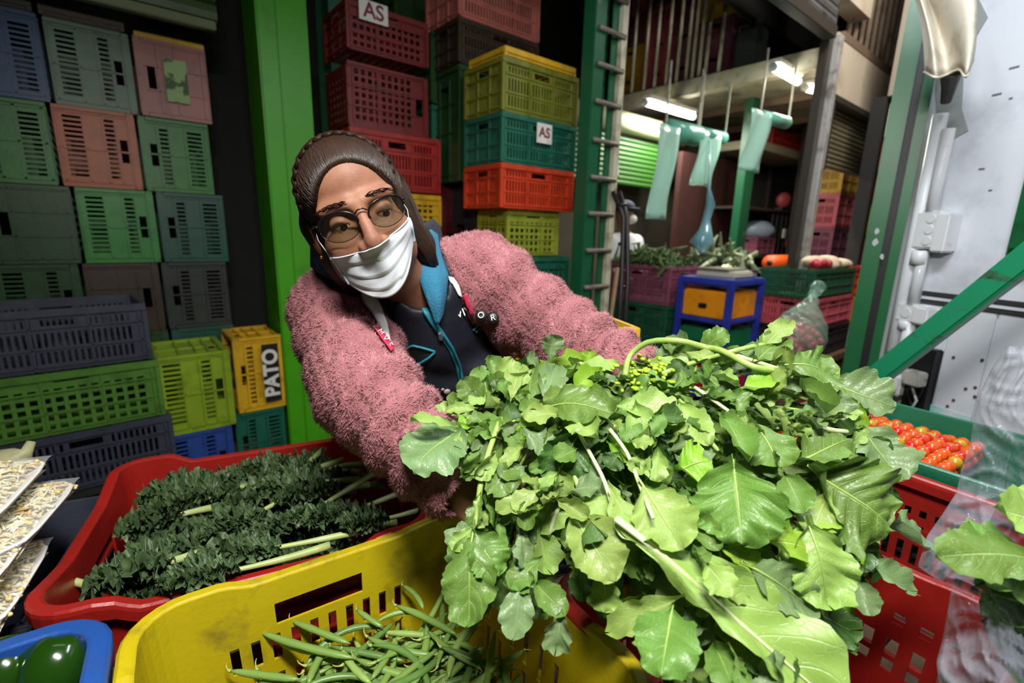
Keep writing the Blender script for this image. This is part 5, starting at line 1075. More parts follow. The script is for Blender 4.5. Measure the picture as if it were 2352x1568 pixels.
def f_head(P):
    Q = (P - HC) @ HL.T; X, Y, Z = Q[..., 0], Q[..., 1], Q[..., 2]
    d = s_ell(Q, (0, -.018, .035), (.073, .094, .084))
    d = smin(d, s_ell(Q, (0, .028, -.040), (.061, .062, .080)), .02)
    d = smin(d, s_ell(Q, (0, .052, -.092), (.034, .034, .027)), .025)
    d = smin(d, s_ell(Q, (0, .040, .050), (.057, .045, .045)), .03)
    for s in (-1, 1):
        d = smin(d, s_ell(Q, (s * .040, .058, -.036), (.027, .028, .024)), .018)
        d = smin(d, s_cap(Q, np.array([s * .012, .086, .018]), np.array([s * .050, .072, .020]), .010, .009), .014)
        d = smin(d, s_ell(Q, (s * .055, .01, -.06), (.016, .04, .04)), .02)
        d = smin(d, s_ell(Q, (s * .079, -.012, -.012), (.009, .018, .032)), .008); d = smax(d, -s_ell(Q, (s * .086, -.006, -.008), (.006, .011, .020)), .005)
    for s in (-1, 1):
        d = smax(d, -s_ell(Q, (s * .034, .098, -.002), (.022, .020, .014)), .012)
        d = smin(d, s_ell(Q, (s * .033, .068, -.004), (.0165, .0165, .0150)), .004)
        slit = s_ell(Q, (s * .033, .084, -.0090), (.0140, .012, .0026)); d = smax(d, -slit, .002)
    d = smin(d, s_cap(Q, np.array([0, .086, .012]), np.array([0, .110, -.034]), .0075, .0105), .012)
    d = smin(d, s_ell(Q, (0, .111, -.040), (.0125, .012, .011)), .006)
    for s in (-1, 1):
        d = smin(d, s_ell(Q, (s * .0145, .100, -.044), (.0095, .012, .009)), .005); d = smax(d, -s_ell(Q, (s * .0075, .110, -.052), (.0042, .006, .004)), .003)
    d = smin(d, s_ell(Q, (0, .090, -.070), (.022, .012, .006)), .006); d = smin(d, s_ell(Q, (0, .088, -.079), (.019, .012, .006)), .005); d = smax(d, -s_ell(Q, (0, .103, -.0745), (.018, .008, .0012)), .003)
    n0 = hw(0, -.025, -.07); d = smin(d, s_cap(P, n0, NB, .050, .056), .03); d = smin(d, s_cap(P, NB, NB - TA * .06, .062, .075), .03)
    return d
V1, F1 = nets(f_head, HC - np.array([.19, .2, .26]), HC + np.array([.24, .28, .16]), .0028)
mb_body = MB().add(V1, F1)
def f_torso(P):
    Q = (P - CH) @ AT.T; d = s_ell(Q, (0, 0, 0), (.175, .108, .21))
    W_ = (P - WA) @ AT.T; d = smin(d, s_ell(W_, (0, -.005, 0), (.155, .105, .17)), .05)
    H_ = P - HIP; d = smin(d, s_ell(H_, (0, 0, 0), (.175, .14, .15)), .06)
    for s in (-1, 1): d = smin(d, s_ell(Q, (s * .075, .088, -.055), (.07, .055, .07)), .03)
    d = smin(d, s_cap(P, RS + TS * .02, LS - TS * .02, .062, .062), .05); return d
def f_legs(P):
    d = f_torso(P)
    for s, ft in zip((-1, 1), FT):
        h_ = HIP + np.array([s * .09, 0, -.08]); k_ = (h_ + ft) / 2 + np.array([0, -.03, .03]); a_ = ft + np.array([0, 0, .09])
        d = smin(d, s_cap(P, h_, k_, .088, .058), .04); d = smin(d, s_cap(P, k_, a_, .055, .036), .02); d = smin(d, s_cap(P, ft + np.array([0, .03, .045]), ft + np.array([0, -.13, .035]), .04, .03), .02)
    return np.maximum(d, .004 - P[..., 2])
lo = np.minimum(np.minimum(HIP, NB), RS) - .22; hi = np.maximum(np.maximum(HIP, NB), LS) + .22; lo[2] = -.01
V2, F2 = nets(f_legs, lo, hi, .014); mb_body.add(V2, F2)
# arms with five-fingered hands closing on the stems
def hand_fn(Wp, d, pal, thumb):
    """Wp wrist, d direction of the fingers, pal palm normal (inside), thumb side"""
    side = thumb; segs = []
    for k, (o, L) in enumerate(((-.030, .062), (-.010, .074), (.011, .070), (.030, .056))):
        b = Wp + d * .088 - side * o * 1.0 + pal * .004; j1 = b + (d * .8 + pal * .6) / 1.0 * L * .48; j2 = j1 + (d * .25 + pal * .95) * L * .34; j3 = j2 + (-d * .35 + pal * .9) * L * .26
        segs += [(b - d * .03, b, .0105, .0098), (b, j1, .0098, .0088), (j1, j2, .0088, .0078), (j2, j3, .0078, .0066)]
    t0 = Wp + d * .03 + side * .028; t1 = t0 + d * .035 + side * .026 + pal * .012; t2 = t1 + d * .022 + side * .002 + pal * .026
    segs += [(t0, t1, .014, .0105), (t1, t2, .0105, .008)]
    c = Wp + d * .052; A_ = np.stack([side, pal, d])
    def f(P):
        q = s_ell(P, c, (.041, .016, .052), A_); q = smin(q, s_cap(P, Wp - d * .05, Wp + d * .02, .027, .025), .018)
        for a, b, ra, rb in segs: q = smin(q, s_cap(P, a, b, ra, rb), .004)
        return q
    return f, c
def nrm(a): return a / np.linalg.norm(a)
hands = []
for Wp, El, tgt, thumb in ((RW, RE, at(1130, 1165, .715), _U), (LW, LE, at(1500, 960, .83), _U)):
    d = nrm(tgt - Wp); pal = nrm(np.cross(d, _U)); pal = pal if (pal @ (_R if Wp is RW else -_R)) > 0 else -pal; pal = nrm(pal + _F * .2); pal = nrm(pal - d * (pal @ d)); th = nrm(np.cross(pal, d)); th = th if th @ _U > 0 else -th
    f, c = hand_fn(Wp, d, pal, th); Vh, Fh = nets(f, c - .13, c + .13, .0034); mb_body.add(Vh, Fh)
    fo = lambda P, a=El, b=Wp: s_cap(P, a, b, .045, .028); l_ = np.minimum(El, Wp) - .07; h_ = np.maximum(El, Wp) + .07; Vh, Fh = nets(fo, l_, h_, .009); mb_body.add(Vh, Fh)
for S, E in ((RS, RE), (LS, LE)):
    fo = lambda P, a=S, b=E: s_cap(P, a, b, .055, .046); Vh, Fh = nets(fo, np.minimum(S, E) - .07, np.maximum(S, E) + .07, .012); mb_body.add(Vh, Fh)
m_skin = M('skin', (136, 92, 70), .56, dirt=(108, 70, 53), dirt_scale=18, dirt_lo=.45, dirt_hi=.75, bump=.10, bump_scale=420, sss=.12, spec=.35)
part('body', mb_body, m_skin, woman, True)
# eyes, brows
m_scl = M('sclera', (205, 196, 186), .2); m_iris = M('iris', (44, 26, 18), .12); m_hair = M('hair_dark_brown', (30, 17, 11), .5, dirt=(46, 28, 18), dirt_scale=30, dirt_lo=.45, dirt_hi=.7, bump=.3, bump_scale=120, spec=.15)
for s in (-1, 1):
    e = part('eye', MB().ball(hw(s * .033, .0695, -.0045), .0135, 18, 12), m_scl, woman, True)
    g = nrm(np.array([.26, 1.0, -.60])); c_ = hw(*(np.array([s * .033, .0695, -.0045]) + g * .0088)); part('iris', MB().ball(c_, .0070, 14, 9), m_iris, e, True)
    b = MB()
    for k in range(46):
        t = k / 45; x = s * (.014 + .040 * t); y = .0955 - .020 * t ** 1.6; z = .0185 + .0060 * math.sin(PI * (.2 + .6 * t)) - .003 * t; q = hw(x, y, z + random.uniform(-.0022, .0022))
        b.tube([q, q + hx * s * .005 + hz * .0022 * (1 - t) + hy * .0006, q + hx * s * .009 + hy * -.001], [.0005, .0004, .0002], 4)
    part('eyebrow', b, m_hair, woman)
    l = MB()
    for k in range(16):
        t = k / 15; p_ = hw(s * .033 + (t - .5) * .027, .0845 - .012 * abs(t - .5) ** 1.5 * 4, -.0045); l.tube([p_, p_ + hy * .004 - hz * .002, p_ + hy * .0065 - hz * .0015], [.0005, .0004, .0002], 4)
    part('eyelashes', l, m_iris, woman)
# hair: combed shell, braid across the crown, long strands behind the left cheek
def f_hair(P):
    Q = (P - HC) @ HL.T; X, Y, Z = Q[..., 0], Q[..., 1], Q[..., 2]
    d = s_ell(Q, (0, -.024, .033), (.081, .102, .093))
    d = smin(d, s_ell(Q, (-.058, -.035, -.035), (.026, .050, .075)), .02)
    d = smin(d, s_ell(Q, (.060, -.040, -.02), (.024, .052, .065)), .02)
    d = smin(d, s_cap(Q, np.array([.066, -.030, .02]), np.array([.084, -.035, -.085]), .030, .021), .02)
    d = smin(d, s_cap(Q, np.array([.084, -.035, -.085]), np.array([.092, -.05, -.14]), .021, .012), .02)
    d = smin(d, s_cap(Q, np.array([-.066, -.04, .0]), np.array([-.055, -.06, -.12]), .03, .02), .02)
    d = smin(d, s_ell(Q, (0, .036, .048), (.066, .053, .056)), .02)
    face = s_ell(Q, (0, .092, -.030), (.069, .080, .103)); d = smax(d, -face, .006)
    low = s_ell(Q, (0, .03, -.10), (.062, .09, .10)); d = smax(d, -low, .01)
    return d
V, Fq = nets(f_hair, HC - np.array([.17, .17, .24]), HC + np.array([.26, .24, .17]), .0034)
hair = part('hair', MB().add(V, Fq), m_hair, woman, True)
htree = BVHTree.FromPolygons([tuple(v) for v in V], [tuple(int(i) for i in f) for f in Fq])
bvh = BVHTree.FromPolygons([tuple(v) for v in V1], [tuple(int(i) for i in f) for f in F1])
st = MB(); rh = random.Random(2)
for k in range(760):
    x0 = rh.uniform(-.066, .066); z0 = -.030 + .103 * math.sqrt(max(0, 1 - (x0 / .069) ** 2)) * 1.015; q0 = np.array([x0, .12, z0]); h = bvh.ray_cast(Vector(HC + HL.T @ q0), Vector(-hy)); pts = []
    if h[0] is None: continue
    p0 = HL @ (np.array(h[0]) - HC); sgn = rh.uniform(.9, 1.1)
    pts.append(np.array(h[0]) + hy * .0004 - hz * rh.uniform(0, .004))
    for j in range(1, 14):
        t = (j / 13) ** 1.9 * .985 + .015; q = p0 * (1 - t) + np.array([x0 * 1.05 * sgn, -.10, .03 + .35 * p0[2]]) * t; q[2] += .06 * math.sin(PI * t) * (.3 + p0[2] / .1); q[1] += .02 * math.sin(PI * t); w_ = HC + HL.T @ q; h = htree.find_nearest(Vector(w_)); n_ = np.array(h[1]); n_ = n_ if n_ @ (np.array(h[0]) - HC) > 0 else -n_; pts.append(np.array(h[0]) + n_ * rh.uniform(.0006, .0022))
    st.tube(pts, [.0003, .0007] + [.0011] * 11 + [.0004], 4)
for k in range(170):
    a = rh.uniform(-1, 1); b_ = rh.uniform(0, 1); pts = []
    for j in range(8):
        t = j / 7; q = np.array([.052 + .012 * a + .040 * t + .016 * b_, .045 - .055 * t - .04 * b_ * (1 - t), .060 - .20 * t + .01 * a]); w_ = HC + HL.T @ q; h = htree.find_nearest(Vector(w_)); s_ = 1 if (np.array(h[1]) @ (w_ - HC)) > 0 else -1; pts.append(np.array(h[0]) + np.array(h[1]) * rh.uniform(.0008, .0025) * s_)
    st.tube(pts, [.0004] + [.0010] * 6 + [.0003], 4)
sp = part('hair_strands', st, M('hair_strand', (44, 27, 18), .48, vary=.3, dirt_scale=40), woman, True); sp['kind'] = 'stuff'
br = MB(); nb_ = 30
for k in range(nb_):
    t = k / (nb_ - 1); an = math.radians(-88 + 170 * t); q = np.array([.078 * math.sin(an), .030 - .012 * math.cos(an), .035 + .086 * math.cos(an)]); w_ = HC + HL.T @ q; h = htree.find_nearest(Vector(w_)); nr_ = nrm(w_ - HC); tang = nrm(HL.T @ np.array([math.cos(an), 0, -math.sin(an)])); sd = nrm(np.cross(tang, nr_)); off = sd * (.0042 if k % 2 else -.0042); ax_ = nrm(tang + sd * (.6 if k % 2 else -.6)); A_ = np.stack([ax_, np.cross(nr_, ax_), nr_])
    br.ball(np.array(h[0]) + off + nr_ * .0035, (.0095, .0052, .0050), 10, 7, A_)
part('braid', br, m_hair, woman, True)
# glasses
m_frame = M('frame_metal', (30, 22, 24), .22, metal=.5); m_lens = film('lens_glass', (60, 64, 60), .975, .03, (206, 210, 198))
gl = part('glasses', MB().tube([hw(-.009, .100, .004), hw(-.004, .1045, .008), hw(.004, .1045, .008), hw(.009, .100, .004)], .0011, 8), m_frame, woman, True)
for s in (-1, 1):
    ring = []
    for k in range(41):
        a = 2 * PI * k / 40; x = .0365 + .0280 * (abs(math.cos(a)) ** .9) * math.copysign(1, math.cos(a)); z = -.008 + .0205 * (abs(math.sin(a)) ** .85) * math.copysign(1, math.sin(a)) + (.003 if math.cos(a) > 0 else 0) * abs(math.cos(a)); y = .1005 - .020 * ((x - .008) / .06) ** 2 - .0; ring.append(hw(s * x, y, z))
    top = ring[0:21]; low = ring[20:41]
    part('upper_rim', MB().tube(top, .0015, 8, flat=1.5), m_frame, gl, True); part('lower_rim', MB().tube(low, .0006, 6), m_frame, gl, True)
    cc = sum(ring[:-1]) / 40; n_ = 40; fan = MB(); fan.add(ring[:-1] + [cc + hy * .001], [(k, (k + 1) % n_, n_) for k in range(n_)]); part('lens', fan, m_lens, gl, True)
    part('temple', MB().tube([hw(s * .0655, .083, .002), hw(s * .070, .072, .004), hw(s * .077, .02, .0), hw(s * .078, -.02, -.004), hw(s * .076, -.035, -.02)], [.0022, .0018, .0014, .0014, .0016], 8), m_frame, gl, True)
    part('nose_pad', MB().ball(hw(s * .0095, .0965, -.008), (.002, .003, .004), 8, 6, HL), m_lens, gl, True)
    part('earring', MB().ball(hw(s * .082, -.006, -.046), .0032, 10, 7), M('gold', (212, 170, 90), .25, metal=.9), woman, True)
# surgical mask: pleated sheet fitted over the face by casting onto it
nu, nvv = 34, 26; MG = []
top_l, top_m, top_r = (-.066, -.046), (0, -.047), (.066, -.028); bot_l, bot_m, bot_r = (-.058, -.094), (0, -.128), (.062, -.066)
def quad(a, b, c, t): 
    k1, k2, k3 = (1 - t) * (1 - 2 * t), 4 * t * (1 - t), t * (2 * t - 1); return a[0] * k1 + b[0] * k2 + c[0] * k3, a[1] * k1 + b[1] * k2 + c[1] * k3
for i in range(nu):
    u_ = i / (nu - 1); row = []
    a = quad(top_l, top_m, top_r, u_); b = quad(bot_l, bot_m, bot_r, u_)
    for j in range(nvv):
        t = j / (nvv - 1); x = a[0] * (1 - t) + b[0] * t; z = a[1] * (1 - t) + b[1] * t
        yb_ = .112 * math.sqrt(max(.05, 1 - (x / .080) ** 2)) - .006 - .020 * max(0, t - .45) ** 1.5 + .014 * math.exp(-(x / .02) ** 2) * (1 - t) ** 1.5
        h = bvh.ray_cast(Vector(HC + HL.T @ np.array([x, .2, z])), Vector(-hy)); ys = (np.array(h[0]) - HC) @ hy + .0035 if h[0] is not None else yb_ - .01
        y = max(ys, yb_ - .012) 
        row.append(HC + HL.T @ np.array([x, y, z]))
    MG.append(row)
MG = np.array(MG)
for _ in range(14): MG[1:-1, 1:-1] = MG[1:-1, 1:-1] * .4 + .15 * (MG[:-2, 1:-1] + MG[2:, 1:-1] + MG[1:-1, :-2] + MG[1:-1, 2:])
for i in range(nu):
    u_ = i / (nu - 1); e_ = min(1, 6 * min(u_, 1 - u_))
    for j in range(nvv):
        t = j / (nvv - 1); MG[i, j] += hy * (.0035 + .0045 * math.exp(-((u_ - .5) / .22) ** 2) * math.exp(-((t - .12) / .3) ** 2) + .0030 * ((t * 3.4 + .15 + .05 * math.sin(5 * u_)) % 1) * e_ + .0016 * math.sin(19 * u_ + 9 * t + 2 * math.sin(7 * t)) * math.sin(PI * t) * math.sin(PI * u_))
m_mask = M('mask_white', (190, 194, 200), .75, bump=.06, bump_scale=300); m_maskb = M('mask_edge', (176, 196, 214), .7)
mk = part('face_mask', MB().grid(MG), m_mask, woman, True); so = mk.modifiers.new('t', 'SOLIDIFY'); so.thickness = .0012; so.offset = 1
for i in (0, nu - 1): part('side_hem', MB().tube([MG[i][j] + hy * .0012 for j in range(nvv)], .0030, 6, flat=.5), m_maskb, mk, True)
part('nose_hem', MB().tube([MG[i][0] + hy * .0004 for i in range(nu)], .0011, 6), m_mask, mk, True)
for i, s in ((0, -1), (nu - 1, 1)): part('ear_loop', MB().tube([MG[i][1], hw(s * .074, .03, -.018), hw(s * .072, -.01, .01), hw(s * .074, -.03, -.02), hw(s * .072, -.005, -.05), hw(s * .066, .03, -.07), MG[i][-2]], .0007, 6), m_mask, mk, True)
# trousers, shoes
def f_tr(P): return np.maximum(f_legs(P) - .012, np.maximum(P[..., 2] - HIP[2] - .02, .08 - P[..., 2]))
Vt, Ft = nets(f_tr, lo, np.array([hi[0], hi[1], HIP[2] + .08]), .015); part('trousers', MB().add(Vt, Ft), M('dark_trousers', (34, 36, 44), .85), woman, True)
for ft in FT: part('shoe', MB().ball(ft + np.array([0, -.05, .045]), (.05, .125, .05), 16, 10).cbox(ft + np.array([0, -.05, .012]), (.09, .24, .022)), M('shoe_black', (26, 26, 28), .6), woman, True)
# vest: dark shell over the torso
def f_vest(P):
    Q = (P - CH) @ AT.T; f = .003 * np.sin(Q[..., 0] * 60 + Q[..., 2] * 45 + 2 * np.sin(Q[..., 2] * 30)) * np.exp(-((Q[..., 0]) / .16) ** 2)
    d = smin(f_torso(P), s_cap(P, NB - TA * .09, NB - TA * .01, .086, .066), .04)
    d = d - .012 + f * .6; d = smax(d, -s_cap(P, NB + TA * .035 + TN * .03, NB + TA * .2 + TN * .06, .050, .075), .01)
    return np.maximum(np.maximum(d, -(f_head(P) - .010) if False else d), HIP[2] - .12 - P[..., 2])
lv = lo.copy(); lv[2] = HIP[2] - .15
Vv, Fv = nets(f_vest, lv, hi, .0075)
m_vest = M('vest_navy', (24, 27, 38), .55, bump=.25, bump_scale=45, spec=.4); part('vest', MB().add(Vv, Fv), m_vest, woman, True)
vtree = BVHTree.FromPolygons([tuple(v) for v in Vv], [tuple(int(i) for i in f) for f in Fv])
def onto(tree, x, y, off=.004):
    r = ray(x, y); h = tree.ray_cast(Vector(CAM), Vector(r / np.linalg.norm(r)))
    if h[0] is None: return None
    n_ = np.array(h[1]); n_ = n_ if n_ @ r < 0 else -n_; return np.array(h[0]) + n_ * off
def line_on(tree, pts, r, off=.003, n=24, nn=8, flat=1.):
    out = []
    for k in range(n):
        t = k / (n - 1) * (len(pts) - 1); i = min(int(t), len(pts) - 2); f = t - i; q = onto(tree, pts[i][0] * (1 - f) + pts[i + 1][0] * f, pts[i][1] * (1 - f) + pts[i + 1][1] * f, off)
        if q is not None: out.append(q)
    return MB().tube(out, r, nn, flat=flat) if len(out) > 2 else MB()
m_teal = M('teal_zip', (30, 120, 138), .5, bump=.3, bump_scale=200); m_tealf = M('teal_fleece', (36, 104, 134), .9, bump=.5, bump_scale=220)
zp = part('zip_tape', line_on(vtree, [(965, 690), (988, 730), (1012, 765), (1035, 800), (1052, 840), (1062, 880), (1066, 930)], .0065, .001, 30), m_teal, woman, True)
part('zip_teeth', line_on(vtree, [(1012, 765), (1035, 800), (1052, 840), (1062, 880), (1066, 930)], .0022, .0075, 30), M('zip_dark', (18, 60, 74), .4), zp, True)
q = onto(vtree, 1008, 768, .009)
if q is not None: part('zip_pull', MB().cbox(q, (.008, .006, .02), AT, .002), M('zip_metal', (170, 180, 190), .25, metal=.8), zp)
part('collar_piping', line_on(vtree, [(965, 690), (975, 715), (990, 738), (1005, 760)], .004, .004, 14), m_teal, woman, True)
pk_ = part('pocket_piping', line_on(vtree, [(914, 818), (930, 800), (948, 792), (970, 797), (1000, 806), (985, 820), (965, 832), (945, 838), (925, 834), (914, 822)], .0026, .003, 40), m_teal, woman, True)
P_in = [onto(vtree, *p, .0022) for p in [(918, 818), (932, 803), (948, 796), (970, 801), (994, 808), (980, 820), (962, 829), (945, 834), (926, 830)]]
if all(p is not None for p in P_in): c_ = sum(P_in) / len(P_in); part('pocket_opening', MB().add(P_in + [c_], [(k, (k + 1) % 9, 9) for k in range(9)]), m_black, pk_)
part('pocket_piping', line_on(vtree, [(1085, 758), (1095, 745), (1112, 737), (1105, 750), (1090, 762)], .0026, .003, 20), m_teal, woman, True)
for x, y, r_ in ((1027, 897, .0075), (1016, 892, .004)):
    q = onto(vtree, x, y, .004)
    if q is not None: part('snap_button', MB().ball(q, (r_, r_ * .5, r_), 12, 8, AT), M('snap', (170, 150, 150), .3), woman, True)
q = onto(vtree, 1063, 716, .004)
if q is not None: letter('VIV', .022, q, nrm(_R * .9 + _U * .35), nrm(_U * .9 - _R * .35), m_white, woman, depth=.0008)
# fleece jacket
POLY = []
def tl(x, y): 
    q = onpl(x, y, CH + TN * .10, TN); q = (q - CH) @ AT.T; return q[0], q[2]
POLY = [tl(*p) for p in [(838, 640), (858, 700), (892, 775), (930, 840), (955, 900), (965, 980), (1160, 980), (1160, 880), (1148, 800), (1128, 742), (1085, 722), (1056, 668), (1035, 610), (960, 560), (860, 580)]]
def folds(P, a, b, amp, fr, ph):
    a = np.asarray(a); ab = np.asarray(b) - a; L = np.linalg.norm(ab); t = ((P - a) @ ab) / (L * L); q = P - a - t[..., None] * ab; w_ = np.arctan2(q @ nrm(np.cross(ab, _F)), q @ _F)
    return amp * np.sin(fr * t + 1.1 * np.sin(w_ * 1.0 + ph) + ph) * np.exp(-((t - .5) / .55) ** 4)
def f_jacket(P):
    Q = (P - CH) @ AT.T; t = f_torso(P) - .026
    t = smin(t, s_cap(P, RS, LS, .072, .074), .03)
    t = np.maximum(t, HIP[2] - .06 - P[..., 2])
    pol = s_poly(Q[..., [0, 2]], POLY); cut = np.maximum(-pol, Q[..., 1] * -1 + .0) * -1
    # opening: inside the polygon and in front of the middle
    ins = np.maximum(pol, -Q[..., 1]); t = smax(t, -ins, .012)
    nk = s_cap(P, NB - TA * .03, NB + nrm(hw(0, 0, -.05) - NB) * .25, .076, .080); t = smax(t, -nk, .012)
    d1 = s_cap(P, RS, RE, .094, .084) ; d2 = s_cap(P, RE, RW, .083, .054); d3 = s_cap(P, LS, LE, .094, .080); d4 = s_cap(P, LE, LW, .078, .056)
    d1 = d1 + folds(P, RS, RE, .007, 15, .6); d2 = d2 + folds(P, RE, RW, .010, 22, 0.); d3 = d3 + folds(P, LS, LE, .008, 14, 2.); d4 = d4 + folds(P, LE, LW, .010, 20, 1.)
    a = smin(d1, d2, .025); b = smin(d3, d4, .03); d = smin(smin(t, a, .03), b, .03)
    cr = s_cap(P, RW + (RW - RE) * .02, RW + (RW - RE) * .3, .034, .034); cl_ = s_cap(P, LW + (LW - LE) * .02, LW + (LW - LE) * .3, .036, .036); d = smax(d, -cr, .006); d = smax(d, -cl_, .006)
    return d
jl = np.min([RS, RE, RW, LS, LE, LW, HIP, WA], 0) - .13; jh = np.max([RS, RE, RW, LS, LE, LW, NB], 0) + .13; jl[2] = max(jl[2], HIP[2] - .10)
Vj, Fj = nets(f_jacket, jl, jh, .0068)
m_fl = M('pink_fleece', (150, 98, 102), .95, dirt=(124, 76, 82), dirt_scale=9, dirt_lo=.4, dirt_hi=.7, bump=.5, bump_scale=260, spec=.15)
jk = part('jacket', MB().add(Vj, Fj), m_fl, woman, True)
jtree = BVHTree.FromPolygons([tuple(v) for v in Vj], [tuple(int(i) for i in f) for f in Fj])
# pile of the fleece: short tufts all over the jacket
tri = np.concatenate([Fj[:, [0, 1, 2]], Fj[:, [0, 2, 3]]]); A0, B0, C0 = Vj[tri[:, 0]], Vj[tri[:, 1]], Vj[tri[:, 2]]; nn_ = np.cross(B0 - A0, C0 - A0); ar = np.linalg.norm(nn_, axis=1) + 1e-12; NT = 120000
rg = np.random.default_rng(4); ix = rg.choice(len(tri), NT, p=ar / ar.sum()); r1_, r2_ = rg.random(NT), rg.random(NT); fl = r1_ + r2_ > 1; r1_[fl], r2_[fl] = 1 - r1_[fl], 1 - r2_[fl]
pp_ = A0[ix] + (B0 - A0)[ix] * r1_[:, None] + (C0 - A0)[ix] * r2_[:, None]; nv_ = nn_[ix] / ar[ix][:, None]
eps = 1e-3; test = f_jacket(pp_[:2000] + nv_[:2000] * .004) - f_jacket(pp_[:2000]); 
if np.mean(test) < 0: nv_ = -nv_
keep = ((pp_ - CAM) * nv_).sum(1) < .25 * np.linalg.norm(pp_ - CAM, axis=1); pp_, nv_ = pp_[keep], nv_[keep]; NT = len(pp_)
clump = np.stack([np.sin(pp_ @ np.array(k) + c) for k, c in (((260, 90, 130), 0), ((-110, 240, 170), 1), ((130, -190, 230), 2))], 1)
dr_ = nv_ + clump * .55 + rg.normal(0, .28, (NT, 3)) + np.array([0, 0, -.25]); dr_ /= np.linalg.norm(dr_, axis=1)[:, None]; t1 = np.cross(dr_, rg.normal(0, 1, (NT, 3))); t1 /= np.linalg.norm(t1, axis=1)[:, None]; t2 = np.cross(dr_, t1); Ln_ = rg.uniform(.004, .0075, NT)[:, None]; w0_ = rg.uniform(.0007, .0013, NT)[:, None]
tip = pp_ + dr_ * Ln_ + clump[:, [1, 2, 0]] * .0018; base = pp_ - nv_ * .001
Vt_ = np.stack([base + t1 * w0_, base - .5 * t1 * w0_ + .87 * t2 * w0_, base - .5 * t1 * w0_ - .87 * t2 * w0_, tip], 1).reshape(-1, 3) - ROOT
o4_ = np.arange(NT)[:, None] * 4; Ft_ = np.concatenate([o4_ + [0, 1, 3], o4_ + [1, 2, 3], o4_ + [2, 0, 3]])
me = bpy.data.meshes.new('fleece_pile'); me.vertices.add(len(Vt_)); me.vertices.foreach_set('co', Vt_.ravel()); me.loops.add(len(Ft_) * 3); me.loops.foreach_set('vertex_index', Ft_.ravel().astype(np.int32)); me.polygons.add(len(Ft_)); me.polygons.foreach_set('loop_start', np.arange(len(Ft_), dtype=np.int32) * 3); me.update(calc_edges=True); me.shade_smooth()
fp = link('fleece_pile', me, M('pink_pile', (178, 125, 128), .9, dirt=(148, 96, 101), dirt_scale=11, dirt_lo=.4, dirt_hi=.7, spec=.2), woman); fp['kind'] = 'stuff'
# lining strips, lettered zip tapes, chest letters, collar
m_lin = M('lining_white', (206, 202, 196), .8)
def ribbon(tree, L_, R_, off, name, mat, n=18, thick=.0025):
    g = []
    for k in range(n):
        t = k / (n - 1)
        def ev(pts): tt = t * (len(pts) - 1); i = min(int(tt), len(pts) - 2); f = tt - i; return pts[i][0] * (1 - f) + pts[i + 1][0] * f, pts[i][1] * (1 - f) + pts[i + 1][1] * f
        a, b = ev(L_), ev(R_); row = [onto(tree, a[0] * (1 - s) + b[0] * s, a[1] * (1 - s) + b[1] * s, off) for s in np.linspace(0, 1, 5)]
        if all(p is not None for p in row): g.append(row)
    if len(g) < 3: return None
    o = part(name, MB().grid(g), mat, woman, True); s_ = o.modifiers.new('t', 'SOLIDIFY'); s_.thickness = thick; s_.offset = 0; return o
def both(tree1, tree2): return tree1
class Near:
    def __init__(s, *t): s.t = t
    def ray_cast(s, o, d):
        best = (None, None, None, 1e9)
        for t in s.t:
            h = t.ray_cast(o, d)
            if h[0] is not None and h[3] < best[3]: best = h
        return best
jv = Near(jtree, vtree)
ribbon(jv, [(818, 648), (832, 695), (862, 740), (884, 782)], [(846, 655), (868, 700), (885, 745), (893, 790)], .005, 'lining_strip', m_lin)
ribbon(jv, [(1026, 632), (1038, 655), (1050, 678)], [(1040, 640), (1052, 660), (1058, 682)], .005, 'lining_strip', m_lin)
t_ = ribbon(jv, [(852, 752), (872, 785), (895, 815)], [(862, 748), (884, 782), (903, 812)], .008, 'lettered_tape', M('magenta_tape', (176, 34, 72), .6))
ribbon(jv, [(1066, 676), (1076, 700), (1083, 718)], [(1073, 674), (1083, 697), (1089, 714)], .008, 'lettered_tape', M('magenta_tape', (176, 34, 72), .6))
for x, y, s_ in ((858, 756, 'Z'), (869, 772, 'M'), (879, 788, 'V'), (891, 804, 'S')):
    q = onto(jv, x, y, .0105)
    if q is not None: letter(s_, .013, q, nrm(-_U * .8 + _R * .55), nrm(_R * .8 + _U * .55), m_white, woman, depth=.0006)
for x, y, s_ in ((1104, 716, 'O'), (1134, 722, 'R')):
    q = onto(jv, x, y, .012)
    if q is not None:
        pl_ = part('letter_patch', MB().ball(q - _F * -.004, (.012, .012, .004), 12, 8, np.stack([_R, _U, _F])), m_black, woman, True); letter(s_, .016, q - _F * .003, nrm(_R + _U * .2), nrm(_U - _R * .2), m_white, woman, depth=.001)
def sheet(name, rows, mat, thick=.006):
    g = np.array([[at(*p) for p in r] for r in rows]); 
    # refine
    def up(G): 
        n = G.shape[0]; o = []
        for k in np.linspace(0, n - 1, (n - 1) * 5 + 1): i = min(int(k), n - 2); f = k - i; f = f; o.append(G[i] * (1 - f) + G[i + 1] * f)
        return np.array(o)
    g = up(g); g = np.swapaxes(up(np.swapaxes(g, 0, 1)), 0, 1)
    for _ in range(3): g[1:-1, 1:-1] = (g[:-2, 1:-1] + g[2:, 1:-1] + g[1:-1, :-2] + g[1:-1, 2:]) / 4
    o = part(name, MB().grid(g), mat, woman, True); s_ = o.modifiers.new('t', 'SOLIDIFY'); s_.thickness = thick; s_.offset = 0; return o
m_col = M('collar_navy', (30, 33, 44), .8, bump=.3, bump_scale=150)
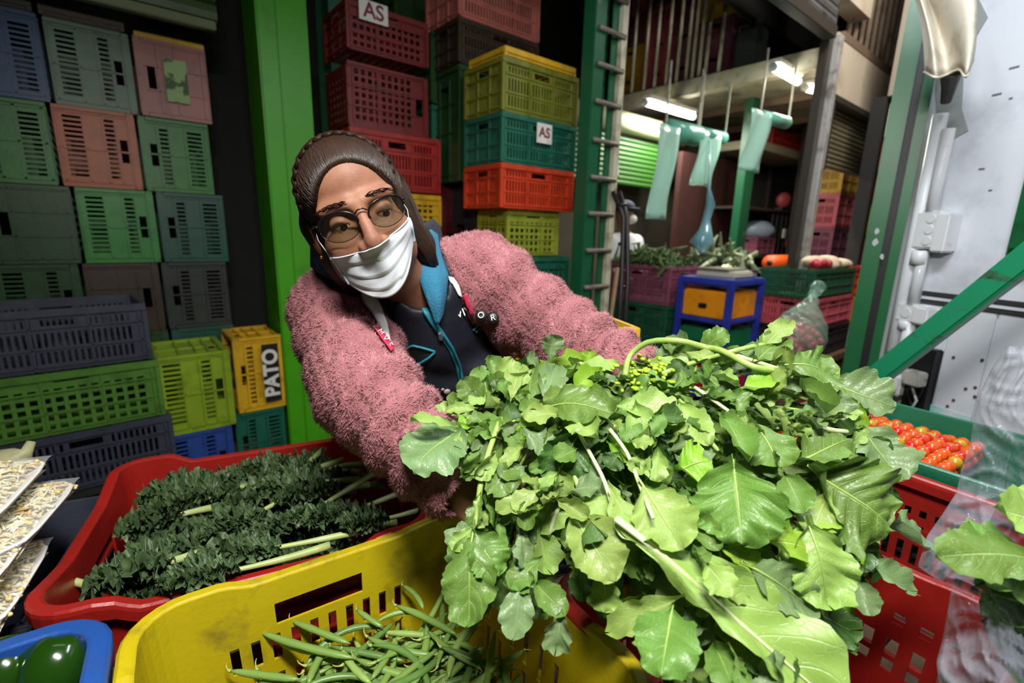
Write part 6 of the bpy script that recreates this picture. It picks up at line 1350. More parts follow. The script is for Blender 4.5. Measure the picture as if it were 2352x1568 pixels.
# teal inner collar at the right of the neck, dark outer collar behind it, both seen from the front
sheet('collar_lining', [[(968, 535, .905), (988, 528, .93), (1004, 540, .96)], [(960, 590, .885), (995, 600, .89), (1012, 585, .93)], [(964, 645, .88), (1006, 645, .88), (1028, 630, .915)], [(984, 695, .885), (1010, 695, .88), (1024, 672, .91)], [(1002, 745, .905), (1008, 742, .90), (1016, 720, .91)]], m_tealf)
sheet('collar', [[(972, 512, .935), (992, 503, .96), (1010, 520, 1.0)], [(990, 570, .945), (1008, 570, .955), (1018, 570, 1.0)], [(1012, 640, .93), (1028, 640, .94), (1042, 650, .97)]], m_col)
sheet('collar', [[(716, 560, .90), (726, 575, .86), (760, 600, .86)], [(716, 610, .90), (735, 625, .86), (790, 645, .87)], [(745, 640, .92), (800, 660, .89), (850, 668, .90)]], m_col)
sheet('collar_lining', [[(722, 572, .875), (735, 590, .853), (752, 606, .853)], [(722, 600, .875), (738, 622, .853), (762, 632, .855)]], m_tealf, .004)
# ================================================================== the armful of leafy greens
DCTL = np.array([(940, 1030, .655), (1040, 900, .78), (1130, 840, .86), (1230, 850, .86), (1330, 830, .87), (1450, 800, .85), (1600, 790, .80), (1790, 750, .80), (1900, 850, .76), (2040, 930, .74), (2060, 1090, .66), (2040, 1230, .62), (1980, 1330, .60), (1900, 1450, .53), (1750, 1568, .42),
    (1500, 1560, .47), (1480, 1420, .53), (1400, 1400, .57), (1290, 1440, .57), (1180, 1450, .58), (1050, 1400, .60), (1040, 1250, .62), (1090, 1130, .64), (1200, 1000, .68), (1350, 1000, .66), (1320, 1200, .62), (1500, 1000, .64), (1550, 880, .74), (1700, 900, .70), (1850, 1000, .66), (1700, 1150, .55), (1500, 1200, .55), (1850, 1200, .57), (1650, 1350, .48), (2120, 1240, .68)])
def dep(x, y):
    w_ = 1 / (((DCTL[:, 0] - x) ** 2 + (DCTL[:, 1] - y) ** 2) + 900) ** 1.25; return float((w_ * DCTL[:, 2]).sum() / w_.sum())
def leaf_mat(name, col, back_, vein, rough=.42, trans=.22):
    m = bpy.data.materials.new(name); m.use_nodes = True; nt = m.node_tree; n = nt.nodes; L = nt.links; b = n['Principled BSDF']; b.inputs['Roughness'].default_value = rough; b.inputs['Specular IOR Level'].default_value = .55
    uv = n.new('ShaderNodeUVMap'); uv.uv_map = 'UV'; sp_ = n.new('ShaderNodeSeparateXYZ'); L.new(uv.outputs[0], sp_.inputs[0])
    def mth(op, a, b_=None, c_=None):
        k = n.new('ShaderNodeMath'); k.operation = op
        for i, q in enumerate((a, b_, c_)):
            if q is None: continue
            if isinstance(q, (int, float)): k.inputs[i].default_value = q
            else: L.new(q, k.inputs[i])
        return k.outputs[0]
    t = sp_.outputs[0]; v_ = sp_.outputs[1]; av = mth('ABSOLUTE', mth('SUBTRACT', v_, .5)); av2 = mth('MULTIPLY', av, 2.0)
    mid = mth('SUBTRACT', 1.0, mth('SMOOTH_MIN', 1.0, mth('DIVIDE', av2, mth('SUBTRACT', .085, mth('MULTIPLY', t, .06))), .05))
    mid = mth('MAXIMUM', mid, 0.0)
    ph = mth('FRACT', mth('MULTIPLY', mth('SUBTRACT', t, mth('MULTIPLY', mth('POWER', av2, 1.25), .20)), 7.0)); sv = mth('MAXIMUM', mth('SUBTRACT', 1.0, mth('DIVIDE', mth('ABSOLUTE', mth('SUBTRACT', ph, .5)), .045)), 0.0); sv = mth('MULTIPLY', sv, mth('SUBTRACT', .75, mth('MULTIPLY', av2, .6)))
    vo = n.new('ShaderNodeTexVoronoi'); vo.feature = 'DISTANCE_TO_EDGE'; vo.inputs['Scale'].default_value = 16; L.new(uv.outputs[0], vo.inputs['Vector']); net = mth('MULTIPLY', mth('MAXIMUM', mth('SUBTRACT', 1.0, mth('DIVIDE', vo.outputs['Distance'], .05)), 0.0), .22)
    vein_f = mth('MINIMUM', mth('ADD', mth('MAXIMUM', mid, sv), net), 1.0)
    oi = n.new('ShaderNodeObjectInfo'); hs = n.new('ShaderNodeHueSaturation'); rgb = n.new('ShaderNodeRGB'); rgb.outputs[0].default_value = lin(col); L.new(rgb.outputs[0], hs.inputs['Color'])
    L.new(mth('ADD', .485, mth('MULTIPLY', oi.outputs['Random'], .03)), hs.inputs['Hue']); L.new(mth('ADD', .82, mth('MULTIPLY', oi.outputs['Random'], .36)), hs.inputs['Value'])
    tc = n.new('ShaderNodeTexCoord'); nz = n.new('ShaderNodeTexNoise'); nz.inputs['Scale'].default_value = 26; nz.inputs['Detail'].default_value = 4; L.new(tc.outputs['Object'], nz.inputs['Vector'])
    mx0 = n.new('ShaderNodeMix'); mx0.data_type = 'RGBA'; L.new(mth('MULTIPLY', nz.outputs['Fac'], .45), mx0.inputs['Factor']); L.new(hs.outputs[0], mx0.inputs['A']); mx0.inputs['B'].default_value = lin(back_)
    ge = n.new('ShaderNodeNewGeometry'); mxb = n.new('ShaderNodeMix'); mxb.data_type = 'RGBA'; L.new(mth('MULTIPLY', ge.outputs['Backfacing'], .6), mxb.inputs['Factor']); L.new(mx0.outputs['Result'], mxb.inputs['A']); mxb.inputs['B'].default_value = lin(back_)
    mxv = n.new('ShaderNodeMix'); mxv.data_type = 'RGBA'; L.new(vein_f, mxv.inputs['Factor']); L.new(mxb.outputs['Result'], mxv.inputs['A']); mxv.inputs['B'].default_value = lin(vein); L.new(mxv.outputs['Result'], b.inputs['Base Color'])
    bp = n.new('ShaderNodeBump'); bp.inputs['Strength'].default_value = .55; bp.inputs['Distance'].default_value = .0022; L.new(mth('SUBTRACT', mth('MULTIPLY', nz.outputs['Fac'], .5), mth('MULTIPLY', vein_f, .8)), bp.inputs['Height']); L.new(bp.outputs[0], b.inputs['Normal'])
    tr_ = n.new('ShaderNodeBsdfTranslucent'); L.new(mxv.outputs['Result'], tr_.inputs[0]); ms_ = n.new('ShaderNodeMixShader'); ms_.inputs[0].default_value = trans; L.new(b.outputs[0], ms_.inputs[1]); L.new(tr_.outputs[0], ms_.inputs[2]); L.new(ms_.outputs[0], n['Material Output'].inputs[0]); return m
LM = dict(mid=leaf_mat('leaf_mid', (88, 124, 38), (120, 158, 84), (158, 182, 104)), light=leaf_mat('leaf_light', (134, 164, 70), (158, 186, 108), (190, 204, 140)), bright=leaf_mat('leaf_bright', (126, 172, 36), (150, 184, 70), (176, 196, 96)), dark=leaf_mat('leaf_dark', (54, 88, 30), (88, 124, 62), (120, 152, 84)), grey=leaf_mat('leaf_grey', (102, 130, 78), (140, 166, 116), (150, 172, 118)))
m_stem = M('green_stem', (150, 178, 92), .4, dirt=(120, 156, 60), dirt_scale=20, vary=.1); m_wstem = M('white_stem', (196, 204, 160), .4, dirt=(160, 180, 110), dirt_scale=16)
def leaf_geo(L, W, seed, kind='round', droop=.5, curl=.2, ruffle=.012, nu=22, nv=9, fold=.25, skew=0., asym=1.):
    rg = np.random.default_rng(seed); ph = rg.uniform(0, 6.28, 8); P = np.zeros((nu, nv, 3)); UV = np.zeros((nu, nv, 2))
    pet = {'round': .13, 'long': .03, 'lobed': .06}[kind]; X = Zc = 0.; ang = droop * .35; ds = L / (nu - 1)
    for i in range(nu):
        t = i / (nu - 1)
        if kind == 'round':
            s = max(0, (t - pet) / (1 - pet)); w_ = (math.sin(PI * min(1, s ** .80)) ** .62) * (1 + .05 * math.sin(s * 24 + ph[0])) if s > 0 else 0
            w_ = max(w_, .045) * (1 if t < .97 else .8); tn = s
        elif kind == 'lobed':
            s = max(0, (t - pet) / (1 - pet)); w_ = (math.sin(PI * min(1, s ** 1.25)) ** .7) if s > 0 else 0; w_ = max(w_, .05); w_ *= 1 - .42 * max(0, math.sin(s * 19 + ph[1])) * (1 - s) ** .8; tn = s
        else:
            s = t; w_ = (.30 + .70 * smoothstep(.05, .55, s)) * (1 - smoothstep(.72, 1.02, s) ** 1.6) * (1 - .18 * max(0, math.sin(s * 30 + ph[1])) * (1 - s)); tn = s
        a = ang
        for j in range(nv):
            v_ = -1 + 2 * j / (nv - 1); av = abs(v_); h = w_ * W / 2 * v_ * (asym if v_ < 0 else 1.0); serr = 1 + .045 * math.sin(tn * 62 + ph[2] + v_) * av
            vein = (tn - .2 * av) * 7; pil = .0032 * (W / .08) * abs(math.sin(PI * vein)) * min(1, av * 3) * (1 - .4 * av)
            z = -fold * abs(h) * .5 * (1 - av) - fold * .0 + curl * W * (av ** 2) * (.5 + .5 * math.sin(ph[6] + 2 * t)) + ruffle * av ** 2.2 * (math.sin(tn * 15 + ph[3] + (1.7 if v_ > 0 else 0)) + .5 * math.sin(tn * 33 + ph[4])) * min(1, w_ * 2) + pil + .005 * math.sin(5 * t + 3 * v_ + ph[5]) * W / .08
            lx = .16 * av ** 1.5 * w_ * W; P[i, j] = (X + lx * math.cos(a) - z * math.sin(a) * -1, h * serr + skew * W * t * t, Zc + z * math.cos(a) - lx * math.sin(a)); UV[i, j] = (t, .5 + v_ / 2 * min(1, max(w_, .05) / 1.0 * 1.0 if False else 1))
        X += ds * math.cos(ang); Zc -= ds * math.sin(ang); ang += droop / (nu - 1) * (1.3 if t > .3 else .5)
    sx = L / max(1e-6, math.hypot(P[-1, nv // 2, 0], P[-1, nv // 2, 2])); 
    # turn so that base -> tip lies along +x
    tip = P[-1, nv // 2] - P[0, nv // 2]; th = math.atan2(-tip[2], tip[0]); c_, s_ = math.cos(th), math.sin(th); x, z = P[..., 0].copy(), P[..., 2].copy(); P[..., 0] = (x * c_ - z * s_) * sx; P[..., 2] = x * s_ + z * c_
    me = bpy.data.meshes.new('leaf'); V = P.reshape(-1, 3); F = [(i * nv + j, (i + 1) * nv + j, (i + 1) * nv + j + 1, i * nv + j + 1) for i in range(nu - 1) for j in range(nv - 1)]; me.from_pydata([tuple(p) for p in V], [], F)
    uvl = me.uv_layers.new(name='UV'); li = np.zeros(len(me.loops), np.int32); me.loops.foreach_get('vertex_index', li); uvl.data.foreach_set('uv', UV.reshape(-1, 2)[li].ravel().astype(np.float32)); me.update(); me.shade_smooth(); return me
BUN = {}
def bunch(key, label, x, y):
    q = at(x, y, dep(x, y) + .05); BUN[key] = thing('leafy_bunch', label, 'leafy greens', q, 'bunches of the armful'); return BUN[key]
bunch('left', 'bunch of leafy greens at the left of the armful, hanging over the yellow crate', 1150, 1100)
bunch('top', 'bunch of leafy greens at the top of the armful, below the left sleeve', 1560, 850)
bunch('right', 'bunch of leafy greens at the right of the armful, broad veined leaves', 1900, 1000)
bunch('front', 'bunch of leafy greens at the lower front, with the longest pale leaf', 1550, 1300)
def put_leaf(A_, B_, up, me, mat, root, ysc=1., zsc=1.):
    d = B_ - A_; L = np.linalg.norm(d); d = d / L; y = np.cross(up, d); y /= np.linalg.norm(y) + 1e-9; z = np.cross(d, y); o = link('leaf', me, mat, root); R0_ = np.array(root.location); A_ = A_ - R0_
    o.matrix_local = Matrix([[d[i], y[i] * ysc, z[i] * zsc, A_[i]] for i in range(3)] + [[0, 0, 0, 1]]); return o, L
def facing(x, y, lean=(0, 0)):
    r = ray(x, y); r = r / np.linalg.norm(r); n_ = -r * .75 + ZZ * .40 + _R * lean[0] + _U * lean[1]; return n_ / np.linalg.norm(n_)
HERO = [  # bunch, base px, tip px, width px, lift base, lift tip, material, kind, droop, curl, lean
 ('left', (1062, 972), (948, 1078), 140, .03, .045, 'grey', 'round', .35, .10, (-.2, 0)), ('left', (1052, 985), (942, 968), 34, .035, .05, 'light', 'lobed', .6, .3, (0, .5)), ('left', (1098, 938), (1024, 947), 30, .02, .03, 'light', 'round', .4, .3, (0, .4)),
 ('left', (1112, 930), (1062, 872), 58, 0, .02, 'mid', 'round', .6, .2, (-.4, 0)), ('left', (1122, 922), (1102, 848), 62, 0, .02, 'mid', 'round', .5, .2, (.3, 0)), ('left', (1150, 885), (1122, 826), 44, 0, .01, 'mid', 'lobed', .4, .3, (.4, 0)), ('left', (1142, 905), (1172, 824), 52, 0, .015, 'light', 'round', .4, .5, (.3, 0)), ('left', (1172, 925), (1196, 842), 60, .01, .02, 'light', 'lobed', .5, .2, (0, 0)), ('left', (1216, 935), (1228, 840), 66, .01, .02, 'mid', 'round', .3, .15, (-.3, 0)), ('left', (1248, 935), (1272, 846), 62, .01, .02, 'grey', 'round', .5, .2, (.2, 0)),
 ('left', (1244, 936), (1408, 948), 100, .04, .05, 'mid', 'round', .7, .15, (.1, .2)), ('left', (1308, 948), (1378, 1010), 72, .03, .05, 'light', 'round', .5, .4, (0, -.2)), ('left', (1290, 948), (1205, 965), 55, .035, .045, 'light', 'lobed', .8, .3, (0, .2)), ('left', (1085, 955), (1142, 1006), 70, .02, .03, 'mid', 'round', .5, .2, (0, 0)), ('left', (1140, 945), (1192, 1058), 40, .02, .03, 'mid', 'lobed', .5, .5, (.5, 0)), ('left', (1196, 980), (1262, 1034), 62, .02, .03, 'grey', 'lobed', .5, .3, (0, 0)), ('left', (1335, 985), (1265, 1115), 108, .01, .02, 'dark', 'round', .5, .15, (.2, -.2)),
 ('left', (1118, 1052), (1172, 1135), 84, .03, .04, 'mid', 'lobed', .5, .15, (0, 0)), ('left', (1262, 1122), (1150, 1178), 56, .03, .035, 'light', 'lobed', .7, .5, (0, .3)), ('left', (1092, 1195), (1078, 1432), 118, .03, .05, 'mid', 'round', .5, .15, (-.3, 0)), ('left', (1085, 1215), (1148, 1322), 92, .035, .045, 'mid', 'round', .5, .2, (.1, 0)), ('left', (1102, 1130), (1082, 1208), 40, .02, .03, 'mid', 'lobed', .3, .3, (.3, 0)), ('left', (1088, 1205), (1040, 1262), 40, .03, .03, 'light', 'lobed', .5, .3, (0, 0)), ('left', (1142, 1178), (1146, 1278), 32, .02, .02, 'mid', 'lobed', .4, .5, (.5, 0)), ('left', (1182, 1200), (1206, 1292), 36, .02, .02, 'grey', 'lobed', .4, .4, (.4, 0)),
 ('left', (1246, 1278), (1178, 1350), 66, .03, .04, 'mid', 'lobed', .6, .3, (0, 0)), ('left', (1200, 1330), (1180, 1465), 74, .04, .05, 'grey', 'round', .4, .15, (-.1, 0)), ('left', (1225, 1335), (1298, 1412), 60, .035, .045, 'mid', 'round', .6, .2, (0, 0)), ('left', (1292, 1398), (1278, 1485), 64, .04, .05, 'grey', 'lobed', .9, .4, (0, 0)), ('left', (1150, 1345), (1225, 1330), 44, .04, .04, 'mid', 'round', .5, .2, (0, .4)),
 ('front', (1308, 1172), (1412, 1336), 118, .03, .045, 'light', 'round', .6, .15, (.1, 0)), ('front', (1330, 1285), (1336, 1380), 52, -.02, -.02, 'dark', 'round', .4, .2, (0, 0)), ('front', (1392, 1310), (1388, 1405), 76, 0, .02, 'light', 'lobed', .5, .3, (0, 0)), ('front', (1468, 1105), (1572, 1266), 130, .035, .045, 'light', 'round', .3, .1, (0, 0)), ('front', (1395, 1105), (1460, 1250), 66, .035, .04, 'light', 'lobed', .3, .2, (.2, 0)), ('front', (1412, 1195), (1935, 1640), 205, .06, .09, 'light', 'long', .25, .06, (.15, -.1)), ('front', (1575, 1366), (1400, 1452), 66, .02, .03, 'light', 'lobed', .5, .3, (0, 0)), ('front', (1545, 1388), (1518, 1552), 132, .03, .05, 'mid', 'round', .4, .1, (0, 0)),
 ('front', (1320, 1010), (1400, 1190), 40, .0, .0, 'mid', 'lobed', .3, .3, (0, 0)), ('front', (1345, 1130), (1395, 1190), 76, .02, .03, 'light', 'round', .5, .2, (-.1, .1)),
 ('front', (1684, 1052), (1704, 1248), 182, .05, .06, 'mid', 'round', .35, .06, (0, 0)), ('front', (1735, 1236), (1868, 1268), 84, .05, .055, 'bright', 'round', .8, .25, (0, .2)), ('front', (1850, 1185), (1902, 1388), 138, .03, .045, 'light', 'round', .4, .12, (.2, 0)), ('right', (1920, 1195), (1988, 1305), 96, .0, .01, 'dark', 'lobed', .4, .2, (.2, 0)), ('front', (1700, 1290), (1850, 1388), 100, .02, .03, 'grey', 'round', .5, .15, (0, -.1)), ('right', (2036, 1208), (2138, 1246), 90, .01, .03, 'grey', 'round', .4, .2, (.1, .2)), ('right', (1978, 1288), (2088, 1358), 62, .0, .02, 'grey', 'round', .6, .2, (0, .3)), ('right', (1958, 1326), (2002, 1415), 58, .01, .03, 'grey', 'round', .5, .2, (0, 0)), ('front', (1775, 1385), (1955, 1448), 110, -.03, -.03, 'dark', 'round', .4, .1, (0, 0)),
 ('front', (1640, 1250), (1770, 1330), 60, .02, .02, 'bright', 'lobed', .5, .3, (0, 0)), ('front', (1620, 1290), (1680, 1370), 70, .02, .03, 'light', 'round', .5, .2, (0, 0)), ('front', (1590, 1180), (1650, 1265), 60, .015, .02, 'mid', 'round', .6, .25, (0, 0)), ('front', (1590, 1560), (1700, 1650), 120, .01, .01, 'mid', 'round', .4, .1, (0, 0)), ('front', (1640, 1480), (1690, 1600), 80, .0, .0, 'mid', 'round', .5, .3, (0, 0)), ('front', (1800, 1440), (1900, 1560), 90, .02, .03, 'mid', 'round', .5, .2, (0, 0)),
 ('top', (1612, 798), (1674, 768), 56, .02, .03, 'mid', 'round', .6, .15, (0, .1)), ('top', (1742, 806), (1812, 742), 50, .02, .03, 'light', 'lobed', .4, .2, (0, 0)), ('top', (1722, 842), (1790, 792), 70, .02, .03, 'mid', 'lobed', .6, .2, (0, 0)), ('top', (1785, 840), (1910, 862), 118, .03, .04, 'mid', 'lobed', .6, .12, (.1, .2)), ('right', (1886, 872), (2050, 938), 104, .0, .03, 'grey', 'round', .5, .15, (0, .25)), ('right', (1860, 880), (1935, 975), 92, 0, .01, 'grey', 'lobed', .5, .15, (.2, 0)), ('right', (1935, 945), (2068, 1105), 118, -.01, .01, 'grey', 'lobed', .4, .1, (.3, 0)), ('right', (1858, 1066), (2052, 1215), 215, .05, .06, 'mid', 'round', .35, .07, (.15, 0)),
 ('right', (1822, 1065), (1958, 1008), 96, .04, .05, 'mid', 'round', .5, .12, (0, .1)), ('right', (1728, 972), (1796, 1078), 110, .035, .045, 'mid', 'round', .4, .15, (.1, 0)), ('top', (1656, 955), (1718, 1064), 66, .03, .04, 'mid', 'round', .4, .3, (.3, 0)), ('front', (1552, 1078), (1632, 1058), 104, .035, .04, 'bright', 'round', .6, .15, (0, .1)), ('top', (1556, 922), (1630, 1022), 66, .03, .04, 'light', 'round', .3, .15, (0, 0)), ('top', (1402, 935), (1558, 944), 84, .04, .05, 'light', 'lobed', .35, .08, (0, .25)), ('top', (1700, 892), (1782, 874), 48, .03, .035, 'bright', 'round', .6, .3, (0, .3)), ('top', (1836, 888), (1898, 950), 46, .03, .035, 'mid', 'round', .5, .9, (.3, 0)), ('top', (1600, 880), (1558, 858), 66, .03, .035, 'mid', 'lobed', .6, .2, (0, 0)),
 ('top', (1660, 905), (1720, 935), 60, .02, .03, 'mid', 'lobed', .6, .3, (.2, 0)), ('top', (1480, 830), (1600, 850), 56, .02, .02, 'light', 'lobed', .3, .2, (0, .3)), ('top', (1440, 900), (1530, 880), 60, .02, .02, 'mid', 'lobed', .5, .2, (0, .1)), ('left', (1262, 830), (1268, 768), 54, .03, .02, 'grey', 'lobed', .5, .2, (.3, 0)), ('left', (1240, 840), (1205, 822), 36, .02, .02, 'grey', 'lobed', .4, .5, (0, .2)), ('top', (1355, 850), (1352, 806), 34, .02, .02, 'bright', 'lobed', .5, .2, (0, 0)), ('top', (1300, 850), (1420, 838), 46, .02, .02, 'light', 'lobed', .4, .2, (0, .5)),
 ('front', (1478, 1040), (1458, 1088), 46, .03, .03, 'light', 'lobed', .5, .2, (0, 0)), ('front', (1512, 1030), (1505, 1105), 52, .03, .03, 'light', 'lobed', .5, .2, (0, 0)), ('front', (1425, 1035), (1400, 1075), 52, .02, .02, 'dark', 'round', .5, .2, (0, .2)), ('right', (1880, 880), (1920, 880), 50, 0, 0, 'dark', 'round', .5, .2, (0, 0)), ('right', (1905, 1130), (1860, 1230), 80, .02, .02, 'light', 'lobed', .4, .2, (0, 0)), ('right', (1800, 1090), (1850, 1180), 70, .02, .02, 'mid', 'round', .4, .3, (0, 0))]
for k, (bk, a, b, wpx, la, lb, mt_, kd, dr, cu, ln) in enumerate(HERO):
    da, db = dep(*a) - la * .8, dep(*b) - lb * .8; A_, B_ = at(*a, da), at(*b, db); L = np.linalg.norm(B_ - A_); W_ = wpx / FPX * (da + db) / 2 * 1.08
    big = wpx > 90; me = leaf_geo(L, W_, 100 + k, kd, dr, cu, .085 * W_, NUL := (40 if kd == 'long' else (60 if wpx > 150 else (30 if big else 20))), NVL := (21 if wpx > 150 and kd != 'long' else (13 if big else 9)), .25, asym=.45 if kd == 'long' else 1.)
    o, _ = put_leaf(A_, B_, facing((a[0] + b[0]) / 2, (a[1] + b[1]) / 2, ln), me, LM[mt_], BUN[bk])
    if wpx > 95 or kd == 'long':
        nv_l = NVL; nu_l = NUL; cl = [np.array(me.vertices[i * nv_l + nv_l // 2].co) for i in range(nu_l)]; r0 = .0045 if kd == 'long' else .0018
        mr_ = fixn(MB().tube([c + np.array([0, 0, r0 * .3]) for c in cl], [r0 * (1 - .9 * i / (nu_l - 1)) for i in range(nu_l)], 6, flat=.7).mesh('midrib', True)); link('midrib', mr_, m_wstem if kd == 'long' else m_stem, o)
# filling leaves, shapes shared
SIL = [(960, 1010), (1060, 890), (1140, 850), (1240, 860), (1330, 860), (1450, 830), (1500, 800), (1600, 800), (1760, 790), (1880, 850), (1990, 920), (2040, 1080), (2020, 1210), (1960, 1380), (1900, 1560), (1560, 1600), (1490, 1500), (1440, 1430), (1380, 1400), (1320, 1230), (1290, 1120), (1250, 1300), (1290, 1430), (1200, 1440), (1150, 1380), (1060, 1380), (1060, 1240), (1100, 1130)]
var = [(leaf_geo(1, .62 + .1 * (i % 3), 300 + i, ('round', 'lobed', 'round', 'lobed')[i % 4], .4 + .2 * (i % 5), .15 + .14 * (i % 4), .065, 16, 9, .4)) for i in range(18)]
rl_ = random.Random(21); cnt = 0; tries = 0; nb = {k: 0 for k in BUN}
while cnt < 520 and tries < 9000:
    tries += 1; x, y = rl_.uniform(930, 2060), rl_.uniform(760, 1600)
    if s_poly(np.array([[x, y]], float), SIL)[0] > -6: continue
    bk = 'left' if x < 1330 else ('top' if y < 960 and x < 1850 else ('right' if x > 1800 and y < 1330 else 'front'))
    ang = math.atan2(y - 860, x - 1330) + rl_.gauss(0, .55); l_px = rl_.uniform(55, 120); dx, dy = math.cos(ang) * l_px / 2, math.sin(ang) * l_px / 2
    dd_ = dep(x, y) + (rl_.uniform(.005, .07) if cnt < 300 else rl_.uniform(.06, .15)); A_, B_ = at(x - dx, y - dy, dd_ + rl_.uniform(0, .02)), at(x + dx, y + dy, dd_ - rl_.uniform(0, .02)); L = np.linalg.norm(B_ - A_); me = var[rl_.randrange(18)]
    o, L = put_leaf(A_, B_, facing(x, y, (rl_.gauss(0, .5), rl_.gauss(0, .45))), me, LM[rl_.choices(('mid', 'light', 'bright', 'dark', 'grey'), (5, 3, 1, 3, 2))[0]], BUN[bk]); o.scale = (L, L * rl_.uniform(.8, 1.15), L); cnt += 1
cnt = 0
while cnt < 190:
    x, y = rl_.uniform(1040, 1960), rl_.uniform(800, 1330)
    if s_poly(np.array([[x, y]], float), SIL)[0] > -14 or (x - 1695) ** 2 + (y - 1155) ** 2 < 115 ** 2 or (x - 1950) ** 2 + (y - 1130) ** 2 < 100 ** 2 or (y > 1080 and 1350 < x < 1900 and rl_.random() < .8): continue
    bk = 'left' if x < 1330 else ('top' if y < 960 and x < 1850 else ('right' if x > 1800 and y < 1330 else 'front')); ang = math.atan2(y - 860, x - 1330) + rl_.gauss(0, .9); l_px = rl_.uniform(36, 78); dx, dy = math.cos(ang) * l_px / 2, math.sin(ang) * l_px / 2; dd_ = dep(x, y) - rl_.uniform(.0, .03)
    A_, B_ = at(x - dx, y - dy, dd_ + rl_.uniform(0, .02)), at(x + dx, y + dy, dd_ - rl_.uniform(-.01, .02)); o, L = put_leaf(A_, B_, facing(x, y, (rl_.gauss(0, .8), rl_.gauss(0, .8))), var[rl_.randrange(18)], LM[rl_.choices(('mid', 'light', 'bright', 'dark', 'grey'), (5, 4, 1, 2, 2))[0]], BUN[bk]); o.scale = (L, L * rl_.uniform(.7, 1.1), L); cnt += 1
# stems
def stem(bk, pts, r, m_=m_stem, lift=.03): 
    P = [at(x, y, dep(x, y) - lift) for x, y in pts]; Q = []
    for k in range(len(P) - 1): 
        for f in (0, .33, .66): 
            p0, p1, p2, p3 = P[max(k - 1, 0)], P[k], P[k + 1], P[min(k + 2, len(P) - 1)]; Q.append(.5 * ((2 * p1) + (-p0 + p2) * f + (2 * p0 - 5 * p1 + 4 * p2 - p3) * f * f + (-p0 + 3 * p1 - 3 * p2 + p3) * f ** 3))
    Q.append(P[-1]); part('stem', MB().tube(Q, [r] * (len(Q) - 1) + [r * .6], 8), m_, BUN[bk], True)
stem('top', [(1436, 862), (1446, 818), (1488, 786), (1556, 782), (1620, 797), (1660, 806), (1730, 842), (1790, 850)], .0048, m_stem, .04); stem('top', [(1520, 858), (1600, 830), (1700, 802), (1760, 790)], .0038)
stem('top', [(1590, 885), (1640, 920), (1690, 955), (1730, 975)], .0028, m_wstem, .022); stem('top', [(1560, 918), (1600, 960), (1630, 1010), (1650, 1035)], .003, m_stem, .022); stem('top', [(1660, 808), (1720, 825), (1780, 845), (1850, 862)], .0036, m_wstem, .022); stem('front', [(1400, 985), (1440, 1040), (1468, 1110), (1500, 1190)], .0028, m_wstem, .022); stem('front', [(1325, 985), (1360, 1050), (1390, 1110), (1415, 1195)], .0028, m_wstem, .03)
stem('right', [(1840, 955), (1900, 985), (1955, 992)], .0036, m_wstem, .022); stem('left', [(1092, 1150), (1094, 1180), (1090, 1210)], .0032, m_stem, .025); stem('left', [(1225, 1340), (1255, 1370), (1270, 1400)], .003, m_wstem, .022); stem('left', [(1290, 1020), (1330, 1120), (1350, 1200)], .004, m_stem, .01); stem('left', [(1150, 960), (1110, 1080), (1095, 1190)], .004, m_stem, .02); 
rs_ = random.Random(8)
for k in range(22):
    x, y = rs_.uniform(1150, 1800), rs_.uniform(880, 1150); an = math.atan2(y - 820, x - 1330) + rs_.gauss(0, .25); l_ = rs_.uniform(90, 200); bk = 'left' if x < 1330 else ('top' if y < 960 else 'front'); stem(bk, [(x, y), (x + math.cos(an) * l_ * .5 + rs_.uniform(-12, 12), y + math.sin(an) * l_ * .5), (x + math.cos(an) * l_, y + math.sin(an) * l_)], rs_.uniform(.0018, .0030), m_stem if k % 3 else m_wstem, rs_.uniform(-.035, -.005))
# flower buds where the hand holds the stems
fb_ = MB(); rq = random.Random(4)
for k in range(120):
    x, y = rq.gauss(1475, 28), rq.gauss(858, 17); q = at(x, y, dep(x, y) - rq.uniform(.005, .035)); fb_.ball(q, (rq.uniform(.003, .006), rq.uniform(.003, .006), rq.uniform(.002, .004)), 7, 5)
part('flower_buds', fb_, M('bud_green', (150, 182, 40), .45, vary=.2, dirt_scale=40), BUN['top'], True, kind='stuff')
# water drops on the wet leaves
# ================================================================== clear bag with lettuce at the right
m_bag = film('clear_bag', (170, 176, 190), .94, .06)
BD = [(2300, 800, .62), (2352, 830, .62), (2240, 880, .66), (2230, 1000, .68), (2205, 1100, .68), (2150, 1210, .66), (2110, 1290, .62), (2180, 1350, .56), (2170, 1450, .52), (2150, 1568, .46), (2300, 1568, .42), (2300, 1300, .55), (2350, 1000, .62)]
BD = np.array(BD)
def bdep(x, y): w_ = 1 / (((BD[:, 0] - x) ** 2 + (BD[:, 1] - y) ** 2) + 2500) ** 1.2; return float((w_ * BD[:, 2]).sum() / w_.sum())
Lft = [(2310, 795), (2275, 850), (2248, 905), (2236, 960), (2228, 1020), (2206, 1080), (2196, 1130), (2160, 1185), (2128, 1230), (2106, 1300), (2150, 1330), (2185, 1345), (2176, 1400), (2165, 1460), (2150, 1520), (2160, 1600), (2190, 1680), (2200, 1800), (2230, 1950)]
rows = []; rgb_ = np.random.default_rng(12); phs = rgb_.uniform(0, 6.28, 30); frq = rgb_.uniform(.008, .06, (30, 2))
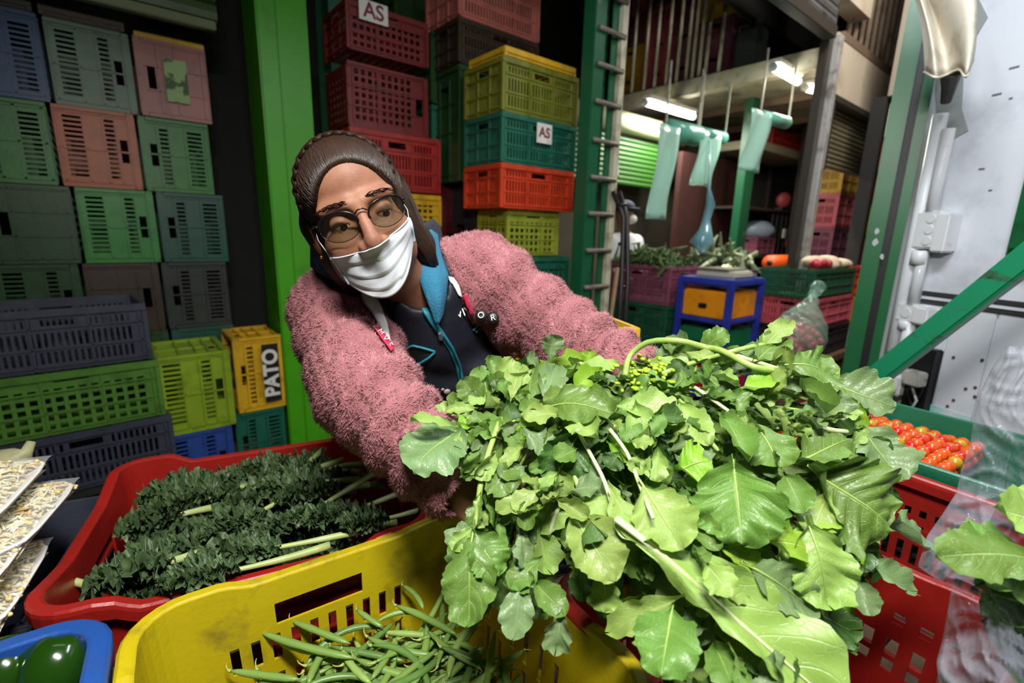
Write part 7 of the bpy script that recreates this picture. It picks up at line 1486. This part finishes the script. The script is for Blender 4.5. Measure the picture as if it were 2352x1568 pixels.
for k in np.linspace(0, len(Lft) - 1, 150):
    i = min(int(k), len(Lft) - 2); f = k - i; lx = Lft[i][0] * (1 - f) + Lft[i + 1][0] * f; ly = Lft[i][1] * (1 - f) + Lft[i + 1][1] * f; row = []
    for s in np.linspace(-.35, 1, 110):
        back_ = s < 0; sx_ = abs(s); x = lx + (2560 - lx) * sx_ ** 1.15; y = ly + (30 * math.sin(k * .8)) * sx_ * .4
        wx_, wy_ = x + 34 * math.sin(y / 71 + 1) + 15 * math.sin(y / 29 + x / 90), y + 30 * math.sin(x / 83) + 13 * math.sin(x / 31 - y / 70)
        cr = sum((1 - abs(math.sin(wx_ * frq[q, 0] * (1 if q % 3 else .2) + wy_ * frq[q, 1] * (1 if q % 2 else -1) * (.25 if q % 3 else 1) + phs[q]))) ** 4 * (.5 + .5 * math.sin(wx_ / (60 + 11 * q) + wy_ / 97 + q)) for q in range(11)) / 4
        d_ = bdep(x, y) - .034 * cr * min(1, sx_ * 6 + .2) - .05 * math.sin(PI * min(1, sx_ * 1.4)) * .6 + (.10 * sx_ ** .6 + .02 if back_ else 0); row.append(at(x, y, d_))
    rows.append(row)
pbag = single('plastic_bag', MB().grid(rows), m_bag, 'crinkled clear plastic bag of lettuce standing at the right edge', 'plastic bag', smooth=True)
let = thing('lettuce', 'lettuce with broad green leaves inside the clear bag at right edge', 'lettuce', at(2300, 1400, .62))
for k, (a, b, wpx, dd_, mt_, kd) in enumerate([((2420, 1290), (2150, 1275), 130, .47, 'mid', 'lobed'), ((2440, 1230), (2280, 1165), 120, .50, 'light', 'lobed'), ((2450, 1330), (2190, 1290), 200, .50, 'mid', 'round'), ((2440, 1420), (2230, 1350), 210, .52, 'dark', 'round'), ((2460, 1180), (2330, 1180), 130, .53, 'light', 'round'), ((2470, 1500), (2260, 1420), 200, .54, 'dark', 'round'), ((2500, 1560), (2300, 1500), 220, .53, 'dark', 'round')]):
    A_, B_ = at(*a, dd_), at(*b, dd_); L = np.linalg.norm(B_ - A_); W_ = wpx / FPX * dd_; me = leaf_geo(L, W_, 500 + k, kd, .4, .1, .05 * W_, 30, 13); put_leaf(A_, B_, facing((a[0] + b[0]) / 2, (a[1] + b[1]) / 2, (-.1, .1)), me, LM[mt_], let)
part('stem', MB().tube([at(2480, 1300, .53), at(2400, 1310, .52), at(2300, 1305, .51)], [.009, .006, .003], 8), m_wstem, let, True)
